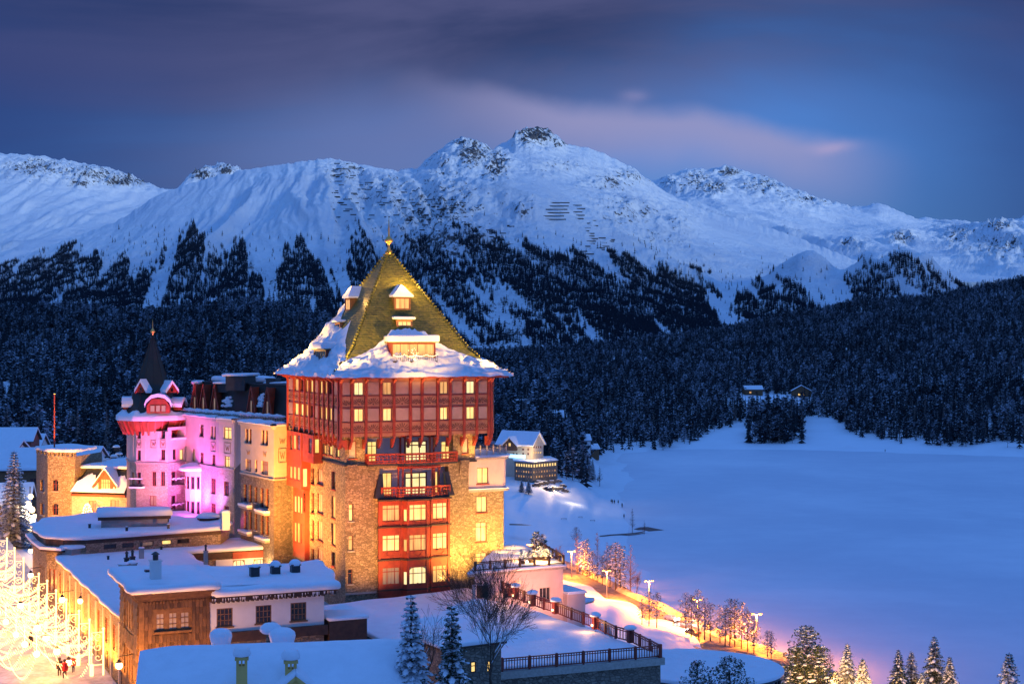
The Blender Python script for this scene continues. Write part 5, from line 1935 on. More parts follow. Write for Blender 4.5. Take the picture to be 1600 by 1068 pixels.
def small_dormer(parent, px, py0, py1, w, D, ang, snow=True, lit="glass", nwin=3, mat="redwood", deep=2.5, tri=False, sh=0.5):
    """hooded dormer facing direction ang (plan angle of its outward normal)"""
    z0, z1 = Zat(py1, D), Zat(py0, D)
    c = Vector(Q(px, D)); out = Vector((math.cos(ang), math.sin(ang))); r = Vector((-out.y, out.x))
    f = Facade(c-r*w/2, c+r*w/2)
    hh = (z1-z0)
    mb = MB()
    if tri:
        mb.add([f.pt(0, z0), f.pt(w, z0), f.pt(w/2, z1), f.pt(0, z0, -deep), f.pt(w, z0, -deep), f.pt(w/2, z1, -deep)], ((0, 1, 2), (1, 4, 5, 2), (0, 2, 5, 3)))
        d = mb.build("dormer", M[mat], parent)
        window(d, f, (w*0.36, w*0.64, z0+0.1, z0+hh*0.55), lit, nx=1, rec=-0.06, t=0.06)
        vb = MB()
        for s in (0, 1):
            a, b = (f.pt(-0.15, z0-0.1, 0.12), f.pt(w/2, z1+0.12, 0.12)) if s == 0 else (f.pt(w+0.15, z0-0.1, 0.12), f.pt(w/2, z1+0.12, 0.12))
            vb.bar(a, b, 0.16, 0.18)
        vb.build("verge_board", M["redwood"], d)
    else:
        zw = z0+hh*0.5
        mb.add([f.pt(0, z0), f.pt(w, z0), f.pt(w, zw), f.pt(w*0.78, z1), f.pt(w*0.22, z1), f.pt(0, zw)], ((0, 1, 2, 3, 4, 5),))
        mb.add([f.pt(0, z0), f.pt(0, z0, -deep), f.pt(0, zw, -deep), f.pt(0, zw)], ((0, 1, 2, 3),)); mb.add([f.pt(w, z0), f.pt(w, zw), f.pt(w, zw, -deep), f.pt(w, z0, -deep)], ((0, 1, 2, 3),))
        d = mb.build("dormer", M[mat], parent)
        for k in range(nwin):
            a = w*0.14+(w*0.72)*k/nwin
            window(d, f, (a+0.05, a+w*0.72/nwin-0.05, z0+0.12, zw+0.12), lit, nx=1, rec=-0.06, t=0.05)
    if snow:
        prof = [(-0.25, z0+hh*0.40), (0.0, z0+hh*0.72), (w*0.22, z1+0.10), (w*0.5, z1+0.28), (w*0.78, z1+0.10), (w, z0+hh*0.72), (w+0.25, z0+hh*0.40)] if not tri else [(-0.2, z0-0.05), (w/2, z1+0.1), (w+0.2, z0-0.05)]
        sn = MB(); k = len(prof)
        lo = [f.pt(u, z, 0.28) for u, z in prof]; hi = [f.pt(w/2+(u-w/2)*1.04, z+sh, 0.22) for u, z in prof]
        lob = [f.pt(u, z, -deep) for u, z in prof]; hib = [f.pt(u, z+sh, -deep) for u, z in prof]
        sn.add(lo+hi+lob+hib, [(i, i+1, k+i+1, k+i) for i in range(k-1)]+[(k+i, k+i+1, 3*k+i+1, 3*k+i) for i in range(k-1)]+[(0, k, 3*k, 2*k), (k-1, 3*k-1, 4*k-1, 2*k-1)])
        sn.build("snow", M["snowfine"], d)
    return d
small_dormer(rt_, 247, 623, 645, 3.3, 215.6, R(-82), lit="litlow")
small_dormer(rt_, 221, 598, 613, 1.9, 217.5, R(-118), tri=True, lit="glass", deep=1.6)
small_dormer(rt_, 268, 600, 613, 1.9, 218.5, R(-40), tri=True, lit="glass", deep=1.6)
small_dormer(rt_, 193, 627, 641, 2.4, 219, R(-165), lit="glass", nwin=2)
small_dormer(rt_, 286, 628, 640, 2.4, 220, R(-5), lit="glass", nwin=2)

# ---- mansard roof over both wings
mans = thing("mansard_roof", "long dark green mansard roof with red triangular dormers between round tower and main tower", "roof", (*Q(380, 208), ZCOR))
mf = Facade(Q(303, 221), Q(458, 199))
zm0, zm1 = ZCOR+0.35, 72.0
mm = MB()
mm.hexa([mf.pt(0, zm0, 0.6), mf.pt(mf.L, zm0, 0.6), mf.pt(mf.L, zm0, -9), mf.pt(0, zm0, -9), mf.pt(0, zm1, -0.6), mf.pt(mf.L, zm1, -0.6), mf.pt(mf.L, zm1, -8), mf.pt(0, zm1, -8)])
mm.build("roof", M["green"], mans)
rg = MB(); mf.slab(rg, 0, mf.L, zm1, zm1+0.16, -1.0, -0.45); rg.build("ridge_cap", M["slate"], mans)
for px in (313.5, 327, 344.5, 402, 427.5):
    u = mf.up(px); D = mf.A.y+u*mf.d.y
    q = mf.pt(u, 0, 0.9)
    pyt, pyb = HOR+(CAMZ-zm1+0.3)*F/q[1], HOR+(CAMZ-zm0-0.2)*F/q[1]
    small_dormer(mans, 800+q[0]/q[1]*F, pyt, pyb, 1.75, q[1], math.atan2(mf.n.y, mf.n.x)+0.25, tri=True, snow=False, lit="litlow", deep=2.0)
for px0, px1, th in ((323, 372, 0.5), (404, 420, 0.15)):
    a, b = mf.up(px0), mf.up(px1)
    snow_sheet("snow", [mf.pt(a, 0, -1.0)[:2], mf.pt(b, 0, -1.0)[:2], mf.pt(b, 0, -6)[:2], mf.pt(a, 0, -6)[:2]], zm1+0.16, th*1.6, mans, seed=4)
for (px0, px1, py0, py1) in ((350, 365, 634, 619), (405, 411, 634, 612)):
    a, za_ = mf.uz(px0, py0); b, zb_ = mf.uz(px1, py1)
    sp_ = MB(); rdp = random.Random(int(px0))
    for i in range(34):
        fu = rdp.random(); fz = rdp.random()**1.4*(0.5+0.5*math.sin(fu*3.1))
        z = za_+(zb_-za_)*fz
        sp_.ball(mf.pt(a+(b-a)*fu, z, 0.62-1.2*(z-zm0)/(zm1-zm0)), rdp.uniform(0.2, 0.42), 7, sz=0.6)
    sp_.build("snow_patch", M["snowfine"], mans, smooth=True, kind="stuff")
# chimney stacks and roof huts
for (px, py0, py1, w, sn, mt, D) in ((309, 600, 628, 1.0, 0.45, "cream", 220), (376, 588, 603, 3.1, 0.35, "slate", 211), (353, 600, 606, 2.2, 0.3, "slate", 215), (427, 592, 606, 1.5, 0.0, "slate", 206)):
    z1, z0 = Zat(py0, D), Zat(py1, D)-0.6
    q = Q(px, D)
    mb = MB(); mb.box((q[0], q[1], z0), w, w, z1-z0, R(-20)); mb.box((q[0], q[1], z1), w*1.15, w*1.15, 0.12, R(-20))
    c = mb.build("chimney", M[mt], mans)
    if sn:
        ca = [(q[0]+w*0.62*math.cos(R(-20)+math.pi/4+math.pi/2*k)*1.4, q[1]+w*0.62*math.sin(R(-20)+math.pi/4+math.pi/2*k)*1.4) for k in range(4)]
        snow_sheet("snow", ca, z1+0.12, sn, c, seed=1, over=0.08, amp=0.04)
# snow on the wing cornices with the row of caps along the parapet
for (pt_, fs) in ((wing, (wf1, wf2)), (pink, (pf1, pf2))):
    s_ = MB()
    for f in fs:
        n = max(2, int(f.L/0.8))
        for i in range(n):
            a, b = f.L*i/n, f.L*(i+1)/n
            h0 = 0.34+0.10*math.sin(i*1.3); h1 = 0.34+0.10*math.sin((i+1)*1.3)
            o_ = 0.48
            s_.add([f.pt(a, ZCOR+0.04, o_), f.pt(b, ZCOR+0.04, o_), f.pt(b, ZCOR+h1*0.6, o_+0.06), f.pt(a, ZCOR+h0*0.6, o_+0.06), f.pt(b, ZCOR+h1, o_-0.15), f.pt(a, ZCOR+h0, o_-0.15), f.pt(b, ZCOR+h1, -2.5), f.pt(a, ZCOR+h0, -2.5)],
                   ((0, 1, 2, 3), (3, 2, 4, 5), (5, 4, 6, 7)))
    s_.build("cornice_snow", M["snow"], pt_, smooth=True)
pb_ = MB(); pcap = MB()
pfm = Facade(mf.pt(-1.2, 0, 1.6)[:2], mf.pt(mf.L, 0, 1.6)[:2])
for i in range(46):
    u = pfm.L*(i+0.5)/46
    pfm.slab(pb_, u-0.09, u+0.09, ZCOR, ZCOR+0.55, -0.1, 0.1)
pfm.slab(pb_, 0, pfm.L, ZCOR+0.55, ZCOR+0.72, -0.18, 0.18)
pb_.build("parapet", M["stonesill"], mans)
for i in range(40):
    u = pfm.L*i/39
    pcap.ball(pfm.pt(u, ZCOR+0.86, 0), 0.42, 8, sz=0.62+0.2*math.sin(i*1.9))
pcap.build("parapet_snow", M["snowfine"], mans, smooth=True)

# ------------------------------------------------------------------ crenellated tower and the gabled house
cren = thing("stone_tower", "floodlit crenellated stone tower with arched windows beside the gabled house", "tower", (*Q(88, 232), 44))
cf = [Facade(Q(57, 237), Q(74.5, 231.5)), Facade(Q(74.5, 231.5), Q(116.5, 230.0)), Facade(Q(116.5, 230.0), (Q(116.5, 230)[0]+1.5, 240))]
zc1 = Zat(712, 231)
cw = MB()
c0 = [(*cf[0].rect(63, 749, 69, 767.5), 0.35), (*cf[0].rect(63, 785.5, 69, 804), 0.35)]
c1_ = [(*cf[1].rect(82, 749, 91, 767), 0.35), (*cf[1].rect(82, 786, 91, 804), 0.35)]
cf[0].wall(cw, 44, zc1, c0); cf[1].wall(cw, 44, zc1, c1_); cf[2].wall(cw, 44, zc1)
cw.build("wall", M["stone"], cren)
for f, hs, n in ((cf[0], c0, 1), (cf[1], c1_, 2)):
    for h in hs: window(cren, f, h, "glass", nx=n, transom=0.6, rec=0.2, arch=1.25, sill="stonesill")
for f in cf[:2]:
    n = 3 if f is cf[0] else 6
    for i in range(n+1):
        c = f.L*i/n
        mb = MB()
        a, b = max(0, c-f.L/n*0.27), min(f.L, c+f.L/n*0.27)
        mb.hexa([f.pt(a, zc1+0.003, 0.06), f.pt(b, zc1+0.003, 0.06), f.pt(b, zc1+0.003, -0.5), f.pt(a, zc1+0.003, -0.5),
                 f.pt(a, zc1+0.62, 0.06), f.pt(b, zc1+0.62, 0.06), f.pt(b, zc1+0.62, -0.5), f.pt(a, zc1+0.62, -0.5)])
        mb.build("merlon", M["stone"], cren)
poly = [cf[0].pt(0, 0, 0.1)[:2], cf[0].pt(cf[0].L, 0, 0.1)[:2], cf[1].pt(cf[1].L, 0, 0.1)[:2], (Q(116.5, 230)[0]+1.2, 239), (Q(57, 237)[0]+2, 243)]
snow_sheet("snow", poly, zc1+0.62, 0.5, cren, seed=8, over=0.1)
fl = thing("flagpole", "thin red flagpole standing on the crenellated stone tower", "flagpole", (*Q(85, 234), zc1+1.0))
q = Q(85, 234)
fm = MB().tube([(q[0], q[1], zc1), (q[0], q[1], Zat(616, 234))], [0.14, 0.10], 8); fm.build("pole", M["redwood"], fl)
fm = MB().ball((q[0], q[1], Zat(616, 234)+0.1), 0.17, 8); fm.build("knob", M["brass"], fl)

gh = thing("gabled_house", "stone house with snowy mansard roof and red gabled dormer left of the round tower", "house", (*Q(158, 230), 44))
hf_ = Facade(Q(112, 229.5), Q(199, 227)); zh1 = Zat(771.5, 228)
hw = MB(); hh_ = [hf_.rect(138.5, 782, 150.5, 801), hf_.rect(172.5, 781, 186, 800)]
hf_.wall(hw, 44, zh1, hh_, rev=0.25); hw.build("wall", M["stonepale"], gh)
for h in hh_: window(gh, hf_, h, "litlow", nx=2, rec=0.15, frame="redwood", sill="stonesill")
zr1 = Zat(731, 231)
mb = MB()
mb.hexa([hf_.pt(0.4, zh1+0.02, 0.7), hf_.pt(hf_.L, zh1+0.02, 0.7), hf_.pt(hf_.L, zh1+0.02, -12), hf_.pt(0.4, zh1+0.02, -12),
         hf_.pt(1.6, zr1, -2.2), hf_.pt(hf_.L, zr1, -2.2), hf_.pt(hf_.L, zr1, -16), hf_.pt(1.6, zr1, -16)])
mb.build("roof", M["green"], gh)
mb = MB(); hf_.slab(mb, 0.3, hf_.L, zh1-0.35, zh1+0.01, 0.0, 0.78); mb.build("eave", M["redwood"], gh)
# snow sliding on the mansard
vs = []; na, nj = 40, 8
for i in range(na+1):
    a = i/na; tp = 0.45+0.35*math.exp(-((a-0.18)/0.14)**2)+0.30*math.exp(-((a-0.78)/0.16)**2)+0.08*float(pnoise(a*17, 1.2))
    for j in range(nj+1):
        f_ = tp*j/nj
        u = 0.3+(hf_.L-0.3)*a+(1.2*f_*(1-a)); o = 0.85+(-2.2-0.85)*f_; z = zh1+(zr1-zh1)*f_
        l = 0.4*min(1, (1-j/nj)*4)+0.02
        vs.append(hf_.pt(u, z+l*0.8, o+l*0.3))
mb = MB(); mb.add(vs, [(i*(nj+1)+j, (i+1)*(nj+1)+j, (i+1)*(nj+1)+j+1, i*(nj+1)+j+1) for i in range(na) for j in range(nj)])
mb.build("roof_snow", M["snowfine"], gh, smooth=True)
# flat top with thick snow reaching back
snow_sheet("flat_roof_snow", [hf_.pt(0.5, 0, -1.9)[:2], hf_.pt(hf_.L+0.5, 0, -1.9)[:2], hf_.pt(hf_.L+2, 0, -42)[:2], hf_.pt(-1.0, 0, -42)[:2]], zr1, 0.55, gh, seed=5, over=0.3)
# red gable dormer
D = 227.5; f = Facade(Q(146, D+0.3), Q(184, D-0.6))
z0, z1 = Zat(768, D), Zat(735.5, D); zm = Zat(757, D)
mb = MB(); w = f.L
hole = (w*0.30, w*0.70, z0+0.15, z0+2.0)
f.wall(mb, z0, z0+2.1, [hole], u0=w*0.20, u1=w*0.80, rev=0.1)
mb.add([f.pt(w*0.16, z0+2.1), f.pt(w*0.84, z0+2.1), f.pt(w*0.5, z1-0.15)], ((0, 1, 2),))
mb.add([f.pt(w*0.2, z0), f.pt(w*0.2, z0, -4), f.pt(w*0.2, z0+2.1, -4), f.pt(w*0.2, z0+2.1)], ((0, 1, 2, 3),)); mb.add([f.pt(w*0.8, z0), f.pt(w*0.8, z0+2.1), f.pt(w*0.8, z0+2.1, -4), f.pt(w*0.8, z0, -4)], ((0, 1, 2, 3),))
d = mb.build("dormer", M["redwood"], gh)
window(d, f, hole, "litdim", nx=4, transom=0.68, rec=0.06, frame="redwood")
vb = MB(); vb.bar(f.pt(0.05, zm-0.4, 0.35), f.pt(w/2, z1+0.1, 0.35), 0.2, 0.34); vb.bar(f.pt(w-0.05, zm-0.4, 0.35), f.pt(w/2, z1+0.1, 0.35), 0.2, 0.34); vb.build("verge_board", M["redwood"], d)
sn = MB()
for s in (0, 1):
    u0 = -0.1 if s == 0 else w+0.1
    a, b = Vector(f.pt(u0, zm-0.45, 0.42)), Vector(f.pt(w/2, z1+0.15, 0.42))
    a2, b2 = Vector(f.pt(u0, zm-0.45, -4)), Vector(f.pt(w/2, z1+0.15, -4))
    up = Vector((0, 0, 0.42))
    sn.add([a, b, b+up, a+up, a2, b2, b2+up, a2+up], ((0, 1, 2, 3), (3, 2, 6, 7), (0, 3, 7, 4), (0, 4, 5, 1)))
sn.build("snow", M["snowfine"], d)
# roof boxes behind
for (px, py0, py1) in ((168, 717, 722), (178, 713, 718), (186, 709, 714), (182, 698, 708)):
    Dq = 246 if py0 > 712 else 262
    q = Q(px, Dq); z1 = Zat(py0, Dq); z0 = zr1+0.4
    mb = MB(); mb.box((q[0], q[1], z0), 0.9, 0.9, max(0.3, z1-z0), 0.2); c = mb.build("roof_vent", M["slate"], gh)
    s_ = sub_snow((q[0], q[1], z1+0.05), 0.65, 0.35); s_.build("snow", M["snowfine"], c, smooth=True)

# ---- old town houses behind on the far left
def cottage(px, D, w, d, zb, zwall, zridge, ang, wmat, label, wins=(), snow=0.5, name="house", gable_front=False):
    c = Vector(Q(px, D))
    ca = Vector((math.cos(ang), math.sin(ang))); sa = Vector((-math.sin(ang), math.cos(ang)))
    t = thing(name, label, "house", (c.x, c.y, zb))
    pts = [c-ca*w/2-sa*d/2, c+ca*w/2-sa*d/2, c+ca*w/2+sa*d/2, c-ca*w/2+sa*d/2]
    mb = MB()
    fs = [Facade(pts[i], pts[(i+1) % 4]) for i in range(4)]
    holes = [[], [], [], []]
    for (fi_, u, z, ww, hh, pane) in wins: holes[fi_].append((u, u+ww, zb+z, zb+z+hh))
    for f, h in zip(fs, holes): f.wall(mb, zb-3, zwall, h, rev=0.15)
    # ridge along ca unless gable_front
    if gable_front: r0, r1 = c-sa*d/2, c+sa*d/2
    else: r0, r1 = c-ca*w/2, c+ca*w/2
    def v3(p, z): return (p.x, p.y, z)
    if gable_front: mb.add([v3(pts[0], zwall), v3(pts[1], zwall), v3(r0, zridge)], ((0, 1, 2),)); mb.add([v3(pts[2], zwall), v3(pts[3], zwall), v3(r1, zridge)], ((0, 1, 2),))
    else: mb.add([v3(pts[1], zwall), v3(pts[2], zwall), v3(r1, zridge)], ((0, 1, 2),)); mb.add([v3(pts[3], zwall), v3(pts[0], zwall), v3(r0, zridge)], ((0, 1, 2),))
    mb.build("wall", M[wmat], t)
    for (fi_, u, z, ww, hh, pane) in wins: window(t, fs[fi_], (u, u+ww, zb+z, zb+z+hh), pane, nx=2 if ww > .7 else 1, rec=0.1)
    # roof slabs with overhang, snow slabs above
    ax = sa if gable_front else ca; bx_ = ca if gable_front else sa
    hw_ = (w if gable_front else d)/2+0.6; hl = (d if gable_front else w)/2+0.7
    slope = (zridge-zwall)/((w if gable_front else d)/2)
    for nm, lift, th, mt, ext in (("roof", 0.05, 0.22, "darkwood", 0.0), ("roof_snow", 0.28, snow, "snow", 0.08)):
        rb = MB()
        for s in (-1, 1):
            e0, e1 = c+bx_*s*(hw_+ext)-ax*(hl+ext), c+bx_*s*(hw_+ext)+ax*(hl+ext)
            k0, k1 = c-ax*(hl+ext), c+ax*(hl+ext)
            zz = zridge-slope*(hw_+ext)
            lo = [Vector(v3(e0, zz+lift)), Vector(v3(e1, zz+lift)), Vector(v3(k1, zridge+lift)), Vector(v3(k0, zridge+lift))]
            up = Vector((0, 0, th))
            if s == 1: lo = [lo[1], lo[0], lo[3], lo[2]]
            rb.hexa(lo+[p+up for p in lo])
        o = rb.build(nm, M[mt], t)
        if nm == "roof_snow":
            md = o.modifiers.new("round", "BEVEL"); md.width = snow*0.35; md.segments = 2; md.limit_method = "ANGLE"
    return t, fs, pts
cottage(46, 305, 11, 12, 45, 52, 55.5, R(10), "brownwood", "brown timber house with snowy roof behind the crenellated tower", [(0, 2, 4, 1.2, 1.3, "glass"), (0, 6.5, 4, 1.2, 1.3, "glass")])
cottage(3, 330, 9, 10, 46, 52.5, 55.5, R(-8), "white", "white house at the left picture edge behind the dark spruce", [(0, 5.5, 3, 1.0, 1.3, "glass"), (0, 7.4, 3, 1.0, 1.3, "litdim")])
cottage(5, 262, 9, 9, 45, 49.5, 52.3, R(12), "brownwood", "low brown house with thick snow on its roof at the left edge of the street", [(0, 6.4, 1.4, 1.6, 1.2, "lit"), (0, 3.6, 1.4, 1.6, 1.2, "lit")])
cottage(16, 420, 14, 10, 42, 50, 53, R(5), "redwood", "small red house far up the valley behind the dark spruce", [(0, 8, 4, 1.4, 1.2, "lit")])
cottage(34, 440, 13, 11, 40, 46, 50, R(0), "white", "wide white house below the wooded slope behind the brown timber house", [(0, 4, 2, 1.4, 1.2, "glass"), (0, 10, 2, 1.4, 1.2, "glass")])
cottage(104, 430, 20, 12, 41, 44, 47, R(0), "white", "long low house behind the crenellated tower", [])
# ------------------------------------------------------------------ the lower hotel buildings along the street
ZR = 50.75
low = thing("street_building", "long low building with flat snow roof and floodlit ochre stone front along the lit street", "building", (-45, 165, 44))
S0 = Vector((-38.7, 145.4)); S1 = Vector((-57.2, 184.9))
sfac = Facade(S1, S0)
n0 = zplane(319, 886, ZR); n1 = zplane(287, 865, ZR); n2 = zplane(469, 854.5, ZR)
lw = MB()
hs = []
L = sfac.L
for i, t in enumerate((0.055, 0.21, 0.33, 0.45, 0.57, 0.69, 0.80, 0.90)):
    u = L*t
    hs.append((u, u+1.3, 46.9, 49.5)); 
hs2 = [(L*t, L*t+1.6, 44.4, 46.2) for t in (0.12, 0.26, 0.40, 0.54, 0.68, 0.82)]
sfac.wall(lw, 43.5, ZR-0.25, hs+hs2, rev=0.3)
Facade(S0, S0+E1*18).wall(lw, 43.5, ZR-0.25)
poly = [tuple(S0), tuple(S0+E1*18), n0, n1, n2, zplane(470, 846, ZR), zplane(330, 846, ZR), zplane(110, 862, ZR), tuple(S1)]
# outline walls under the roof
for a, b in zip(poly[1:4], poly[2:5]): Facade(a, b).wall(lw, 45, ZR-0.25)
lw.build("wall", M["stone"], low)
mb = MB(); mb.prism(poly, ZR-0.25, ZR); mb.build("roof", M["slate"], low)
for i, h in enumerate(hs): window(low, sfac, h, "litdim" if i in (2, 5) else "glass", nx=2, transom=0.7, rec=0.2, frame="redwood")
for i, h in enumerate(hs2): window(low, sfac, h, "lit", nx=2, rec=0.2, frame="redwood", name="shop_window")
# pilasters and bays of the street front
for i in range(9):
    u = L*(0.16+0.105*i)
    mb = MB(); sfac.slab(mb, u-0.3, u+0.3, 44, ZR-0.4, -0.02, 0.16); mb.build("pilaster", M["cream"], low)
snow_sheet("roof_snow", poly, ZR, 0.55, low, seed=11, over=0.35, amp=0.08)
# court with the arched lit rooms (red fascia)
cf_ = Facade(n1, n2)
mb = MB()
zf0, zf1 = ZR-1.0, ZR-0.12
u_r = cf_.up(363)
cf_.slab(mb, u_r, cf_.up(417.5), zf0, zf1, 0.05, 0.25); cf_.slab(mb, cf_.up(420), cf_.L, zf0, zf1, 0.05, 0.25)
mb.build("fascia", M["redwood"], low, kind="stuff")
mb = MB(); cf_.slab(mb, 0.1, u_r-0.05, zf0+0.1, zf1, 0.05, 0.2); mb.build("fascia_board", M["darkwood"], low)
aw = MB()
ah = [cf_.rect(363.5, 874, 382, 890), cf_.rect(396, 872.5, 412.5, 887), cf_.rect(424, 869, 434, 880), cf_.rect(457, 867, 464, 878)]
ah = [(a, b, ZR-3.4 if i < 2 else ZR-2.6, d) for i, (a, b, c, d) in enumerate(ah)]
cf2 = Facade(cf_.pt(0, 0, 0.12)[:2], cf_.pt(cf_.L, 0, 0.12)[:2])
cf2.wall(aw, 45, zf0, ah, rev=0.2, u0=cf_.up(337))
aw.build("court_wall", M["white"], low)
for i, h in enumerate(ah): window(low, cf2, h, "litbright" if i < 2 else "lit", nx=3 if i < 2 else 1, transom=0.55, rec=0.1, frame="redwood", arch=0.9 if i < 2 else False)
M["chim"] = M["concrete"]

def roof_stub(parent, px, pyb, pyt, zroof, w, mat="concrete", snow=0.3, name="chimney", cap=True, pot=False, rz=TH, D=None):
    """chimney standing where picture row pyb meets the roof height"""
    x, y = zplane(px, pyb, zroof) if D is None else Q(px, D)
    D = y
    zt = Zat(pyt, D)
    mb = MB(); mb.box((x, y, zroof-0.1), w, w, zt-zroof+0.1, rz)
    if cap: mb.box((x, y, zt+0.003), w*1.18, w*1.18, 0.10, rz)
    c = mb.build(name, M[mat], parent)
    if pot:
        p = MB(); p.lathe((x, y, zt+0.1), [(w*0.28, 0), (w*0.28, 0.5), (w*0.45, 0.55), (w*0.1, 0.8)], 8); p.build("chimney_pot", M["slate"], c)
    if snow:
        s_ = sub_snow((x, y, zt+0.14), w*0.72, snow, seed=int(px)); s_.build("snow", M["snowfine"], c, smooth=True)
    return c
ZS = ZR+0.5
roof_stub(low, 193, 891, 882, ZS, 1.0, snow=0.2); roof_stub(low, 207, 890, 880, ZS, 0.9, snow=0.3)
for px, pyb, pyt in ((198, 882, 872), (207, 880, 870)): roof_stub(low, px, pyb+4, pyt, ZS, 0.55, "slate", 0, name="vent_pipe", pot=True)
roof_stub(low, 221, 872, 857, ZS, 0.55, "concrete", 0.15, pot=True)
for px, py in ((169, 874), (252, 859)): roof_stub(low, px, py, py-5, ZS, 0.25, "slate", 0, name="vent_pipe")
roof_stub(low, 321.5, 888, 861, ZS-0.5, 0.45, "concrete", 0.0, name="flue_pipe", pot=True)
# small stair head box near the street
q = [zplane(*p, ZR) for p in ((97, 872), (112, 874), (142, 870), (140, 862), (108, 862))]
mb = MB(); mb.prism(q, ZR, ZR+1.3); sb = mb.build("stair_head", M["concrete"], low)
snow_sheet("snow", q, ZR+1.3, 0.45, sb, seed=3, over=0.4)

# ---- round fronted block with higher roof
ZB = 53.1
rnd_ = thing("round_fronted_building", "low block with rounded snow roof corner and lift hut, between street building and stone tower", "building", (-52, 195, 44))
rp = [(51, 822), (60, 832), (73, 841), (100, 843), (135, 843), (345, 828), (358, 820), (290, 805), (160, 806), (67, 815)]
rpoly = [zplane(x, y, ZB) for x, y in rp]
mb = MB()
fs = [Facade(rpoly[i], rpoly[i+1]) for i in range(6)]
rh = {4: []}
for (x0, x1) in ((162, 182), (191, 209), (222, 240), (253, 268), (277, 296)):
    u0, u1 = fs[4].up(x0), fs[4].up(x1)
    rh[4].append((u0, u1, ZB-1.35, ZB-0.75))
rh[0] = []; rh[1] = []
f1 = fs[1]
for t in (0.25, 0.5, 0.75): rh.setdefault(2, []).append((fs[2].L*t-0.3, fs[2].L*t+0.3, 46.5, 49.3))
for t in (0.2, 0.45, 0.7): rh[1].append((f1.L*t-0.3, f1.L*t+0.3, 46.5, 49.3))
for i, f in enumerate(fs): f.wall(mb, 43.5, ZB-0.5, rh.get(i, []), rev=0.25)
mb.build("wall", M["stone"], rnd_)
for i, h in enumerate(rh[4]): window(rnd_, fs[4], h, "lit" if i == 3 else ("litlow" if i == 2 else "glass"), nx=1, rec=0.15, frame="darkwood")
for i in (1, 2):
    for h in rh[i]: window(rnd_, fs[i], h, "litlow", nx=1, rec=0.15, frame="redwood")
for i in range(3):
    k = max(2, int(fs[i].L/0.55))
    for j in range(k):
        mb = MB(); a, b = fs[i].L*j/k+0.02, fs[i].L*(j+1)/k-0.02
        fs[i].slab(mb, a, b, ZB-0.75, ZB-0.06, 0.0, 0.1); mb.build("plank", M["plank"], rnd_)
mb = MB()
for i in range(3): fs[i].slab(mb, -0.3, fs[i].L+0.3, ZB-1.5, ZB-1.25, -0.1, 0.8)
mb.build("lower_eave", M["darkwood"], rnd_)
mb = MB()
for i in range(3): fs[i].slab(mb, -0.35, fs[i].L+0.35, ZB-1.248, ZB-0.92, 0.11, 0.92)
o = mb.build("lower_snow", M["snow"], rnd_)
mb = MB(); mb.prism(rpoly, ZB-0.5, ZB-0.02); mb.build("roof", M["darkwood"], rnd_)
snow_sheet("roof_snow", rpoly, ZB, 0.6, rnd_, seed=21, over=0.45, amp=0.14)
hut = [zplane(x, y, ZB+0.5) for x, y in ((158, 825), (196, 826), (223, 826), (262, 822), (262, 815), (160, 815))]
hz = Zat(800, 197)
hm = MB(); hfs = Facade(hut[0], hut[3])
hut = [hfs.A, hfs.B, hfs.pt(hfs.L, 0, -3.5)[:2], hfs.pt(0, 0, -3.5)[:2]]
hut = [tuple(p) for p in hut]
hm.prism(hut, ZB+0.3, hz-0.55); lift = hm.build("lift_hut", M["concrete"], rnd_)
hm = MB(); hfs.slab(hm, -0.4, hfs.L+0.4, hz-0.545, hz-0.1, -3.8, 0.4); hm.build("hut_roof", M["darkwood"], lift)
hm = MB(); u0, u1 = hfs.up(196), hfs.up(224)
hfs.slab(hm, u0, u1, ZB+0.6, hz-0.7, 0.0, 0.12)
for i in range(9):
    z = ZB+0.75+(hz-ZB-1.6)*i/8
    hfs.slab(hm, u0+0.2, u1-0.2, z, z+0.06, 0.12, 0.17)
hm.build("louvre", M["concrete"], lift)
snow_sheet("snow", [hfs.pt(-0.4, 0, 0.4)[:2], hfs.pt(hfs.L+0.4, 0, 0.4)[:2], hfs.pt(hfs.L+0.4, 0, -3.8)[:2], hfs.pt(-0.4, 0, -3.8)[:2]], hz-0.1, 0.8, lift, seed=6, over=0.25, amp=0.12)
for px, py in ((140, 825), (198, 830), (263, 826), (262, 816)): roof_stub(rnd_, px, py, py-6, ZB+0.5, 0.3, "slate", 0.08, name="vent_pipe")
roof_stub(rnd_, 352, 826, 801, ZB+0.3, 1.0, "white", 0.3, name="chimney")
c = MB(); q = zplane(325, 812, ZB+0.5)
c.box((q[0], q[1], ZB+0.5), 2.6, 1.6, 0.5, TH); c = c.build("roof_hatch", M["darkwood"], rnd_); s_ = sub_snow((q[0], q[1], ZB+1.05), 1.6, 0.5); s_.build("snow", M["snow"], c, smooth=True)

# ------------------------------------------------------------------ larch clad corner house and white house
wood = thing("timber_clad_building", "corner building clad with rows of brown larch boards under thick flat snow", "building", (-32, 138, 44))
W0 = Vector((-34.2, 135.4)); W1 = Vector((-28.35, 138.0))
wF = Facade(W0, W1); wL = Facade(W0+E2*11, W0)
zt = 54.7
wh = [wF.rect(243.5, 957.5, 257, 984), wF.rect(263.5, 956, 277, 983), wF.rect(282, 955, 296, 981)]
wl = [wL.rect(192.5, 957, 195, 990), wL.rect(196.5, 955.5, 199, 988), (2.0, 3.0, 51.0, 53.5), (3.6, 4.6, 51, 53.5), (2.0, 3.0, 45.5, 48.5), (3.6, 4.6, 45.5, 48.5)]
wl = [(3.5, 4.4, 50.6, 53.3), (4.9, 5.8, 50.6, 53.3), (6.3, 7.2, 50.6, 53.3), (3.5, 4.4, 45.8, 48.6), (4.9, 5.8, 45.8, 48.6), (6.3, 7.2, 45.8, 48.6)]
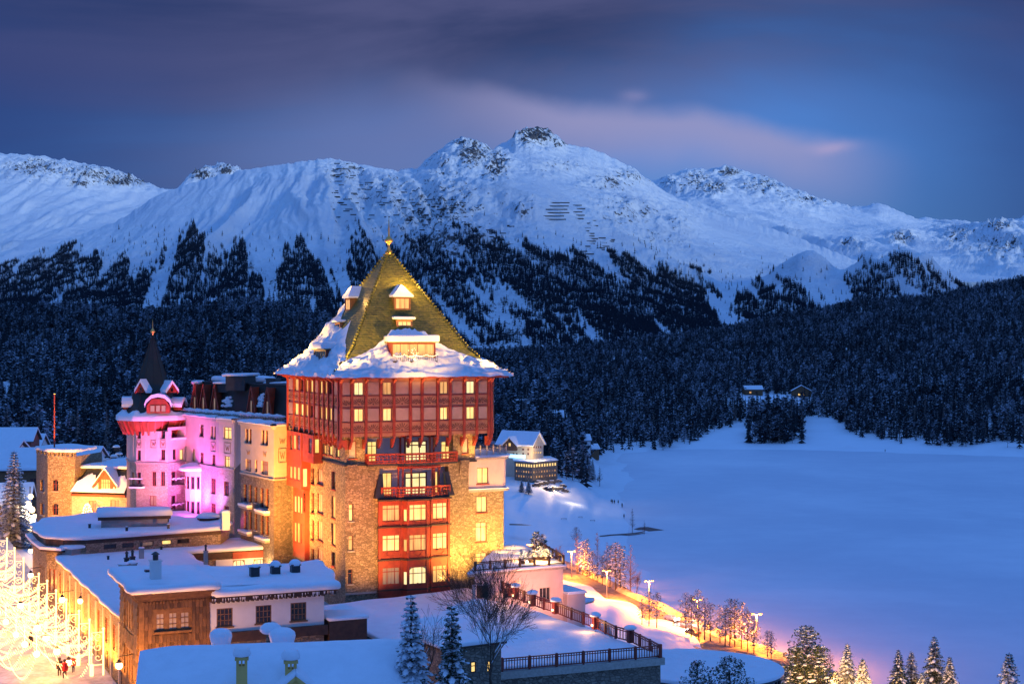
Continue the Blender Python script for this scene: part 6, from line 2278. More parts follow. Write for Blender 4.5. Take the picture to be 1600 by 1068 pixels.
mb = MB(); wF.wall(mb, 43.5, zt, wh, rev=0.2); wL.wall(mb, 43.5, zt, wl, rev=0.2)
Facade(W1, W1+E2*11).wall(mb, 43.5, zt)
mb.build("wall", M["brownwood"], wood)
for h in wh: window(wood, wF, h, "curtain", nx=2, ny=3, rec=0.1, frame="brownwood")
for h in wl: window(wood, wL, h, "litlow", nx=2, ny=3, rec=0.1, frame="brownwood")
def plank_rows(f, z0, z1, rowh, pw, holes, u0, u1, skip=None):
    rd = random.Random(5)
    k = round((z1-z0)/rowh); rowh = (z1-z0)/k
    for r in range(k):
        za, zb = z0+r*rowh, z0+(r+1)*rowh
        n = round((u1-u0)/pw)
        off = rd.uniform(0, 0.3)
        for i in range(n):
            a = u0+(u1-u0)*i/n+0.012; b = u0+(u1-u0)*(i+1)/n-0.012
            if any(a < h[1]+0.1 and b > h[0]-0.1 and za < h[3]+0.05 and zb > h[2]-0.05 for h in holes): continue
            mb = MB(); o = 0.03+rd.uniform(0, 0.07)
            d = 0.06+rd.uniform(0, 0.08)
            # each board tilts out at its foot, which laps over the row below and is cut to a point
            m_ = (a+b)/2
            mb.add([f.pt(a, za-d*0.3, o+0.11), f.pt(m_, za-d, o+0.11), f.pt(b, za-d*0.3, o+0.11), f.pt(b, zb, o), f.pt(a, zb, o),
                    f.pt(a, za-d*0.3, 0.005), f.pt(m_, za-d, 0.005), f.pt(b, za-d*0.3, 0.005), f.pt(b, zb, 0.005), f.pt(a, zb, 0.005)],
                   ((0, 1, 2, 3, 4), (0, 5, 6, 1), (1, 6, 7, 2), (2, 7, 8, 3), (4, 9, 5, 0)))
            mb.build("plank", M["plank"], wood)
plank_rows(wF, 46.0, zt-0.7, 0.60, 0.34, wh, 0.35, wF.L)
plank_rows(wL, 46.0, zt-0.7, 0.62, 0.62, wl, 0.3, wL.L-0.7)
mb = MB(); wF.slab(mb, -0.12, 0.34, 43.5, zt-0.6, -0.02, 0.14); mb.build("corner_board", M["brownwood"], wood)
mb = MB()
for i in range(3):
    for f in (wF, wL): f.slab(mb, -0.2*(i+1), f.L+0.2*(i+1), zt-0.6+0.22*i, zt-0.385+0.22*i, -0.02, 0.14+0.2*i)
mb.build("cornice", M["brownwood"], wood)
mb = MB()
for i in range(22):
    u = wF.L*i/21; wF.slab(mb, u-0.07, u+0.07, zt-0.86, zt-0.62, 0.0, 0.2)
for i in range(20):
    u = wL.L*i/19; wL.slab(mb, u-0.07, u+0.07, zt-0.86, zt-0.62, 0.0, 0.2)
mb.build("dentil", M["brownwood"], wood, kind="stuff")
mb = MB(); wF.slab(mb, wh[0][0]-0.15, wh[2][1]+0.15, wh[1][2]-0.25, wh[1][2]-0.08, 0.0, 0.28); mb.build("window_sill", M["brownwood"], wood)
poly = [tuple(wF.pt(-0.85, 0, 0.85)[:2]), tuple(wF.pt(wF.L+0.6, 0, 0.85)[:2]), tuple(W1+E2*11+E1*0.5), tuple(W0+E2*11.8-E1*0.85)]
mb = MB(); mb.prism(poly, zt+0.05, zt+0.25); mb.build("roof", M["brownwood"], wood)
snow_sheet("roof_snow", poly, zt+0.25, 0.75, wood, seed=2, over=0.3, amp=0.1)
roof_stub(wood, 243, 908, 876, zt+0.7, 0.95, "white", 0.0, cap=True, pot=True); roof_stub(wood, 232, 897, 890, zt+0.7, 0.7, "slate", 0.1, name="vent_pipe", cap=False)

wh_ = thing("white_house", "white plastered building with three dark brown windows under a thick snow roof", "building", (-23, 142, 44))
W2 = Vector((-18.2, 142.5))
vF = Facade(W1+E1*0.05-E2*0.0, W2); vR = Facade(W2, W2+E2*11)
zw0, zw1 = 50.7, 53.7
vh = [vF.rect(338.5, 949.5, 363.5, 978), vF.rect(399.5, 945, 424, 972.5), vF.rect(454, 940.5, 478.5, 968.5)]
mb = MB(); vF.wall(mb, zw0, zw1, vh, rev=0.18); vR.wall(mb, zw0, zw1); mb.build("wall", M["white"], wh_)
for h in vh: window(wh_, vF, h, "glass", nx=4, ny=3, rec=0.06, frame="brownwood", t=0.09, sill="brownwood")
mb = MB()
vF.slab(mb, -0.1, vF.L+1.0, zw1, zw1+0.35, -0.3, 0.75); vR.slab(mb, 0.31, vR.L, zw1, zw1+0.35, -0.3, 0.75)
mb.build("eave", M["darkwood"], wh_)
rb = MB()
for i in range(24):
    u = vF.L*(i+0.5)/24; rb.bar(vF.pt(u, zw1-0.12, 0.0), vF.pt(u, zw1-0.02, 0.85), 0.12, 0.16)
rb.build("rafter_ends", M["darkwood"], wh_, kind="stuff")
ic = MB()
for i in range(70):
    u = random.uniform(0, vF.L+0.9); l = random.uniform(0.12, 0.6)*(0.4+0.6*abs(math.sin(u*1.7)))
    ic.tube([vF.pt(u, zw1+0.34, 0.82), vF.pt(u, zw1+0.34-l, 0.82)], [0.045, 0.004], 4, cap=False)
ic.build("icicles", M["snowfine"], wh_, kind="stuff")
mb = MB(); vF.slab(mb, 0, vF.L+0.3, zw0-0.9, zw0, -0.1, 0.45); mb.build("balcony_front", M["darkwood"], wh_)
mb = MB(); vF.wall(mb, 43.5, zw0-0.9); vR.wall(mb, 43.5, zw0-0.9); mb.build("stone_base", M["stonedark"], wh_)
poly = [tuple(vF.pt(0.4, 0, 0.9)[:2]), tuple(vF.pt(vF.L+1.1, 0, 0.9)[:2]), tuple(vF.pt(vF.L+2.4, 0, -6)[:2]), tuple(vF.pt(vF.L+3.2, 0, -13)[:2]), tuple(vF.pt(0.2, 0, -13)[:2])]
mb = MB(); mb.prism(poly, zw1+0.35, zw1+0.5); mb.build("roof", M["darkwood"], wh_)
snow_sheet("roof_snow", poly, zw1+0.5, 0.8, wh_, seed=9, over=0.35, amp=0.12)
for px, pyb, pyt in ((397.5, 901, 886), (430, 898, 884), (461, 894, 882)):
    roof_stub(wh_, px, pyb, pyt, zw1+1.2, 0.85, "slate", 0.45 if px > 400 else 0.2)
mb = MB(); bq = [vF.pt(vF.L+0.4, 0, 0.5), vF.pt(vF.L+4.2, 0, 0.5), vF.pt(vF.L+4.2, 0, -3.5), vF.pt(vF.L+0.4, 0, -3.5)]
mb.prism([p[:2] for p in bq], zw0-2.0, zw0+0.35); b = mb.build("terrace_box", M["darkwood"], wh_)
snow_sheet("snow", [p[:2] for p in bq], zw0+0.35, 0.35, b, seed=4, over=0.15, amp=0.1)
mb = MB(); mb.prism([p[:2] for p in bq], 43, zw0-2.0, scale_top=0.97); mb.build("stone_base", M["stonedark"], wh_)

# ------------------------------------------------------------------ house in front with the broad snow roof
fh = thing("front_house", "house in the foreground under one broad smooth snow roof with two yellow chimneys", "house", (-18, 112, 44))
K0, K1 = Vector(P(226, 1016, 112)), Vector(P(642, 1001, 115.4))
rd_ = (K1-K0); rd_.z = 0; rd_.normalize()
dn = Vector((rd_.y, -rd_.x, 0))          # towards the viewer
K0.z = K1.z = (K0.z+K1.z)/2-0.15
sl = math.tan(R(27)); RL = 12.5
def rp_(t, s, side=1, lift=0.0):
    p = K0+(K1-K0)*t+dn*(s*side); return Vector((p.x, p.y, K0.z-s*sl+lift))
mb = MB()
for sd in (1, -1):
    mb.add([rp_(0, 0, sd), rp_(1, 0, sd), rp_(1, RL, sd), rp_(0, RL, sd), rp_(0, 0, sd, -.3), rp_(1, 0, sd, -.3), rp_(1, RL, sd, -.3), rp_(0, RL, sd, -.3)],
           ((0, 1, 2, 3), (7, 6, 5, 4), (3, 2, 6, 7), (0, 3, 7, 4), (1, 5, 6, 2)) if sd < 0 else ((3, 2, 1, 0), (4, 5, 6, 7), (7, 6, 2, 3), (4, 7, 3, 0), (2, 6, 5, 1)))
mb.build("roof", M["darkwood"], fh)
nu, ns = 60, 22
vs = []
for j in range(-ns, ns+1):
    s = abs(j)/ns*(RL+0.3); sd = 1 if j >= 0 else -1
    for i in range(nu+1):
        t = -0.018+1.036*i/nu
        ed = min(1, 8*min(i, nu-i)/nu+0.05, (ns-abs(j))*0.5+0.05)**0.5
        ridge = 0.28*math.exp(-(s/1.1)**2)
        n = 0.10*float(pnoise(t*4+3, s*0.35*sd))+0.04*float(pnoise(t*13, s*1.0*sd+5))
        vs.append(rp_(t, s, sd, 0.03+(0.62-ridge*0.8+n)*ed))
mb = MB(); mb.add(vs, [((j+1)*(nu+1)+i, (j+1)*(nu+1)+i+1, j*(nu+1)+i+1, j*(nu+1)+i) for j in range(2*ns) for i in range(nu)])
mb.build("roof_snow", M["snow"], fh, smooth=True)
mb = MB()
for t in (-0.012, 1.002):
    for sd in (1, -1):
        a, b = rp_(t, -0.1, sd, -.15), rp_(t, RL+0.1, sd, -.15)
        mb.bar(a, b, 0.22, 0.5)
mb.build("verge_board", M["cream"], fh)
mb = MB()
g0, g1 = rp_(0.035, RL-1.2, 1), rp_(0.035, RL-1.2, -1); top = rp_(0.035, 0.4)
mb.add([(g0.x, g0.y, 43), (g1.x, g1.y, 43), g1+Vector((0, 0, -.3)), top+Vector((0, 0, -.3)), g0+Vector((0, 0, -.3))], ((0, 1, 2, 3, 4),))
h0, h1 = rp_(0.965, RL-1.2, 1), rp_(0.965, RL-1.2, -1); top = rp_(0.965, 0.4)
mb.add([(h0.x, h0.y, 43), (h1.x, h1.y, 43), h1+Vector((0, 0, -.3)), top+Vector((0, 0, -.3)), h0+Vector((0, 0, -.3))], ((4, 3, 2, 1, 0),))
mb.add([(g0.x, g0.y, 43), (h0.x, h0.y, 43), h0+Vector((0, 0, -.3)), g0+Vector((0, 0, -.3))], ((0, 1, 2, 3),))
mb.build("wall", M["brownwood"], fh)
M["ochre"] = plaster("ochre chimney plaster", (0.66, 0.43, 0.13))
def yellow_chimney(px, py_top, py_bot, w):
    # on the near slope: find where the column meets the slope at the wanted foot
    best = None
    for s in np.linspace(0.5, 9, 120):
        for t in np.linspace(0.2, 0.8, 120):
            p = rp_(t, s, 1, 0.5)
            e = abs(800+F*p.x/p.y-px)+abs(HOR+(CAMZ-p.z)/p.y*F-py_bot)
            if best is None or e < best[0]: best = (e, p)
    p = best[1]
    zt_ = Zat(py_top, p.y)
    rz = math.atan2(rd_.y, rd_.x)
    mb = MB(); mb.box((p.x, p.y, p.z-1.2), w, w, zt_-p.z+1.2-0.75, rz)
    for a in (-1, 1):
        for b in (-1, 1):
            mb.box((p.x+(a*math.cos(rz)-b*math.sin(rz))*w*0.38, p.y+(a*math.sin(rz)+b*math.cos(rz))*w*0.38, zt_-0.75), w*0.24, w*0.24, 0.42, rz)
    mb.box((p.x-rd_.x*0+dn.x*w*0.38, p.y+dn.y*w*0.38, zt_-0.75), w*0.14, w*0.14, 0.42, rz)
    mb.box((p.x, p.y, zt_-0.33), w*1.25, w*1.25, 0.08, rz)
    c = mb.build("chimney", M["ochre"], fh)
    cp = MB(); e = w*0.62
    ca, sa = math.cos(rz), math.sin(rz)
    def wp(a, b, z): return (p.x+a*ca-b*sa, p.y+a*sa+b*ca, z)
    z_ = zt_-0.25
    cp.add([wp(-e, -e, z_), wp(e, -e, z_), wp(e, e, z_), wp(-e, e, z_), wp(0, -e, z_+0.35), wp(0, e, z_+0.35)], ((0, 1, 4), (1, 2, 5, 4), (2, 3, 5), (3, 0, 4, 5)))
    cp.build("chimney_cap", M["ochre"], c)
    s_ = MB(); s_.lathe((p.x, p.y, z_+0.10), [(e*1.0, 0.05), (e*1.30, 0.10), (e*1.36, 0.3), (e*1.15, 0.62), (e*0.6, 0.80), (0.01, 0.84)], 14)
    s_.build("snow", M["snow"], c, smooth=True)
    return p
yellow_chimney(378.5, 1022, 1082, 0.80)
p2 = yellow_chimney(453.5, 1027, 1062, 0.85)
# little gable below the second chimney
gz = Zat(1056, p2.y-1.2); gx = Xat(462, p2.y-1.2); gy = p2.y-1.2
rz = math.atan2(rd_.y, rd_.x)
def gp_(a, b, z): return (gx+a*rd_.x+b*dn.x, gy+a*rd_.y+b*dn.y, z)
mb = MB(); mb.add([gp_(-1.2, 0.3, gz-1.0), gp_(1.2, 0.3, gz-1.0), gp_(0, 0.3, gz-0.1)], ((0, 1, 2),))
for s in (-1, 1): mb.bar(gp_(s*1.5, 0.45, gz-1.25), gp_(0, 0.45, gz), 0.14, 0.25); mb.bar(gp_(s*1.5, -2.5, gz-1.25), gp_(0, -2.5, gz), 0.1, 0.2)
d = mb.build("dormer", M["ochre"], fh)
sn = MB()
for s in (-1, 1):
    a, b, a2, b2 = Vector(gp_(s*1.7, 0.55, gz-1.3)), Vector(gp_(0, 0.55, gz+0.05)), Vector(gp_(s*1.7, -3, gz-1.3)), Vector(gp_(0, -3, gz+0.05))
    up = Vector((0, 0, 0.42)); lo = [a, b, b2, a2] if s > 0 else [b, a, a2, b2]
    sn.hexa(lo+[q+up for q in lo])
o = sn.build("snow", M["snow"], d)
md = o.modifiers.new("round", "BEVEL"); md.width = 0.14; md.segments = 2; md.limit_method = "ANGLE"
# chimney and snow mounds behind the ridge
for (px, py0, py1, r, D, body) in ((345, 1000, 981, 0.95, 122, 0), (423, 1005, 972, 0.92, 121, 1), (441, 1010, 980, 1.1, 120, 0)):
    q = Q(px, D); zt_ = Zat(py0, D); z1 = Zat(py1, D)
    mb = MB()
    zb_ = K0.z-5 if not body else K0.z-3
    if body: mb.box((q[0], q[1], zb_), 0.75, 0.75, z1-0.6-zb_, rz)
    else: mb.box((q[0], q[1], zb_), 0.9, 0.9, max(0.5, z1-0.9-zb_), rz)
    c = mb.build("chimney", M["stonedark"], fh)
    s_ = MB(); s_.lathe((q[0], q[1], z1-0.75), [(r*0.75, -0.1 if body else -1.0), (r*1.0, 0.12), (r*0.95, 0.4), (r*0.6, 0.68), (0.01, 0.75)], 12)
    s_.build("snow", M["snow"], c, smooth=True)

# ------------------------------------------------------------------ the street
street_c = Facade(S1+E2*160, S0-E2*60)
mb = MB()
st_l, st_r = -40, -0.05
m_, t_, b_ = newmat("trodden snow street")
p_ = objco(t_); n_a = noise(t_, p_, 0.35, 6, 0.6); n_b = noise(t_, p_, 2.5, 5, 0.65)
setc(t_, b_, mixc(t_, (n_a*0.6+n_b*0.4).sstep(0.38, 0.62), (0.42, 0.38, 0.35), (0.72, 0.70, 0.69)))
b_.inputs["Roughness"].default_value = 0.6
bump(t_, b_, n_b, 0.5, 0.06)
M["street"] = m_
ns_ = 40
X_ = []; 
for i in range(ns_+1):
    row = []
    for j in range(9):
        u = street_c.L*i/ns_
        row.append(street_c.pt(u, 44.12 + max(0, (street_c.L-u-60-44)/160)*2.0, 15*j/8 if j else 0.0))
    X_.append(row)
mb.add([p for r in X_ for p in r], [(i*9+j, i*9+j+1, (i+1)*9+j+1, (i+1)*9+j) for i in range(ns_) for j in range(8)])
mb.build("street", M["street"], None, kind="structure")

# light arches that span the street
def spiral(mb, f, cu, cz, r, a0, turns, w, o, sgn=1, m=0):
    n = 12
    pts = []
    for i in range(n+1):
        t = i/n; a = a0+sgn*turns*2*math.pi*t; q = r*(1-0.8*t)
        pts.append(f.pt(cu+q*math.cos(a), cz+q*math.sin(a), o))
    mb.tube(pts, w, 4, m)
def light_arch(i):
    """frame panel with scrolls on its pole by the fronts, garlands and a crown of scrolls over the roadway"""
    pxr, pyt_, D = ARCH[i]
    R0 = Vector(Q(pxr, D))
    f = Facade(R0-E1*11.0, R0)
    zt_ = 48.5; L = f.L
    t = thing("light_arch", ARCH_LABEL[i], "street light", (*R0, 44.1), "light arches over the shopping street")
    pole = MB(); pole.tube([f.pt(L-0.1, 44.1, 0), f.pt(L-0.1, zt_+0.25, 0)], 0.09, 6); pole.ball(f.pt(L-0.1, zt_+0.35, 0), 0.16, 6)
    pole.tube([f.pt(L-1.25, 44.1, 0), f.pt(L-1.25, 45.3, 0)], 0.2, 6)
    pole.build("pole", M["bulbwhite"], t)
    fr = MB()
    for a, b in (((L-1.25, 45.2), (L-1.25, zt_)), ((L-1.25, zt_), (L-0.1, zt_)), ((L-1.25, 45.2), (L-0.1, 45.2))):
        fr.tube([f.pt(a[0], a[1]), f.pt(b[0], b[1])], 0.04, 4)
    for k in range(3):
        z = 45.75+1.05*k
        spiral(fr, f, L-0.62, z+0.2, 0.42, 0.6+k*2.1, 1.1, 0.03, 0.0, 1 if k % 2 else -1)
    fr.build("scroll_panel", M["bulbwhite"], t)
    cz = zt_-0.2; cu = L-6.6
    cr = MB()
    for s in (-1, 1):
        pts = [f.pt(cu+s*(0.1+3.0*q), cz+0.2+0.9*q**1.4+0.15*math.sin(q*9), 0) for q in [k/10 for k in range(11)]]
        cr.tube(pts, 0.035, 4)
        spiral(cr, f, cu+s*3.1, cz+0.75, 0.5, math.pi/2, 1.2, 0.03, 0, -s)
        spiral(cr, f, cu+s*1.7, cz+1.0, 0.42, math.pi/2, 1.1, 0.03, 0, s)
    for k in range(5):
        a = math.pi/2+(k-2)*0.42
        pts = []
        for q in range(9):
            w_ = 0.20*math.sin(math.pi*2*q/8); l = 0.65*(1-math.cos(math.pi*2*q/8))
            pts.append(f.pt(cu+l*math.cos(a)-w_*math.sin(a), cz+0.3+l*math.sin(a)+w_*math.cos(a), 0))
        cr.tube(pts, 0.026, 4)
    cr.build("scroll_crown", M["bulbwhite"], t)
    gl = MB()
    for (u0, u1, sag, z) in ((L-1.25, cu+0.1, 1.0, zt_-0.3), (L-1.25, cu+0.1, 2.0, zt_-0.9), (L-1.25, cu+2.4, 0.9, zt_-1.3), (cu-0.1, 0, 1.0, zt_-0.3), (cu-0.1, 0, 2.0, zt_-0.9), (cu, 1.5, 2.6, zt_-1.3), (L-1.25, cu+0.6, 1.6, zt_-0.1), (L-1.25, cu+1.8, 2.6, zt_-2.0), (L-1.25, L-4.5, 0.6, zt_-0.5)):
        n = 26
        for k in range(n+1):
            q = k/n
            zz_ = z-sag*4*q*(1-q)
            gl.bar(f.pt(u0+(u1-u0)*q, zz_, 0.0), f.pt(u0+(u1-u0)*q+0.14, zz_-0.26, 0.05), 0.055)
    gl.build("bulb_garland", M["bulbwhite"], t, kind="stuff")
    pd = MB(); pd.ball(f.pt(cu, cz-1.5, 0), 0.33, 10); pd.tube([f.pt(cu, cz-1.2, 0), f.pt(cu, cz+0.3, 0)], 0.03, 4)
    pd.build("globe", M["bulb"], t, smooth=True)
ARCH = [(163, 987, 150.0), (141.5, 974, 154.7), (125, 961, 159.8), (105, 942, 166.9), (89, 927, 173.0), (75, 912, 180.0), (62, 901, 185.5), (38, 877, 198.5), (24, 860, 208.5), (12, 846, 219)]
ordn = ["first", "second", "third", "fourth", "fifth", "sixth", "seventh", "eighth", "ninth", "farthest"]
ARCH_LABEL = ["white light arch with scroll panel, %s along the street from the larch clad corner" % o for o in ordn]
for i in range(len(ARCH)): light_arch(i)
# globe lanterns on brackets and wires along the fronts
def globe(px, py, D, label, r=0.36):
    p = P(px, py, D)
    t = thing("globe_lantern", label, "lantern", p, "globe lanterns along the street")
    mb = MB(); mb.ball(p, r, 12); mb.build("globe", M["bulb"], t, smooth=True)
    mb = MB(); mb.tube([p+Vector((0, 0, r)), p+Vector((0, 0, r+0.5)), p+Vector((E1.x*1.3, E1.y*1.3, r+0.6))], 0.04, 5); mb.lathe(p+Vector((0, 0, r*0.8)), [(r*0.8, 0), (r*0.4, 0.2), (0.05, 0.3)], 8)
    mb.build("bracket", M["iron"], t)
    return p
gl_spots = [(186, 1039, 137.5, "lantern on the iron bracket of the larch clad corner building"), (126, 938, 166, "lantern beside the fourth light arch on the street front"), (97, 936, 168, "lantern hanging left of the fourth light arch"),
            (107, 1034, 149, "lantern over the walkers in red and black"), (89, 1017, 152, "lantern above the head of the person in black"), (48, 898, 186, "lantern by the rounded corner of the low block"),
            (58, 980, 158, "lantern over the middle of the roadway"), (72, 996, 155, "lantern over the roadway beside the nearest crown of scrolls"), (48, 860, 205, "lantern in front of the rounded wall"), (32, 945, 168, "lantern left in the glow of the garlands")]
for (px, py, D, lb) in gl_spots: globe(px, py, D, "glowing round "+lb)
# cluster of star lights at the far end of the street
sc_ = thing("light_cluster", "tall cluster of bright white lights beside the crenellated tower at the street end", "street light", (*Q(47, 255), 46))
rd = random.Random(9)
pm = MB(); q = Q(47, 255); pm.tube([(q[0], q[1], 46), (q[0], q[1], 53)], 0.1, 6); pm.build("pole", M["iron"], sc_)
for (px, py, r) in ((48, 775, .45), (44, 788, .6), (50, 796, .55), (42, 806, .65), (50, 813, .6), (38, 818, .5), (46, 826, .55), (54, 806, .4)):
    mb = MB(); mb.ball(P(px, py, 255+rd.uniform(-3, 3)), r, 10); mb.build("globe", M["bulb"], sc_, smooth=True)
# lit shrub by the gabled house
sh = thing("lit_shrub", "small tree wrapped in white lights before the gabled house", "tree", (*Q(136, 224), 46))
mb = MB(); q = Q(136, 224); mb.tube([(q[0], q[1], 46), (q[0], q[1], Zat(790, 224))], [0.12, 0.04], 5); mb.build("trunk", M["bark"], sh)
mb = MB()
for k in range(140):
    z = rd.uniform(Zat(812, 224), Zat(786, 224)); r = 1.2*(1-(z-Zat(812, 224))/3.2)+0.1
    a = rd.uniform(0, 6.28); mb.ball((q[0]+r*math.cos(a)*rd.random()**.4, q[1]+r*math.sin(a)*rd.random()**.4, z), 0.06, 4)
mb.build("light_string", M["bulb"], sh, kind="stuff")
mb = MB()
for k in range(60):
    a = rd.uniform(0, 6.28); z = rd.uniform(50, 52.5); r = rd.uniform(.2, 1); c = Vector((q[0], q[1], z)); e = c+Vector((math.cos(a)*r, math.sin(a)*r, .4))
    mb.tube([c, e], [0.02, 0.008], 3)
mb.build("branch", M["bark"], sh, kind="stuff")
# ------------------------------------------------------------------ terrace in front of the tower
ZTR = 48.0
terr = thing("terrace", "wide snow covered terrace on a dark stone retaining wall with timber railing", "terrace", (0, 150, ZTR))
t0 = zplane(700, 1056, ZTR); t1 = zplane(1032, 1028, ZTR); t2 = zplane(775, 938, ZTR)
t0 = (-6.2, 131.6)
poly = [t0, t1, t2, tuple(T(16, 0.6)), tuple(T(-14, -6)), (-24, 150), tuple(zplane(560, 985, ZTR))]
mb = MB(); mb.prism(poly, 36, ZTR-0.002); mb.build("retaining_wall", M["stonedark"], terr)
snow_sheet("terrace_snow", poly, ZTR, 0.45, terr, seed=13, over=0.05, amp=0.05, mat="snow")
cp = MB(); cfr = Facade(t0, t1); cfr.slab(cp, 0, cfr.L+0.3, ZTR-0.55, ZTR+0.12, -0.2, 0.35); cp.build("coping", M["stonesill"], terr)
# low mounds of drifted snow on the terrace
for (px, py, rx, ry, h) in ((745, 948, 6.5, 4.0, 1.5), (690, 962, 7, 3, 0.8), (540, 950, 4.5, 3, 1.2), (800, 985, 9, 5, 0.7)):
    c = zplane(px, py+8, ZTR+0.4)
    vs = []; n, k = 28, 9
    for j in range(k):
        for i in range(n):
            a = 2*math.pi*i/n; q = 1-j/(k-1)
            rr = q*(1+0.12*math.sin(a*3+px))
            vs.append((c[0]+rx*rr*(math.cos(a)*E1.x-math.sin(a)*E1.y*ry/rx), c[1]+rx*rr*(math.cos(a)*E1.y+math.sin(a)*E1.x*ry/rx), ZTR+0.35+h*(math.cos(q*math.pi)*0.5+0.5)))
    mb = MB(); mb.add(vs, [(j*n+i, j*n+(i+1) % n, (j+1)*n+(i+1) % n, (j+1)*n+i) for j in range(k-1) for i in range(n)])
    mb.build("snow_drift", M["snow"], terr, smooth=True)
rl = thing("terrace_railing", "dark timber railing with close balusters along the front edge of the snow terrace", "railing", (8, 137, ZTR))
ra = Vector((*cfr.pt(cfr.up(784), 0, 0.1)[:2], ZTR+0.12)); rb_ = Vector((*cfr.pt(cfr.L, 0, 0.1)[:2], ZTR+0.12))
railing(rl, [ra, rb_], 1.15, "redframe", step=0.27, post=2.7, w=0.09, balw=0.075, postw=0.17)
rl = thing("stair_railing", "stepped red brown timber railing with snow caps climbing from terrace corner to pink house", "railing", (*t1, ZTR))
side = [t1, zplane(985, 1008, ZTR+0.5), zplane(960, 993, ZTR+0.9), zplane(930, 985, ZTR+0.9), zplane(893, 972, ZTR+1.2), zplane(868, 962, ZTR+1.5), zplane(832, 950, ZTR+1.9), zplane(806, 938, ZTR+2.1), zplane(776, 928, ZTR+2.1)]
zz = [ZTR+0.12, ZTR+0.3, ZTR+0.5, ZTR+0.7, ZTR+0.9, ZTR+1.2, ZTR+1.5, ZTR+1.8, ZTR+2.0]
sp = [Vector((*zplane(px, py, z), z)) for (px, py), z in zip(((1031, 1027), (985, 1003), (962, 997), (930, 982), (893, 968), (868, 958), (832, 946), (806, 935), (776, 921)), zz)]
railing(rl, sp, 1.2, "redframe", step=0.34, post=2.0, w=0.1, balw=0.08, postw=0.2)
for i in (1, 3, 5, 6, 7):
    q = sp[i]
    mb = MB(); mb.box(q, 0.55, 0.55, 1.3, TH); mb.box(q+Vector((0, 0, 1.3)), 0.7, 0.7, 0.1, TH)
    pr_ = mb.build("stair_pier", M["redframe"], rl)
    s_ = sub_snow(q+Vector((0, 0, 1.43)), 0.62, 0.32, seed=i); s_.build("snow", M["snowfine"], pr_, smooth=True)
    if i in (3, 5, 6, 7):
        mb = MB(); mb.box(q+Vector((-0.30, -0.08, 0.30)), 0.10, 0.26, 0.2, TH+R(45)); mb.build("step_light", M["bulb"], pr_)

# ---- dark stone garden house at the left end of the railing
gd = thing("stone_garden_house", "dark stone garden house with two small lit windows behind the leafless tree", "building", (*Q(738, 129), 42))
dF = Facade(Q(690, 126.5), Q(783, 129.6)); zd1 = Zat(1009, 128)
dh = [dF.rect(736, 1033, 744, 1050), dF.rect(761, 1032, 767, 1049)]
mb = MB(); dF.wall(mb, 38, zd1, dh, rev=0.2)
for a, b in ((dF.pt(dF.L, 0), dF.pt(dF.L, 0, -4.5)), (dF.pt(0, 0, -4.5), dF.pt(0, 0))): Facade(a[:2], b[:2]).wall(mb, 38, zd1)
mb.build("wall", M["stonedark"], gd)
for h in dh: window(gd, dF, h, "lit", nx=1, transom=0.6, rec=0.12, frame="darkwood")
dp = [dF.pt(-0.3, 0, 0.5)[:2], dF.pt(dF.L+0.3, 0, 0.5)[:2], dF.pt(dF.L+0.3, 0, -4.7)[:2], dF.pt(-0.3, 0, -4.7)[:2]]
mb = MB(); mb.prism(dp, zd1, zd1+0.2); mb.build("roof", M["darkwood"], gd)
snow_sheet("roof_snow", [tuple(p) for p in dp], zd1+0.2, 0.3, gd, seed=12, over=0.05, amp=0.05)

# ---- pink terrace house
ph = thing("pink_terrace_house", "low rose plastered house with planted and lit roof terrace below the hotel annex", "house", (5, 168, ZTR))
pA, pB = Q(742, 163.5), Q(880, 168.8)
pF = Facade(pA, pB); pR = Facade(pB, (pB[0]-3.0, pB[1]+14))
zp1 = Zat(892, 167)
hh = [pF.rect(843, 917, 860, 939.5), (*pF.rect(745, 914, 770, 936), 1.2), pF.rect(786, 919, 801.5, 933)]
mb = MB(); pF.wall(mb, 40, zp1, hh, rev=0.3); pR.wall(mb, 36, zp1); mb.build("wall", M["pinkwall"], ph)
window(ph, pF, hh[0], "glass", nx=3, rec=0.15, frame="stonesill", sill="stonesill"); window(ph, pF, hh[2], "glass", nx=2, rec=0.2, frame="darkwood")
mb = MB(); h = hh[1]; mb.quad(pF.pt(h[0], h[2], -1.2), pF.pt(h[1], h[2], -1.2), pF.pt(h[1], h[3], -1.2), pF.pt(h[0], h[3], -1.2)); mb.build("recess_wall", M["darkwood"], ph)
mb = MB(); u0, u1 = pF.up(804), pF.up(839); pF.slab(mb, u0, u1, Zat(931, 166), Zat(905, 166), 0, 0.05); mb.build("plaster_panel", M["pinkwall"], ph)
dk = [pF.pt(-1, 0, 0.2)[:2], pF.pt(pF.L+0.3, 0, 0.2)[:2], (pB[0]-2.6, pB[1]+14), (pB[0]-14, pB[1]+16), tuple(T(16.5, 2)), tuple(T(14, 0.5))]
dk = [pF.pt(-1, 0, 0.2)[:2], pF.pt(pF.L+0.3, 0, 0.2)[:2], (pB[0]-3.2+0.2, pB[1]+15), pF.pt(9.0, 0, -13)[:2]]
mb = MB(); mb.prism(dk, zp1, zp1+0.3); mb.build("roof_deck", M["stonesill"], ph)
snow_sheet("deck_snow", [tuple(p) for p in dk], zp1+0.3, 0.3, ph, seed=31, over=0.12, amp=0.05)
mb = MB(); mb.hexa([pF.pt(pF.L, 40, 0.9), pF.pt(pF.L+2.4, 40, 0.9), pF.pt(pF.L+2.4, 40, -4), pF.pt(pF.L, 40, -4), pF.pt(pF.L, ZTR+1.2, 0.9), pF.pt(pF.L+2.4, ZTR+1.2, 0.9), pF.pt(pF.L+2.4, ZTR+1.2, -4), pF.pt(pF.L, ZTR+1.2, -4)])
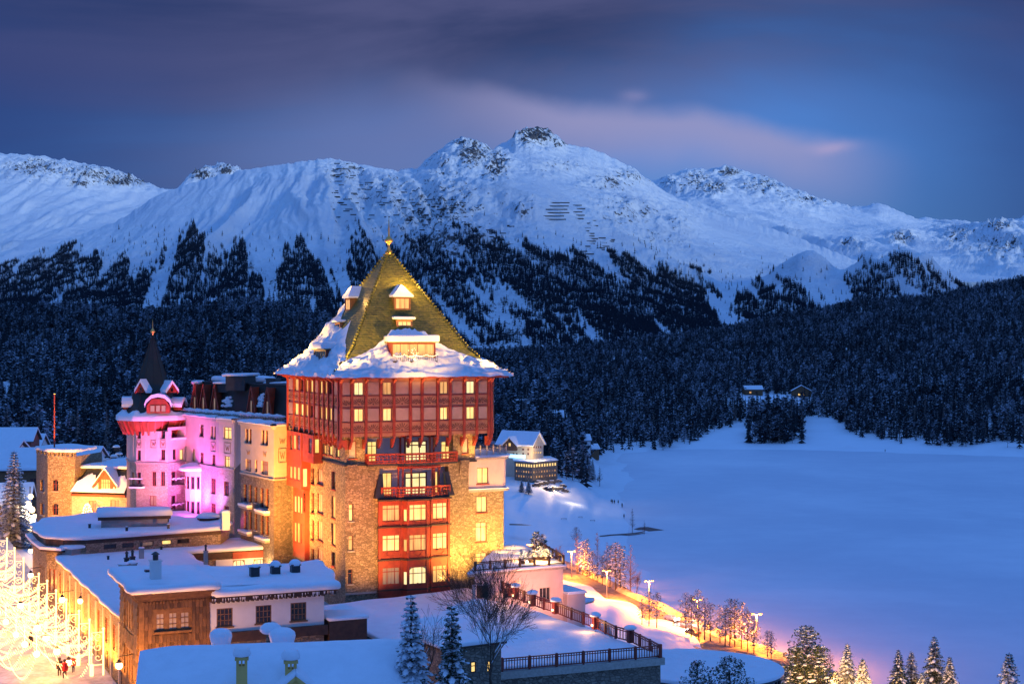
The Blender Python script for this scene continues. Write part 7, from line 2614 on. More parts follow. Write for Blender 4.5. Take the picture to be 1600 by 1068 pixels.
po = mb.build("porch", M["pinkwall"], ph)
s_ = MB(); s_.hexa([pF.pt(pF.L, ZTR+1.2, 1.1), pF.pt(pF.L+2.6, ZTR+1.2, 1.1), pF.pt(pF.L+2.6, ZTR+1.2, -4), pF.pt(pF.L, ZTR+1.2, -4), pF.pt(pF.L, ZTR+1.5, 1.0), pF.pt(pF.L+2.5, ZTR+1.5, 1.0), pF.pt(pF.L+2.5, ZTR+1.5, -4), pF.pt(pF.L, ZTR+1.5, -4)]); s_.build("snow", M["snowfine"], po)
zd = zp1+0.55
dr = [Vector(pF.pt(0, zd, 0.05)), Vector(pF.pt(pF.L, zd, 0.05)), Vector((pB[0]-2.9, pB[1]+14, zd))]
rl = thing("terrace_railing", "low rail with posts and snow round the planted roof terrace of the pink house", "railing", dr[1])
railing(rl, dr, 0.95, "darkwood", step=None, post=1.75, postw=0.22, w=0.10)
# planters, bushes, lamps on the roof terrace
def shrub(p, r, h, label, mat="needle", snow=True, lit=False, name="shrub"):
    t = thing(name, label, "plant", p)
    rd = random.Random(int(p[0]*97+p[1]))
    mb = MB(); mb.lathe(p, [(r*0.5, 0), (r*0.62, 0.55)], 8); mb.build("planter", M["darkwood"], t)
    mb = MB()
    for i in range(130):
        a = rd.uniform(0, 6.28); f_ = rd.random(); rr = r*(1-f_*0.8)*rd.uniform(0.3, 1.1)
        c = Vector((p[0]+rr*math.cos(a), p[1]+rr*math.sin(a), p[2]+0.5+h*f_)); e = c+Vector((math.cos(a)*0.3, math.sin(a)*0.3, rd.uniform(-.1, .2)))
        w = Vector((-math.sin(a), math.cos(a), rd.uniform(-.4, .4)))*0.10
        mb.add([c-w, e, c+w, c+Vector((0, 0, 0.12))], ((0, 1, 2), (0, 3, 1)))
    mb.build("foliage", M[mat], t)
    if lit:
        mb = MB()
        for i in range(26):
            a = rd.uniform(0, 6.28); f_ = rd.random(); rr = r*(1-f_*0.7)
            mb.ball((p[0]+rr*math.cos(a), p[1]+rr*math.sin(a), p[2]+0.5+h*f_), 0.05, 4)
        mb.build("light_string", M["bulb"], t, kind="stuff")
for (px, py, D, r, h, lb, lit) in ((843, 885, 172, 0.9, 1.3, "bush wrapped in warm lights behind the roof terrace rail", True), (853, 884, 171.5, 0.8, 1.0, "second warmly lit bush nearest the terrace corner", True), (830, 888, 170, 0.6, 1.0, "small bush left of the lit bushes on the roof terrace", False),
                                (838, 872, 180, 0.9, 1.9, "dark conical evergreen in a tub at the back of the roof terrace", False), (848, 871, 181, 0.6, 1.4, "smaller evergreen in a tub beside the taller one", False), (817, 888, 169, 0.5, 1.2, "figure sized bush by the middle of the terrace rail", True)):
    shrub(Vector((*Q(px, D), zd-0.15)), r, h, lb, "pineneedle", lit=lit)
# bar counter hut with snow on the terrace
bh = thing("terrace_pavilion", "dark garden pavilion frame with snow on the hotel roof terrace", "pavilion", (*Q(808, 183), zd))
for (px, py0, py1, w) in ((803, 855, 868, 3.4), (852, 877, 884, 2.6)):
    D = 182 if px < 820 else 176
    q = Q(px, D); z1 = Zat(py0+5, D)
    mb = MB()
    for a in (-1, 1):
        for b in (-1, 1): mb.box((q[0]+a*w*0.42*E1.x-b*0.9*E1.y, q[1]+a*w*.42*E1.y+b*0.9*E1.x, zd-0.2), 0.14, 0.14, z1-zd+0.2, TH)
    mb.box((q[0], q[1], z1), w, 2.2, 0.15, TH); fr = mb.build("frame", M["darkwood"], bh)
    mb = MB(); mb.lathe((q[0], q[1], z1+0.15), [(w*0.52, 0), (w*0.5, 0.25), (w*0.35, 0.5), (0.01, 0.62)], 12); mb.build("snow", M["snowfine"], fr, smooth=True)
fcs = thing("snow_fence", "pale wooden fence panel with snow along the top behind the annex balconies", "fence", (*Q(830, 200), 45))
a, b = P(814, 882, 205), P(848, 882, 215)
a.z, b.z = Zat(861, 205), Zat(861, 215)
mb = MB()
for i in range(9):
    q = a+(b-a)*(i/8); mb.box((q.x, q.y, 38), 0.14, 0.14, q.z-38, TH)
mb.bar(a, b, 0.2, 0.18); mb.bar(a-Vector((0, 0, 1)), b-Vector((0, 0, 1)), 0.1, 0.3); mb.build("panel", M["concrete"], fcs)
mb = MB(); mb.bar(a+Vector((0, 0, .2)), b+Vector((0, 0, .2)), 0.35, 0.22); mb.build("snow", M["snowfine"], fcs)

# gate house, round hall
gk = thing("gate_house", "small cream flat roofed pavilion with dark strip windows on the snow slope", "building", (*Q(900, 190), 40))
gA, gB = Q(884, 172), Q(913, 175); gf = Facade(gA, gB); g2_ = Facade(gB, (gB[0]-2.0, gB[1]+7))
zg = Zat(945.5, 173.5)
gh_ = [(0.15, gf.L-0.15, zg-1.05, zg-0.35)]
mb = MB(); gf.wall(mb, 38, zg, gh_, rev=0.1); g2_.wall(mb, 38, zg, [(0.3, 6, zg-1.05, zg-.35)], rev=.1); mb.build("wall", M["cream"], gk)
window(gk, gf, gh_[0], "glass", nx=5, rec=0.05, frame="darkwood")
gp2 = [gf.pt(-0.4, 0, 0.5)[:2], gf.pt(gf.L+1.3, 0, 0.5)[:2], gf.pt(gf.L+0.9, 0, -7)[:2], gf.pt(-0.4, 0, -7)[:2]]
mb = MB(); mb.prism(gp2, zg, zg+0.2); mb.build("roof", M["stonesill"], gk)
snow_sheet("roof_snow", [tuple(p) for p in gp2], zg+0.2, 0.35, gk, seed=3, over=0.05, amp=0.05)
rh_ = thing("round_hall", "round glass fronted hall with a sloping circular snow roof at the lower right", "building", (*Q(1140, 200), 20))
zc_ = 40.1
c = Vector((21.8, 170.0)); rr = 9.0
pts = [c+Vector((rr*math.cos(a), rr*math.sin(a)*0.95)) for a in [2*math.pi*i/40 for i in range(40)]]
def zt_(p): return zc_-0.02*(p.x-c.x)
mb = MB(); gl_ = MB()
for i in range(40):
    p, q = pts[i], pts[(i+1) % 40]
    gl_.quad((p.x, p.y, 20), (q.x, q.y, 20), (q.x, q.y, zt_(q)), (p.x, p.y, zt_(p)))
    mb.tube([(p.x*1.001, p.y*0.9995, 20), (p.x*1.001, p.y*0.9995, zt_(p)-0.05)], 0.10, 4)
gl_.build("glass_wall", M["glass"], rh_); mb.build("mullions", M["iron"], rh_, kind="stuff")
mb = MB()
po = [c+(p-c)*1.05 for p in pts]
n = 40
vs = [(p.x, p.y, zt_(p)) for p in po]+[(p.x, p.y, zt_(p)+0.25) for p in po]
mb.add(vs, [(i, (i+1) % n, n+(i+1) % n, n+i) for i in range(n)]+[tuple(range(n, 2*n)), tuple(range(n-1, -1, -1))]); mb.build("roof", M["slate"], rh_)
snow_sheet("roof_snow", [tuple(p) for p in po], 0, 0.4, rh_, seed=17, over=0.08, amp=0.03, zf=lambda x, y: zt_(Vector((x, y)))+0.26)

# ------------------------------------------------------------------ lake road
m_, t_, b_ = newmat("wet slushy road")
p_ = objco(t_); na_ = noise(t_, p_, 0.12, 5, 0.6); nb_ = noise(t_, p_, 0.9, 5, 0.65)
setc(t_, b_, mixc(t_, (na_*0.5+nb_*0.5).sstep(0.42, 0.62), (0.06, 0.05, 0.042), (0.26, 0.22, 0.18)))
b_.inputs["Roughness"].default_value = 0.35
bump(t_, b_, nb_, 0.4, 0.06)
M["road"] = m_
road_c = [(845, 878, 480), (870, 890, 471), (915, 908, 443), (960, 932, 417), (1005, 955, 398), (1045, 975, 380), (1090, 993, 362), (1140, 1012, 346), (1200, 1035, 334), (1260, 1060, 318), (1340, 1085, 300), (1480, 1110, 292), (1700, 1120, 290)]
rc_pts = []
for px, py, D in road_c: rc_pts.append(Vector((Xat(px, D), D)))
def smooth_path(p, it=2):
    for _ in range(it):
        q = [p[0]]
        for a, b in zip(p[:-1], p[1:]): q += [a*0.75+b*0.25, a*0.25+b*0.75]
        p = q+[p[-1]]
    return p
rcs = smooth_path(rc_pts)
def ribbon(name, path, offs, zoff, mat, **kw):
    mb = MB(); k = len(offs)
    for i, p in enumerate(path):
        d = (path[min(i+1, len(path)-1)]-path[max(i-1, 0)]).normalized(); nn = Vector((d.y, -d.x))
        for o in offs:
            q = p+nn*o
            mb.v.append((q.x, q.y, road_z(q)+(zoff(o, i) if callable(zoff) else zoff)))
    for i in range(len(path)-1):
        for j in range(k-1): mb.f.append((i*k+j, i*k+j+1, (i+1)*k+j+1, (i+1)*k+j)); mb.m.append(0)
    return mb.build(name, M[mat], None, smooth=True, **kw)
def road_z(q): return 5.35
ribbon("road", rcs, [-5.0, -2.5, 0, 2.5, 5.0], 0.0, "road", kind="structure")
# ploughed snow banks both sides, and the tyre tracks
rdn = random.Random(3)
M["dirtysnow"] = simple("dirty ploughed snow", (0.40, 0.33, 0.27), 0.7, var=0.45, scale=0.35, bs=0.6, bd=0.4, bscale=1.5)
bank = lambda o, i: {5.0: -0.1, 5.6: 0.9, 6.4: 1.3, 7.6: 0.8, 9.5: -0.9}.get(abs(o), 0)+(0.25*math.sin(i*0.9+o)+0.2*math.sin(i*2.3) if abs(o) not in (5.0, 9.5) else 0)
bank_low = lambda o, i: bank(o, i)*(0.35 if bank(o, i) > 0 else 1)
ribbon("snow_bank", rcs, [5.0, 5.6, 6.4, 7.6, 9.5], bank_low, "dirtysnow", kind="structure")
ribbon("snow_bank", rcs, [-9.5, -7.6, -6.4, -5.6, -5.0], bank, "dirtysnow", kind="structure")
M["rut"] = simple("dark wet tyre rut", (0.12, 0.11, 0.10), 0.3, var=0.3, scale=0.6, bs=0.1)
for o in (-2.9, 2.4):
    ribbon("tyre_track", rcs, [o-0.5, o+0.5], 0.006, "rut", kind="structure")
isl = Vector((Xat(1022, 388), 388))
mb = MB(); mb.lathe((Xat(1028, 379), 379, 5.36), [(4.2, 0), (3.9, 0.5), (2.6, 0.9), (0.1, 1.0)], 18); mb.build("traffic_island", M["snowland"], None, smooth=True, kind="structure")

# street lamps with two heads
def street_lamp(px, pyb, D, h, label, heads=2):
    x, y = Q(px, D); z = 5.3
    t = thing("street_lamp", label, "street lamp", (x, y, z), "sodium lamps along the lake road")
    mb = MB(); mb.tube([(x, y, z), (x, y, z+h)], [0.14, 0.08], 8)
    mb.tube([(x-0.8, y, z+h+0.1), (x, y, z+h-0.1), (x+0.8, y, z+h+0.1)], 0.06, 6); mb.build("pole", M["concrete"], t)
    for s in (-1, 1):
        mb = MB(); mb.box((x+s*0.95, y, z+h+0.1), 0.7, 0.35, 0.16); hd = mb.build("lamp_head", M["concrete"], t)
        mb = MB(); mb.box((x+s*0.95, y, z+h-0.06), 0.6, 0.32, 0.15); mb.build("lamp_glass", M["sodium"], hd)
    lamp("street_lamp_light", "SPOT", (x, y-0.2, z+h-0.3), LAMPW, (1.0, 0.27, 0.022), Vector((x, y-0.3, 0)), 0.35, 152, 0.35)
    lamp("street_lamp_glow", "POINT", (x, y-0.2, z+h-0.5), LAMPW*0.45, (1.0, 0.27, 0.022), size=0.35)
LAMPW = 60000
for (px, pyb, D, h, lb) in ((829, 872, 490, 5.2, "two headed lamp beyond the annex balconies at the far end of the lake road"), (893, 895, 455, 8.0, "lit lamp among the frosted birches left of the pines"), (948, 938, 415, 8.2, "lit lamp in front of the row of bare larches"),
                          (1014, 965, 396, 8.4, "tall lit lamp on the road bend left of the white car"), (1090, 1000, 368, 8.3, "lit lamp in front of the first pine group"), (1182, 1022, 350, 8, "lit lamp between the second pine group and the round hall")):
    street_lamp(px, pyb, D, h, lb)

# vehicles
def car(px, D, ang, col, label, lights=True, van=False):
    x, y = Q(px, D); z = 5.37
    t = thing("parked_car" if not lights else "car", label, "car", (x, y, z))
    mp = newmat("car paint")[0]; bb = mp.node_tree.nodes["Principled BSDF"]
    bb.inputs["Base Color"].default_value = (*col, 1); bb.inputs["Roughness"].default_value = 0.25; bb.inputs["Coat Weight"].default_value = 0.5
    ca, sa = math.cos(ang), math.sin(ang)
    def w(a, b, c): return (x+a*ca-b*sa, y+a*sa+b*ca, z+c)
    prof = [(-2.2, 0.35), (-2.2, 0.85), (-1.3, 0.98), (-0.7, 1.48), (1.1, 1.52), (1.9, 1.0), (2.2, 0.9), (2.2, 0.35)]
    if van: prof = [(-2.3, .35), (-2.3, 1.0), (-1.7, 1.2), (-1.2, 1.95), (2.2, 2.0), (2.3, 1.0), (2.3, .35)]
    mb = MB(); n = len(prof)
    def wid(c): return 0.88 if c < 1.1 else 0.70
    vs = [w(a, -wid(c), c) for a, c in prof]+[w(a, wid(c), c) for a, c in prof]
    mb.add(vs, [tuple(range(n)), tuple(range(2*n-1, n-1, -1))]+[((i+1) % n, i, n+i, n+(i+1) % n) for i in range(n)])
    b = mb.build("body", mp, t)
    md = b.modifiers.new("round", "BEVEL"); md.width = 0.08; md.segments = 2
    mb = MB()
    mb.add([w(-1.18, -0.62, 1.04), w(-1.18, 0.62, 1.04), w(-0.77, 0.60, 1.44), w(-0.77, -0.60, 1.44)], ((0, 1, 2, 3),))
    for s in (-1, 1): mb.add([w(-0.95, s*0.82, 1.06), w(1.4, s*0.82, 1.06), w(1.0, s*0.735, 1.44), w(-0.6, s*0.735, 1.44)], ((0, 1, 2, 3),))
    mb.build("car_window", M["glass"], t, kind="stuff")
    for a in (-1.4, 1.4):
        for s in (-1, 1):
            mb = MB(); mb.tube([w(a, s*0.70, 0.33), w(a, s*0.92, 0.33)], 0.33, 12); wh2 = mb.build("wheel", M["iron"], t)
            mb = MB(); mb.tube([w(a, s*0.91, 0.33), w(a, s*0.935, 0.33)], 0.2, 8); mb.build("rim", M["concrete"], wh2)
    for s in (-1, 1):
        mb = MB(); mb.ball(w(-2.2, s*0.6, 0.72), 0.17 if not lights else 0.3, 8); mb.build("headlight", M["headlamp"] if lights else M["glass"], t)
        mb = MB(); mb.ball(w(2.2, s*0.6, 0.75), 0.12, 6); mb.build("tail_light", M["tail"], t)
    if lights:
        q = Vector(w(-2.7, 0, 0.8)); lamp("headlight_beam", "SPOT", q, 9000, (1, 0.95, 0.85), Vector(w(-14, 0, -0.3)), 0.2, 55)
M["headlamp"] = emit("headlamp", (1.0, 0.95, 0.88), 25.0); M["tail"] = emit("tail lamp", (1.0, 0.03, 0.01), 2.0)
car(1049, 384, R(125), (0.75, 0.75, 0.76), "white car with bright headlights coming round the bend of the lake road")
car(1082, 366, R(-52), (0.05, 0.05, 0.06), "dark car with red tail lights driving past the first pine group")

# ------------------------------------------------------------------ trees
def conifer(h, r, seed, dens=1.0, mat="needle", snow=0.5, base=0.05, narrow=1.0, fat=1.0):
    """spruce with single boughs: returns meshes trunk, crown, snow"""
    rd = random.Random(seed)
    tk = MB(); tk.tube([(0, 0, -1), (0, 0, h*0.5), (0, 0, h)], [h*0.018+0.06, h*0.010+0.04, 0.02], 7)
    cr = MB(); sn = MB()
    z = h*base
    while z < h*0.985:
        f = z/h
        R_ = r*(1-f)**0.82*narrow+0.12
        nb = max(4, int((7+3*(1-f))*dens))
        a0 = rd.uniform(0, 6.28)
        for k in range(nb):
            a = a0+6.283*k/nb+rd.uniform(-.3, .3)
            q = R_*rd.uniform(0.65, 1.12)
            dv = Vector((math.cos(a), math.sin(a), 0)); sd = Vector((-dv.y, dv.x, 0))
            up0 = rd.uniform(0.02, 0.22); dr = rd.uniform(0.22, 0.45)
            def bp_(t): return Vector((0, 0, z))+dv*(q*t)+Vector((0, 0, q*(up0*t-dr*t*t)))
            n = max(3, int(q/0.33))
            for i in range(n):
                t = (i+0.7)/n
                c = bp_(t); w = fat*(0.16+0.30*(1-t)**0.7)*min(1.0, 0.35+q*0.32)*rd.uniform(0.7, 1.25)
                for s in (-1, 1):
                    e = c+sd*(s*w)+dv*(w*0.75)+Vector((0, 0, -w*rd.uniform(0.15, 0.6)))
                    b0 = c-dv*0.10; b1 = c+dv*0.22
                    cr.add([b0, b1, e, e-dv*w*0.45-Vector((0, 0, 0.04))], ((0, 1, 2), (0, 2, 3)))
                cr.add([c-sd*0.05, c+sd*0.05, c+dv*0.16+Vector((0, 0, -0.22))], ((0, 1, 2),))
            cr.add([bp_(0), bp_(0.5)+sd*0.05, bp_(1.04), bp_(0.5)-sd*0.05], ((0, 1, 2, 3),))
            if rd.random() < snow and q > 0.35:
                # snow lying along the bough
                t0, t1 = rd.uniform(0.25, 0.5), rd.uniform(0.75, 1.02); m = 4
                w = min(0.34, 0.09+0.11*q)*rd.uniform(0.7, 1.3)
                L_, C_, R2 = [], [], []
                for i in range(m+1):
                    t = t0+(t1-t0)*i/m; e = math.sin(math.pi*(i+0.4)/(m+0.8))
                    p = bp_(t)+Vector((0, 0, 0.03))
                    L_.append(p-sd*w*e-Vector((0, 0, .05))); R2.append(p+sd*w*e-Vector((0, 0, .05))); C_.append(p+Vector((0, 0, 0.05+0.16*e*min(1, w*4))))
                sn.add(L_+C_+R2, [(i, i+1, m+2+i, m+1+i) for i in range(m)]+[(m+1+i, m+2+i, 2*m+3+i, 2*m+2+i) for i in range(m)])
        z += max(0.22, (0.035+0.028*(1-f))*h*0.72)
    return (tk.mesh("trunk", M["bark"]), cr.mesh("crown", M[mat]), sn.mesh("snow", M["snowfine"], True))

def stone_pine(h, r, seed, base=0.35, mat="pineneedle", n=75, leaf=1.0):
    """pine with a bare stem and heaped cushions of needles and snow"""
    rd = random.Random(seed)
    tk = MB(); bend = Vector((rd.uniform(-.4, .4), rd.uniform(-.4, .4), 0))
    tk.tube([(0, 0, -1), bend*0.5+Vector((0, 0, h*0.45)), bend+Vector((0, 0, h*0.93))], [0.20, 0.15, 0.05], 7)
    cr = MB(); sn = MB(); lb = MB()
    for i in range(n):
        f = (i+rd.random())/n
        z = h*(base+(1-base)*f)
        prof = math.sin(math.pi*(0.16+0.80*f))**0.7
        a = i*2.4+rd.uniform(-.4, .4); q = r*prof*rd.uniform(0.25, 1.05)
        c = Vector((q*math.cos(a), q*math.sin(a), z))+bend*f
        lb.tube([Vector((0, 0, z-q*0.35))+bend*f, c], [0.045, 0.02], 3, cap=False)
        cs = rd.uniform(0.55, 0.95)*leaf*(1.1-0.35*f)
        for j in range(26):
            d = Vector((rd.gauss(0, 1), rd.gauss(0, 1), rd.gauss(0.25, 0.7))).normalized()
            p = c+Vector((d.x*cs*0.75, d.y*cs*0.75, d.z*cs*0.45))
            w = d.cross(Vector((rd.gauss(0, 1), rd.gauss(0, 1), rd.gauss(0, 1)))).normalized()*cs*0.16
            e = p+d*cs*0.42
            cr.add([p-w, p+w, e], ((0, 1, 2),))
        if rd.random() < 0.62:
            w = cs*rd.uniform(0.45, 0.75)
            prof2 = [(w, 0), (w*0.8, w*0.26), (w*0.35, w*0.42)]
            sn.lathe(c+Vector((0, 0, cs*0.22)), prof2, 6, a0=rd.uniform(0, 3))
    return (tk.mesh("trunk", M["bark"]), cr.mesh("crown", M[mat]), sn.mesh("snow", M["snowfine"], True), lb.mesh("limbs", M["bark"]))

def bare_tree(h, seed, spread=0.5, mat="bark", levels=5, r0=0.16, narrow=False, droop=0.0, snowy=False, trunkf=0.28):
    rd = random.Random(seed)
    tk = MB(); tw = MB(); sn = MB()
    def grow(p, d, L, r, lv):
        segs = 3 if lv > 1 else 2
        pts = [p]; rad = [r]
        dd = d
        for i in range(segs):
            dd = (dd+Vector((rd.gauss(0, .10), rd.gauss(0, .10), rd.gauss(0.05, .06)-droop*(0.3 if lv < 3 else 0)))).normalized()
            p = p+dd*(L/segs); pts.append(p); rad.append(max(0.011, r*(1-0.42*(i+1)/segs)))
        (tk if lv >= levels-1 else tw).tube(pts, rad, 6 if lv >= levels-1 else (4 if lv > 2 else 3), cap=False)
        if snowy and lv >= levels-2 and abs(dd.z) < 0.8:
            up = Vector((0, 0, 1)); sd = dd.cross(up).normalized()
            m = len(pts)-1
            A_ = [q+up*rad[i]*0.75-sd*rad[i]*1.0 for i, q in enumerate(pts)]; B_ = [q+up*(rad[i]+0.09) for i, q in enumerate(pts)]; C_ = [q+up*rad[i]*0.75+sd*rad[i]*1.0 for i, q in enumerate(pts)]
            sn.add(A_+B_+C_, [(i, i+1, m+2+i, m+1+i) for i in range(m)]+[(m+1+i, m+2+i, 2*m+3+i, 2*m+2+i) for i in range(m)])
        if lv == 0: return
        nb = rd.choice((3, 4, 4)) if lv > 1 else 4
        for k in range(nb):
            t = rd.uniform(0.35, 1.0) if k else 1.0
            i = min(segs-1, int(t*segs)); q = pts[i]+(pts[i+1]-pts[i])*(t*segs-i)
            sp_ = spread*rd.uniform(0.6, 1.35)*(0.5 if k == 0 else 1)
            a = rd.uniform(0, 6.28); x = dd.cross(Vector((0.3, 0.2, 1))).normalized(); y = dd.cross(x)
            nd_ = (dd*math.cos(sp_)+(x*math.cos(a)+y*math.sin(a))*math.sin(sp_)).normalized()
            grow(q, nd_, L*rd.uniform(0.62, 0.85), rad[i+1]*rd.uniform(0.55, 0.75), lv-1)
    if narrow:
        tk.tube([(0, 0, -1), (0.1, 0, h*0.5), (0, 0.1, h)], [r0, r0*0.6, 0.02], 6)
        for i in range(95):
            f = rd.uniform(0.22, 0.98); a = rd.uniform(0, 6.28); L = h*0.20*(1.02-f)**0.6*rd.uniform(0.5, 1.1)
            d = Vector((math.cos(a), math.sin(a), rd.uniform(0.2, 0.9))).normalized()
            p = Vector((0, 0, h*f)); mid = p+d*L*0.55; e = p+d*L+Vector((0, 0, L*0.12))
            tw.tube([p, mid, e], [0.05, 0.035, 0.012], 3, cap=False)
            for j in range(5):
                q = p+(e-p)*rd.uniform(0.3, 1); d2 = (d+Vector((rd.gauss(0, .6), rd.gauss(0, .6), rd.gauss(0.1, .5)))).normalized()
                tw.tube([q, q+d2*L*rd.uniform(.25, .5)], [0.025, 0.010], 3, cap=False)
    else:
        grow(Vector((0, 0, -0.5)), Vector((0, 0, 1)), h*trunkf, r0, levels)
    out = [tk.mesh("trunk", M["bark"]), tw.mesh("twigs", M[mat])]
    if snowy: out.append(sn.mesh("snow", M["snowfine"], True))
    return tuple(out)

def plant_tree(meshes, x, y, z, label, name, group=None, s=1.0, rz=0.0, sx=1.0):
    t = thing(name, label, "tree", (x, y, z), group)
    t.rotation_euler = (0, 0, rz); t.scale = (s*sx, s*sx, s)
    for me in meshes:
        nm = me.name.split(".")[0]
        o = bpy.data.objects.new(nm, me); COL.objects.link(o); o.parent = t
        if nm in ("twigs", "limbs"): o["kind"] = "stuff"
    return t
# big trees close to the viewer
sp1 = conifer(17.0, 3.3, 31, 1.7, snow=0.62, narrow=1.0, fat=1.5)
sp2 = conifer(16.0, 2.9, 44, 2.0, snow=0.30, narrow=1.0, fat=1.6)
for (ms, px, pyt, D, h, lb) in ((sp1, 642, 924, 112, 17.0, "tall spruce with loaded snowy boughs at the right end of the front snow roof"), (sp2, 706, 941, 110, 16.0, "dense dark spruce between the snowy spruce and the bare tree")):
    x, y = Q(px, D); plant_tree(ms, x, y, Zat(pyt, D)-h, lb, "spruce_tree", rz=1.2)
bt1 = bare_tree(15, 9, 0.50, levels=6, r0=0.20, snowy=True, trunkf=0.27)
x, y = Q(772, 116); plant_tree(bt1, x, y, Zat(1068, 116)-3.5, "large leafless tree with fine twigs in front of the terrace railing", "bare_tree", rz=2.1, s=1.14, sx=0.78)
bt2 = bare_tree(9, 21, 0.6, levels=4, r0=0.18, snowy=True, trunkf=0.3)
x, y = Q(668, 118); plant_tree(bt2, x, y, Zat(1068, 118)-1.0, "small snowy leafless tree between the two spruces", "bare_tree", rz=2.4)
# larches and birches by the road, lit from the lamps
lar = [bare_tree(16, 51, narrow=True, mat="twig", r0=0.2), bare_tree(18, 52, narrow=True, mat="twig", r0=0.22), bare_tree(15, 53, 0.34, levels=5, r0=0.2, mat="twig", trunkf=0.24)]
pin = [stone_pine(13, 2.3, 61, 0.22, n=46, leaf=0.95), stone_pine(15, 2.5, 62, 0.40, n=42), stone_pine(12, 2.7, 63, 0.30, n=44, leaf=1.05)]
def gz_(px, D): return float(ground(np.array([px]), np.array([float(D)]))[0])
rowt = [(868, 835, 900, 476, 2, 1, 1.0), (877, 838, 903, 470, 2, 1, 1.0), (902, 832, 902, 462, 0, 1, .8), (910, 845, 908, 460, 1, 0, 1), (917, 842, 912, 456, 0, 0, .8), (933, 830, 918, 448, 1, 1, .7), (926, 860, 915, 452, 2, 0, .9),
        (948, 846, 922, 438, 0, 1, .9), (953, 852, 925, 436, 1, 0, 1.1), (962, 848, 928, 432, 2, 0, 1.1), (969, 852, 930, 430, 0, 0, 1), (985, 850, 935, 424, 0, 1, 1.0), (993, 870, 935, 424, 2, 1, .7), (976, 905, 930, 428, 2, 0, 1), (941, 868, 920, 440, 2, 0, .8)]
lab = ["frosted bare birch, leftmost of the row on the lake road", "second frosted birch of the row, behind the leftmost one", "thin bare larch left of the leaning dead pole tree", "thin snowy pine by the lamp at the far road end", "slender bare larch with clear stem beside the second lamp", "tall thin bare larch standing alone, tallest crown of the row", "snowy pine behind the tall lone larch", "bare larch behind the third lamp, feathery crown", "full snowy pine left of the middle larches", "broad snowy pine in the middle of the row", "thin larch rising through the middle pines", "last tall bare larch at the right end of the row", "small feathery larch right of the last tall one", "low snowy pine at the foot of the last larch", "snowy pine under the feathery crown by the third lamp"]
for (px, pyt, pyb, D, k, kind, w), lb in zip(rowt, lab):
    z = max(0.5, gz_(px, D)); ms = (lar if kind else pin)[k]
    h0 = (16, 18, 15)[k] if kind else (13, 15, 12)[k]
    h = (CAMZ-(pyt-HOR)/F*D)-z
    x, y = Q(px, D); plant_tree(ms, x, y, z, lb, "larch_tree" if kind else "pine_tree", "trees along the lake road", s=max(0.3, h/h0), sx=w, rz=k*1.3+px)
grp = [(1014, 924, 366, 1), (1003, 935, 366, 0), (1026, 925, 364, 2), (1092, 921, 362, 1), (1080, 930, 362, 2), (1101, 934, 360, 0), (1110, 942, 358, 2), (1072, 926, 364, 1), (1140, 935, 352, 1), (1148, 936, 351, 0), (1158, 940, 349, 1), (1133, 950, 352, 2), (1168, 955, 346, 2), (1178, 962, 344, 0), (1199, 985, 340, 2), (1205, 985, 338, 0), (1125, 945, 356, 0)]
dsc = ["tallest", "leftmost", "right hand", "tallest stemmed", "bushy", "short", "rightmost", "thin", "straightest", "slim", "leaning", "low bushy", "wide topped", "last", "lone round", "lone slim", "small"]
for i, (px, pyt, D, k) in enumerate(grp):
    z = max(0.8, gz_(px, D)); h0 = (13, 15, 12)[k]; h = CAMZ-(pyt-HOR)/F*D-z
    cl = "first pine group" if px < 1035 else ("pine group by the fifth lamp" if px < 1115 else ("pine group right of the fifth lamp" if px < 1190 else "pair by the sixth lamp"))
    x, y = Q(px, D); plant_tree(pin[k], x, y, z, "lamplit snowy pine, %s of the %s" % (dsc[i], cl), "pine_tree", "trees along the lake road", s=h/h0, rz=px*0.7, sx=1.05)
# golden lit conifers at the lower right
gsp = [conifer(14, 4.2, 71, 1.5, "needle", 0.6, fat=1.5), conifer(15, 4.3, 72, 1.5, "needle", 0.45, fat=1.5), conifer(11, 3.4, 73, 1.4, "needle", 0.9, fat=1.5)]
gpin = [stone_pine(15, 4.3, 74, 0.05, "needle", n=150, leaf=1.45), stone_pine(12, 3.8, 75, 0.05, "needle", n=120, leaf=1.3)]
low_r = [(gpin[0], 15, 1258, 980, 292, "big stone pine with dark head and lamplit golden lower boughs"), (gpin[1], 12, 1278, 1008, 288, "golden lit pine pressed against the right of the big stone pine"), (gpin[1], 12, 1243, 1010, 290, "golden lit pine left of the big stone pine"), (lar[2], 15, 1230, 1000, 300, "thin bare tree beside the round hall"), (lar[1], 18, 1297, 1012, 300, "bare reddish tree right of the big stone pine"),
         (gsp[0], 14, 1324, 1003, 286, "snowy spruce with pointed top, left of a smaller one"), (gsp[2], 11, 1348, 1027, 282, "smaller snow laden spruce with warm lit boughs"), (gsp[1], 15, 1404, 1013, 284, "spruce with long sweeping left boughs, dark above the water"), (gsp[1], 15, 1424, 1015, 290, "dark spruce half hidden by the sweeping spruce"), (gsp[1], 15, 1460, 992, 286, "tallest spruce at the lower right, bare tipped"),
         (gsp[0], 14, 1484, 1024, 282, "short dark spruce right of the tallest one"), (gsp[2], 11, 1577, 1018, 262, "snow white young fir alone near the right edge"), (gsp[0], 14, 1440, 1048, 276, "low spruce in front between the two spruce groups"), (gsp[2], 11, 1306, 1046, 276, "low snow heavy spruce under the reddish bare tree")]
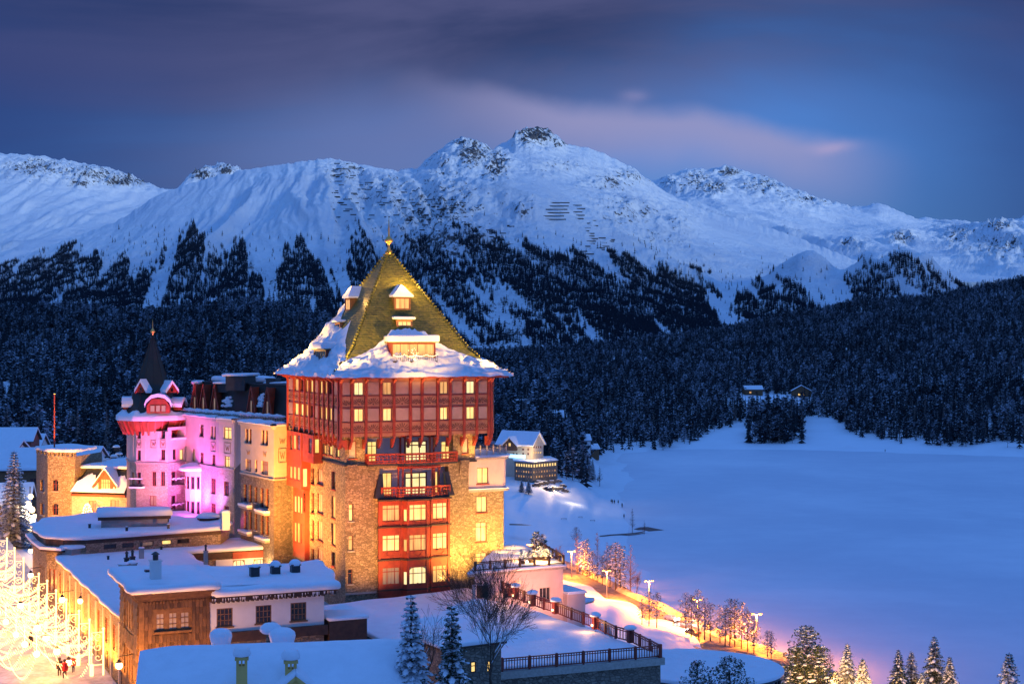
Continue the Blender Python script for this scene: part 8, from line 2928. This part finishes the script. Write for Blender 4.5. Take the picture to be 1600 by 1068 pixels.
for i, (ms, h0, px, pyt, D, lb) in enumerate(low_r):
    z = max(1.5, gz_(px, D)); h = CAMZ-(pyt-HOR)/F*D-z
    x, y = Q(px, D); plant_tree(ms, x, y, z, lb, "bare_tree" if "bare" in lb and "tree" in lb else "spruce_tree" if "spruce" in lb or "fir" in lb else "pine_tree", s=h/h0, rz=i*0.9)
# dark pines low in front of the round hall
dkp = [stone_pine(9, 3.0, 81, 0.1, "needle", n=90, leaf=1.0), stone_pine(9.5, 3.6, 82, 0.1, "needle", n=110, leaf=1.05)]
for (ms, h0, px, pyt, D, s, lb) in ((dkp[0], 9, 1090, 1033, 150, .62, "dark bushy pine below the terrace, left of a second one"), (dkp[1], 9.5, 1142, 1027, 152, .66, "dark bushy pine in front of the round hall")):
    x, y = Q(px, D); plant_tree(ms, x, y, Zat(pyt, D)-h0*s, lb, "pine_tree", s=s)
for (px, pyt, D, h, lb) in ((935, 968, 158, 3.0, "dark evergreen bush behind the stair railing"), (950, 976, 156, 2.6, "second dark bush right behind the stair railing"), (22, 703, 250, 16.5, "tall dark spruce between the far left houses")):
    x, y = Q(px, D); plant_tree(gsp[0] if h < 5 else sp2, x, y, Zat(pyt, D)-h, lb, "spruce_tree", s=h/(14 if h < 5 else 16), sx=1.6 if h < 5 else 1.3)

# trees dotted on the meadow by the lake
med = [(900, 789, 818, 560, pin[2], 12, 1.5, "round headed leafless looking pine alone on the snow meadow", "pine_tree"), (988, 768, 808, 600, lar[1], 18, 1.0, "thin bare larch standing on the lake edge", "larch_tree"), (1007, 789, 812, 598, lar[0], 16, 1.0, "smaller bare larch right of the other on the lake edge", "larch_tree"),
       (881, 690, 722, 820, sp2, 16, 1.2, "dark fir at the left of the shore clump", "fir_tree"), (895, 696, 730, 800, sp2, 16, 1.3, "dark fir above the shore path", "fir_tree"), (909, 695, 733, 790, sp2, 16, 1.3, "broad dark fir in the middle of the shore clump", "fir_tree"), (918, 697, 737, 780, sp1, 16.5, 1.6, "dark spruce in the middle of the shore clump", "spruce_tree"), (926, 702, 734, 785, sp2, 16, 1.2, "dark fir at the right of the shore clump", "fir_tree"), (937, 706, 738, 775, lar[0], 16, 1.2, "thin tree nearest the lake in the shore clump", "larch_tree"),
       (884, 716, 730, 790, lar[2], 15, 1, "low bare bush left of the shore clump", "larch_tree"), (900, 680, 700, 880, sp2, 16, 1.3, "dark fir under the hillside chalet", "fir_tree"), (866, 686, 715, 820, sp1, 16.5, 1.6, "dark spruce above the chalet hotel terrace", "spruce_tree"), (815, 748, 770, 668, sp2, 16, 1.6, "dark bushy fir below the chalet hotel, left one", "fir_tree"), (826, 750, 770, 664, sp2, 16, 2.0, "dark bushy fir below the chalet hotel, right one", "fir_tree"), (1028, 668, 682, 1150, sp2, 16, 1.5, "lone dark fir on the far shore snow", "fir_tree")]
for (px, pyt, pyb, D, ms, h0, sx, lb, nm) in med:
    z = gz_(px, D); h = (pyb-pyt)/F*D
    x, y = Q(px, D); plant_tree(ms, x, y, CAMZ-(pyb-HOR)/F*D if abs(z-(CAMZ-(pyb-HOR)/F*D)) < 2 else z, lb, nm, s=h/h0, sx=sx, rz=px)

# ------------------------------------------------------------------ far buildings
ch = thing("chalet_hotel", "big lit chalet hotel with steep snow gables on the shore left of the meadow", "building", (*Q(822, 712), 9))
D = 712
cw_f = Facade(Q(778, 716), Q(832, 705)); cw_r = Facade(Q(832, 705), Q(849, 716))
z0, z1, z2 = Zat(717, D), Zat(693, D), Zat(676, D)
mb = MB(); hs = [cw_f.rect(x, y, x+2.6, y+3.2) for x in (781, 785.5, 790, 801, 806, 816, 824) for y in (700, 707)]
cw_f.wall(mb, 0, z1, hs, rev=.2)
hr = [cw_r.rect(x, y, x+1.9, y+3.2) for x in (833.5, 837, 840.5, 844) for y in (696.5, 705)]
cw_r.wall(mb, 0, z1, hr, rev=.2)
mid = cw_r.pt(cw_r.L/2, z2); mb.add([cw_r.pt(0, z1), cw_r.pt(cw_r.L, z1), mid], ((0, 1, 2),)); mb.build("wall", M["cream"], ch)
for i, h in enumerate(hs): window(ch, cw_f, h, "lit" if i in (0, 2, 3, 5) else "glass", nx=2, rec=.1, t=.12)
for i, h in enumerate(hr): window(ch, cw_r, h, "lit" if i in (1, 3, 5, 7) else "glass", nx=2, rec=.1, t=.1)
bk = Vector(cw_f.A)+(Vector(cw_r.B)-Vector(cw_r.A)); 
rA = (Vector(cw_f.A)+bk)/2; rB = Vector((mid[0], mid[1])); ex = (rB-rA).normalized()
mb = MB()
for s in (0, 1):
    e0, e1 = (Vector(cw_f.A), Vector(cw_f.B)) if s == 0 else (bk, Vector(cw_r.B))
    d = (e0-rA)*0.2
    lo = [Vector((*(e0+d-ex*1), z1-0.8)), Vector((*(e1+d+ex*1), z1-0.8)), Vector((*(rB+ex*1), z2+.1)), Vector((*(rA-ex*1), z2+.1))]
    up = Vector((0, 0, 0.7)); lo = lo if s == 0 else [lo[1], lo[0], lo[3], lo[2]]
    mb.hexa(lo+[p+up for p in lo])
mb.build("roof_snow", M["snow"], ch)
gf_ = Facade(cw_f.pt(cw_f.up(790), 0, 2.5)[:2], cw_f.pt(cw_f.up(812), 0, 2.5)[:2])
mb = MB(); gm = gf_.L/2; zg1 = Zat(683, D); mb.add([gf_.pt(0, z1-3), gf_.pt(gf_.L, z1-3), gf_.pt(gf_.L, z1-0.5), gf_.pt(gm, zg1), gf_.pt(0, z1-0.5)], ((0, 1, 2, 3, 4),)); gb = mb.build("cross_gable", M["brownwood"], ch)
window(gb, gf_, (gm-0.7, gm+0.7, z1-1.0, z1+0.7), "lit", nx=2, rec=-0.05, t=.12)
mb = MB()
for s in (-1, 1):
    a = [gf_.pt(gm+s*(gm+0.6), z1-1.0, 0.8), gf_.pt(gm, zg1+0.1, 0.8), gf_.pt(gm, zg1+.1, -7), gf_.pt(gm+s*(gm+.6), z1-1.0, -7)]
    a = [Vector(p) for p in a]; a = a if s > 0 else [a[1], a[0], a[3], a[2]]
    mb.hexa(a+[p+Vector((0, 0, .6)) for p in a])
mb.build("snow", M["snow"], gb)
sg = MB(); sg.bar(cw_f.pt(cw_f.up(801), Zat(711, D), 3.2), cw_f.pt(cw_f.up(826), Zat(711, D), 3.2), 0.4, 1.6); sg.build("light_band", emit("blue white light band", (0.35, 0.75, 1.0), 2.2), ch)
lw_f = Facade(Q(804, 702), Q(832, 694)); lw_r = Facade(Q(832, 694), Q(871, 706))
zt1, zt0 = Zat(722, 698), Zat(751, 698)
mb = MB()
rows_ = []
for f, xs in ((lw_f, [806+3.8*i for i in range(7)]), (lw_r, [833.5+4.1*i for i in range(9)])):
    hs = [(f.up(x), f.up(x+(2.8 if y < 730 else 1.9)), Zat(y+(5 if y < 730 else 3.6), 698), Zat(y, 698)) for x in xs for y in (724, 734.5, 742)]
    f.wall(mb, zt0-12, zt1, hs, rev=.15)
    for i, h in enumerate(hs): window(ch, f, h, "lit" if i % 3 == 0 else ("litdim" if (i*7) % 5 < 3 else "litlow"), nx=1, rec=.08, t=.1)
mb.build("terrace_wing", M["stonedark"], ch)
pl4 = [tuple(lw_f.A), tuple(lw_f.B), tuple(lw_r.B), (Q(860, 725)), (Q(800, 725))]
mb = MB(); mb.prism(pl4, zt1, zt1+0.3); mb.build("wing_roof", M["slate"], ch); snow_sheet("wing_snow", pl4, zt1+.3, .6, ch, over=.5)
# parked cars by the chalet
cpm = [simple("snowed car body", c, 0.5, bs=0) for c in ((0.03, 0.03, 0.04), (0.08, 0.08, 0.10), (0.05, 0.04, 0.05))]
for i, (px, py) in enumerate([(838+3.4*k, 747.5-0.9*(k % 3)) for k in range(14)]):
    Dc = 692+rdn.uniform(-14, 10); q = Q(px, Dc); z = gz_(px, Dc)
    t = thing("parked_car", "dark parked car with snow on its roof in the row below the chalet hotel", "car", (*q, z), "cars parked below the chalet hotel")
    mb = MB(); a = R(10+i*7 % 30)
    mb.hexa([(q[0]+x, q[1]+y, z+.3) for x, y in ((-2.1, -.85), (2.1, -.85), (2.1, .85), (-2.1, .85))]+[(q[0]+x, q[1]+y, z+.9) for x, y in ((-2.1, -.85), (2.1, -.85), (2.1, .85), (-2.1, .85))])
    mb.hexa([(q[0]+x, q[1]+y, z+.9) for x, y in ((-1.3, -.8), (1.5, -.8), (1.5, .8), (-1.3, .8))]+[(q[0]+x, q[1]+y, z+1.45) for x, y in ((-.8, -.65), (1.1, -.65), (1.1, .65), (-.8, .65))])
    mb.build("body", cpm[i % 3], t)
    mb = MB(); mb.box((q[0]+.1, q[1], z+1.45), 2.0, 1.3, .25); mb.build("snow", M["snowfine"], t)
    mb = MB()
    for sx_, sy_ in ((-1.3, -.8), (1.3, -.8)): mb.tube([(q[0]+sx_, q[1]+sy_-.1, z+.33), (q[0]+sx_, q[1]+sy_+.1, z+.33)], .33, 8)
    mb.build("wheels", M["iron"], t, kind="stuff")
for (px, D, w, d, h, rh2, wm, lb, wins, ang) in (
    (838, 820, 14, 10, 5, 3.5, "white", "lit chalet on the slope right above the chalet hotel", [(0, 2, 1.2, 1.5, 1.5, "lit"), (0, 6, 1.2, 3, 1.5, "lit"), (0, 10.5, 1.2, 1.5, 1.5, "litdim")], 12),
    (904, 905, 13, 10, 6, 3, "white", "white chalet with two lit windows above the shore clump", [(0, 2, 1.5, 1.6, 1.4, "lit"), (0, 6, 1.5, 1.6, 1.4, "lit"), (0, 9.5, 1.5, 1.6, 1.4, "glass")], 8),
    (864, 965, 13, 9, 5, 3.8, "white", "snow roofed house high among the dark firs", [(0, 5, 1.5, 1.6, 1.4, "glass")], 0),
    (922, 930, 9, 8, 4, 2.5, "brownwood", "small shed house right of the white chalet above the shore", [(0, 3, 1, 1.4, 1.2, "glass")], 20),
    (812, 1000, 12, 9, 7, 3.5, "cream", "tall lit house highest in the wood left of the firs", [(0, 2, 1.5, 1.5, 3, "lit"), (0, 7, 3, 1.5, 1.5, "lit")], 0),
    (1176, 1400, 17, 10, 5, 3, "brownwood", "farmhouse in the clearing left of the dark tree clump", [(0, 4, 1.5, 2, 1.5, "litdim"), (0, 10, 1.5, 2, 1.5, "glass")], 5),
    (1252, 1385, 18, 12, 5, 5, "brownwood", "brown barn with lit gable in the clearing right of the dark tree clump", [(0, 6, 1.2, 2, 1.6, "lit"), (0, 10, 1.2, 2, 1.6, "litdim")], -10)):
    zb = gz_(px, D)
    cottage(px, D, w, d, zb, zb+h, zb+h+rh2, R(ang), wm, lb, wins, snow=0.6, gable_front=(px == 1252))
# wooden path fence and boats / benches on the meadow
dark = M["iron"]
def person_mesh(coat, legs):
    """one continuous body: walking, arms at the sides"""
    bm = bmesh.new()
    J = {"pel": (0, 0, .95, .15), "ch": (0, 0, 1.30, .17), "nk": (0, -.01, 1.50, .06), "hd": (0, -.02, 1.66, .105), "sl": (-.19, 0, 1.42, .065), "el": (-.25, .03, 1.15, .05), "hl": (-.25, -.05, .90, .035),
         "sr": (.19, 0, 1.42, .065), "er": (.25, -.03, 1.15, .05), "hr": (.25, -.10, .90, .035), "kl": (-.10, -.10, .50, .07), "fl": (-.10, -.03, .07, .05), "tl": (-.10, -.18, .04, .04), "kr": (.10, .04, .50, .07), "fr": (.10, .16, .08, .05), "tr": (.10, .04, .04, .04)}
    E_ = [("pel", "ch"), ("ch", "nk"), ("nk", "hd"), ("ch", "sl"), ("sl", "el"), ("el", "hl"), ("ch", "sr"), ("sr", "er"), ("er", "hr"), ("pel", "kl"), ("kl", "fl"), ("fl", "tl"), ("pel", "kr"), ("kr", "fr"), ("fr", "tr")]
    vs = {k: bm.verts.new(v[:3]) for k, v in J.items()}
    for a, b in E_: bm.edges.new((vs[a], vs[b]))
    me = bpy.data.meshes.new("skeleton"); bm.to_mesh(me); bm.free()
    o = bpy.data.objects.new("tmp", me); COL.objects.link(o)
    md = o.modifiers.new("skin", "SKIN")
    for i, k in enumerate(J): me.skin_vertices[0].data[i].radius = (J[k][3],)*2; me.skin_vertices[0].data[i].use_root = (k == "pel")
    s = o.modifiers.new("sub", "SUBSURF"); s.levels = 1; s.render_levels = 1
    dg = bpy.context.evaluated_depsgraph_get(); ev = o.evaluated_get(dg); me2 = bpy.data.meshes.new_from_object(ev)
    bpy.data.objects.remove(o)
    for m in (coat, legs, M["skin"]): me2.materials.append(m)
    for p in me2.polygons:
        c = p.center; p.material_index = 1 if c.z < 0.86 else (2 if c.z > 1.53 or (c.z < 0.93 and abs(c.x) > 0.2) else 0)
        p.use_smooth = True
    me2.name = "body"
    return me2
M["skin"] = simple("skin", (0.42, 0.26, 0.19), 0.6, bs=0, var=0.05)
cl = {k: simple("cloth "+k, c, 0.8, bs=0) for k, c in (("red", (0.5, 0.02, 0.02)), ("black", (0.018, 0.018, 0.02)), ("brick", (0.34, 0.06, 0.03)), ("blue", (0.03, 0.05, 0.12)))}
bodies = {"red": person_mesh(cl["red"], cl["black"]), "black": person_mesh(cl["black"], cl["black"]), "brick": person_mesh(cl["brick"], cl["blue"])}
def hood(col):
    return MB().lathe((0, 0, 0), [(0.12, 1.58), (0.135, 1.68), (0.11, 1.78), (0.02, 1.82)], 10).mesh("hat", cl[col])
def coat(col):
    return MB().lathe((0, 0, 0), [(0.27, 0.72), (0.25, 0.95), (0.22, 1.2), (0.23, 1.42), (0.10, 1.50)], 12).mesh("coat", cl[col])
hats = {k: hood(k) for k in cl}; coats = {k: coat(k) for k in cl}
def person(px, D, z, col, label, s=1.0, rz=0.0, group=None, full=True, w=1.0):
    q = Q(px, D)
    t = thing("person", label, "person", (*q, z), group); t.scale = (s*w, s*w, s); t.rotation_euler = (0, 0, rz)
    for nm, me in (("body", bodies[col]), ("hat", hats["black"]), ("coat", coats[col]))[:3 if full else 1]:
        o = bpy.data.objects.new(nm, me); COL.objects.link(o); o.parent = t
person(93, 149.5, 44.14, "black", "person in a black coat walking on the snowy street left of the one in red", 1.03, 0.4, w=1.15)
person(101, 148.5, 44.14, "red", "person in a bright red coat walking on the snowy street", 1.05, 0.3, w=1.2)
person(114.5, 151, 44.14, "brick", "person in a brick red jacket behind the walker in red, by the shop fronts", 0.98, 0.5)
person(48, 163, 44.14, "black", "dark dressed person farther up the street under the light scrolls", 1.0, 2.8)
for i, (px, py) in enumerate(((845, 779), (894, 744), (934, 757), (936, 755), (955, 783), (957, 783), (960, 783), (966, 783), (972, 787), (972, 786), (976, 702), (978, 701), (988, 701), (944, 709), (1383, 702), (975, 803))):
    D = 76.2*F/(py-HOR); z = gz_(px, D)
    person(px, D, max(z, 0.02), "black", "tiny dark figure walking on the snow path by the lake", 1.15, i, "walkers on the snow path by the lake")
# dark water opening and the brook
m_, t_, b_ = newmat("open dark water"); b_.inputs["Base Color"].default_value = (0.012, 0.02, 0.035, 1); b_.inputs["Roughness"].default_value = 0.3; b_.inputs["Specular IOR Level"].default_value = 0.08
M["water"] = m_
def water_patch(outline, z):
    q = [zplane(x, y, 0.6) for x, y in outline]; z = max(0.05, max(ground_xy(*p) for p in q)+0.03)
    mb = MB(); pts = [(*zplane(x, y, z), z) for x, y in outline]; mb.v = pts; mb.f = [tuple(range(len(pts)-1, -1, -1))]; mb.m = [0]
    mb.build("water", M["water"], None, kind="structure")
def zwp(px): return 0.9 if px < 985 else 0.75
water_patch([(990, 826), (1000, 823), (1012, 822.5), (1022, 824.5), (1038, 827.5), (1026, 828.5), (1014, 829.5), (1006, 827.5), (997, 827.6)], 1.15)
water_patch([(936, 836.3), (955, 834.2), (975, 833), (992, 831.5), (1006, 829.2), (1008, 830.2), (995, 833), (975, 834.8), (955, 836), (938, 838)], 1.1)
water_patch([(796, 817.5), (815, 818.2), (832, 820.0), (815, 820.2), (796, 819.8)], 1.3)
for (px, py, w) in ((881, 817, 2.5), (907, 812, 1.8), (926, 813, 2.2)):
    D = 76.5*F/(py-HOR); q = Q(px, D); z = gz_(px, D)
    t = thing("bench", "dark snow covered bench near the round headed pine on the meadow", "bench", (*q, z), "benches on the snow meadow")
    mb = MB(); mb.box((q[0], q[1], z+.4), w, .5, .08); mb.build("seat", M["darkwood"], t)
    for s in (-1, 1): mb = MB(); mb.box((q[0]+s*w*.4, q[1], z-.3), .1, .45, .7); mb.build("leg", M["iron"], t)
# snow fences on the mountain
fence_me = MB(); fence_me.box((0, 0, -6), 1, 0.12, 12)
fence_me = None
rdf = random.Random(77)
spots = []
for k in range(6): spots.append((872+rdf.uniform(-3, 3)-6*(k > 3), 317+5.2*k, 34+rdf.uniform(-4, 4)))
for k in range(5): spots.append((905+rdf.uniform(-3, 3), 321+5.2*k, 14))
for k in range(15): spots.append((925-k*0.6+rdf.uniform(-8, 8), 345+4.0*k, rdf.uniform(8, 17)))
for k in range(10): spots.append((948+rdf.uniform(-8, 8), 372+2.6*k, rdf.uniform(7, 12)))
for k in range(120):
    px = rdf.uniform(520, 800); spots.append((px, rdf.uniform(268, 285)+max(0, (px-560))*0.28+rdf.uniform(0, 58), rdf.uniform(5, 13)))
for k in range(14): spots.append((rdf.uniform(510, 560), rdf.uniform(252, 280), rdf.uniform(6, 12)))
colD = np.linspace(3600, 6800, 260)
def on_mountain(px, py):
    z = mt_height(np.full(len(colD), px), colD); yy = HOR-(z-CAMZ)/colD*F
    i = int(np.argmax(yy <= py))
    return colD[i], z[i]
for i, (px, py, w) in enumerate(spots):
    D, z = on_mountain(px, py)
    if D <= 3601: continue
    L_ = w/F*D
    t = MB(); x = Xat(px, D)
    n = 1
    pts = []
    Dm = min(on_mountain(px+(k/4-0.5)*w, py)[0] for k in range(5))
    Dm = max(Dm, D-70)-2
    for k in range(n+1):
        q = px+(k/n-0.5)*w
        pts.append(Vector((Xat(q, Dm), Dm, CAMZ-(py-HOR)/F*Dm)))
    for a, b in zip(pts[:-1], pts[1:]): t.bar(a+Vector((0, 0, 0.6)), b+Vector((0, 0, 0.6)), 0.5, 3.6)
    o = t.build("avalanche_fence", M["iron"], None)
    tag(o, "dark avalanche barrier running level across the snowy mountain flank", "fence", "avalanche barriers on the mountain")
# ------------------------------------------------------------------ floodlights of the hotel
FK = 3.1
WARM = (1.0, 0.42, 0.075); GOLD = (1.0, 0.52, 0.10); DEEP = (1.0, 0.30, 0.035)
def flood(loc, target, w, col, spot=80, size=0.15, k=None):
    d = lamp("flood_light", "SPOT", loc, w*(k or FK), col, target, size, spot, 1.0)
# front: from the terrace in front of the tower
flood(T3(15.0, -4.0, 48.9), T3(15.6, 1.0, 58), 5600, GOLD, 120)
flood(T3(3.0, -6.5, 48.9), T3(3.2, 1.0, 60), 4000, WARM, 120)
flood(T3(9, -13, 48.9), T3(9.5, 0.0, 66), 12500, DEEP, 95)
flood(T3(17, -12, 49.5), T3(15.5, 0.0, 69), 11000, DEEP, 80)
flood(T3(1, -12, 49.5), T3(3.5, 0.0, 69), 9000, DEEP, 80)
flood(T3(19, -8.5, 52.9), T3(19.5, 1.6, 57), 2600, WARM, 120)
flood(T3(19.8, -1.4, 53.0), T3(21.0, 1.6, 54.2), 500, GOLD, 130)
flood(T3(16.8, -0.3, zL+0.4), T3(16.2, 0.8, zo0), 260, GOLD, 150)
flood(T3(2.0, -0.3, zL+0.4), T3(2.6, 0.8, zo0), 120, GOLD, 150)
# left side
flood(T3(-9, 7, 50.5), T3(0.9, 9, 61), 10000, WARM, 120)
flood(T3(-8, 17, 50.8), T3(0.9, 18, 63), 8000, DEEP, 120)
# roof: lamps on the eave corners and above the top dormer
flood(T3(-1.9, -2.2, zo1+1.0), T3(7, 4, 83), 6500, GOLD, 75)
flood(T3(21.2, -2.2, zo1+1.0), T3(12, 4, 83), 6500, GOLD, 75)
q_ = roof_pt(0, a_for(0, 630, .30), .285, 1.5)
lamp("roof_light", "POINT", q_, 1500, GOLD, size=0.12)
q_ = roof_pt(3, a_for(3, 552, .30), .285, 1.5)
lamp("roof_light", "POINT", q_, 800, GOLD, size=0.12)
flood(T3(-2.2, 22.5, zo1+1.2), T3(4, 13, 82), 6500, GOLD, 75)
flood(T3(9.6, -14, zo1-2), T3(9.6, 4, 82), 9000, GOLD, 56)  # added in mid-air before the tower to even out the roof light
# coloured floods of the west wings
FK = 3.4
MAG = (1.0, 0.07, 0.62); VIO = (0.70, 0.22, 1.0); PINKW = (1.0, 0.26, 0.48)
def at(px, D, z): return Vector((*Q(px, D), z))
flood(at(324, 205, 54.4), at(320, 211.5, 61), 1500, VIO, 140)
flood(at(306, 209.5, 54.4), at(302, 216, 61), 1500, VIO, 140)
flood(at(296, 203, 54.3), at(300, 216, 61), 4200, MAG, 110)
flood(at(256, 209, 54.4), at(250, 216, 62), 1100, PINKW, 140)
flood(at(225, 211, 54.4), at(220, 217, 62), 800, (1.0, 0.36, 0.2), 140)
flood(at(268, 205, 54.3), at(262, 216, 67), 2600, MAG, 85)
flood(at(352, 196, 53.0), at(352, 206, 60), 1300, MAG, 110)
flood(at(405, 178, 51.8), at(410, 193, 63), 6500, WARM, 110, k=5.5)
flood(at(445, 178, 51.8), at(445, 192, 64), 4000, WARM, 110, k=5.5)
flood(at(110, 216, 54.2), at(95, 231, 55), 4200, WARM, 120, k=13)
flood(at(150, 215, 54.2), at(160, 228, 56), 2600, (1.0, 0.30, 0.12), 120, k=2.0)
# street glow from the arches and lanterns
for i, (px, py, D) in enumerate(ARCH):
    R0 = Vector(Q(px, D)); q = R0-E1*(3.2 if i % 2 else 5.5)
    lamp("arch_light", "POINT", (q.x, q.y, 46.6), 1300, (1.0, 0.33, 0.045), size=0.5)
for k in range(9):
    u = sfac.L*(0.06+0.11*k)
    flood(Vector(sfac.pt(u, 44.9, 1.3)), Vector(sfac.pt(u, 49, 0.0)), 1500, (1.0, 0.38, 0.045), 130)
for k in range(3):
    u = wL.L*(0.2+0.3*k)
    flood(Vector(wL.pt(u, 44.9, 1.6)), Vector(wL.pt(u, 51, 0.0)), 900, (1.0, 0.38, 0.05), 120)
lamp("cluster_light", "POINT", at(47, 252, 50), 5000, (1.0, 0.75, 0.5), size=0.6)
# court and terrace lights
lamp("court_light", "POINT", cf_.pt(cf_.up(400), ZR-1.8, 2.5), 700, (1.0, 0.55, 0.2), size=0.3)
lamp("deck_light", "POINT", (*Q(848, 169.5), zd+0.6), 900, (1.0, 0.55, 0.12), size=0.2)
lamp("deck_light", "POINT", (*Q(822, 171), zd+0.8), 600, (1.0, 0.5, 0.2), size=0.2)
for q in (sp[3], sp[5], sp[7]): lamp("step_lamp", "POINT", q+Vector((-0.9, -0.7, 0.7)), 130, (1.0, 0.45, 0.15), size=0.15)
lamp("chalet_light", "POINT", (*Q(838, 697), Zat(712, 697)), 7000, (1.0, 0.65, 0.25), size=0.4)
lamp("chalet_light", "POINT", (*Q(866, 680), Zat(747, 680)), 5000, (1.0, 0.65, 0.3), size=0.4)
lamp("car_park_light", "POINT", (*Q(898, 662), gz_(898, 662)+4), 1100, (1.0, 0.8, 0.55), size=0.4)
for px, D, w in ((1262, 276, 12000), (1332, 268, 11000), (1400, 268, 9000), (1466, 270, 9000), (1570, 250, 6000)):
    lamp("firs_light", "POINT", (*Q(px, D), gz_(px, D)+6.5), w*1.2, (1.0, 0.48, 0.10), size=0.5)
# lantern light on the larch corner, then a lamp without lantern for the fronts
lamp("larch_front_light", "POINT", P(196, 1045, 133.5), 1900, (1.0, 0.38, 0.06), size=0.35)
lamp("larch_front_light", "POINT", (*wF.pt(2.0, 0, 5.5)[:2], 47.5), 3200, (1.0, 0.40, 0.08), size=0.5)  # added unseen in place of the glow from the street
flood(Vector(pF.pt(7, 49.2, 7)), Vector(pF.pt(7, 50.5, 0)), 1500, (1.0, 0.36, 0.16), 120)
flood(T3(22.5, -3.5, 53.0), T3(21, 1.6, 55), 900, GOLD, 120)
print("OBJECTS", len(SC.objects))
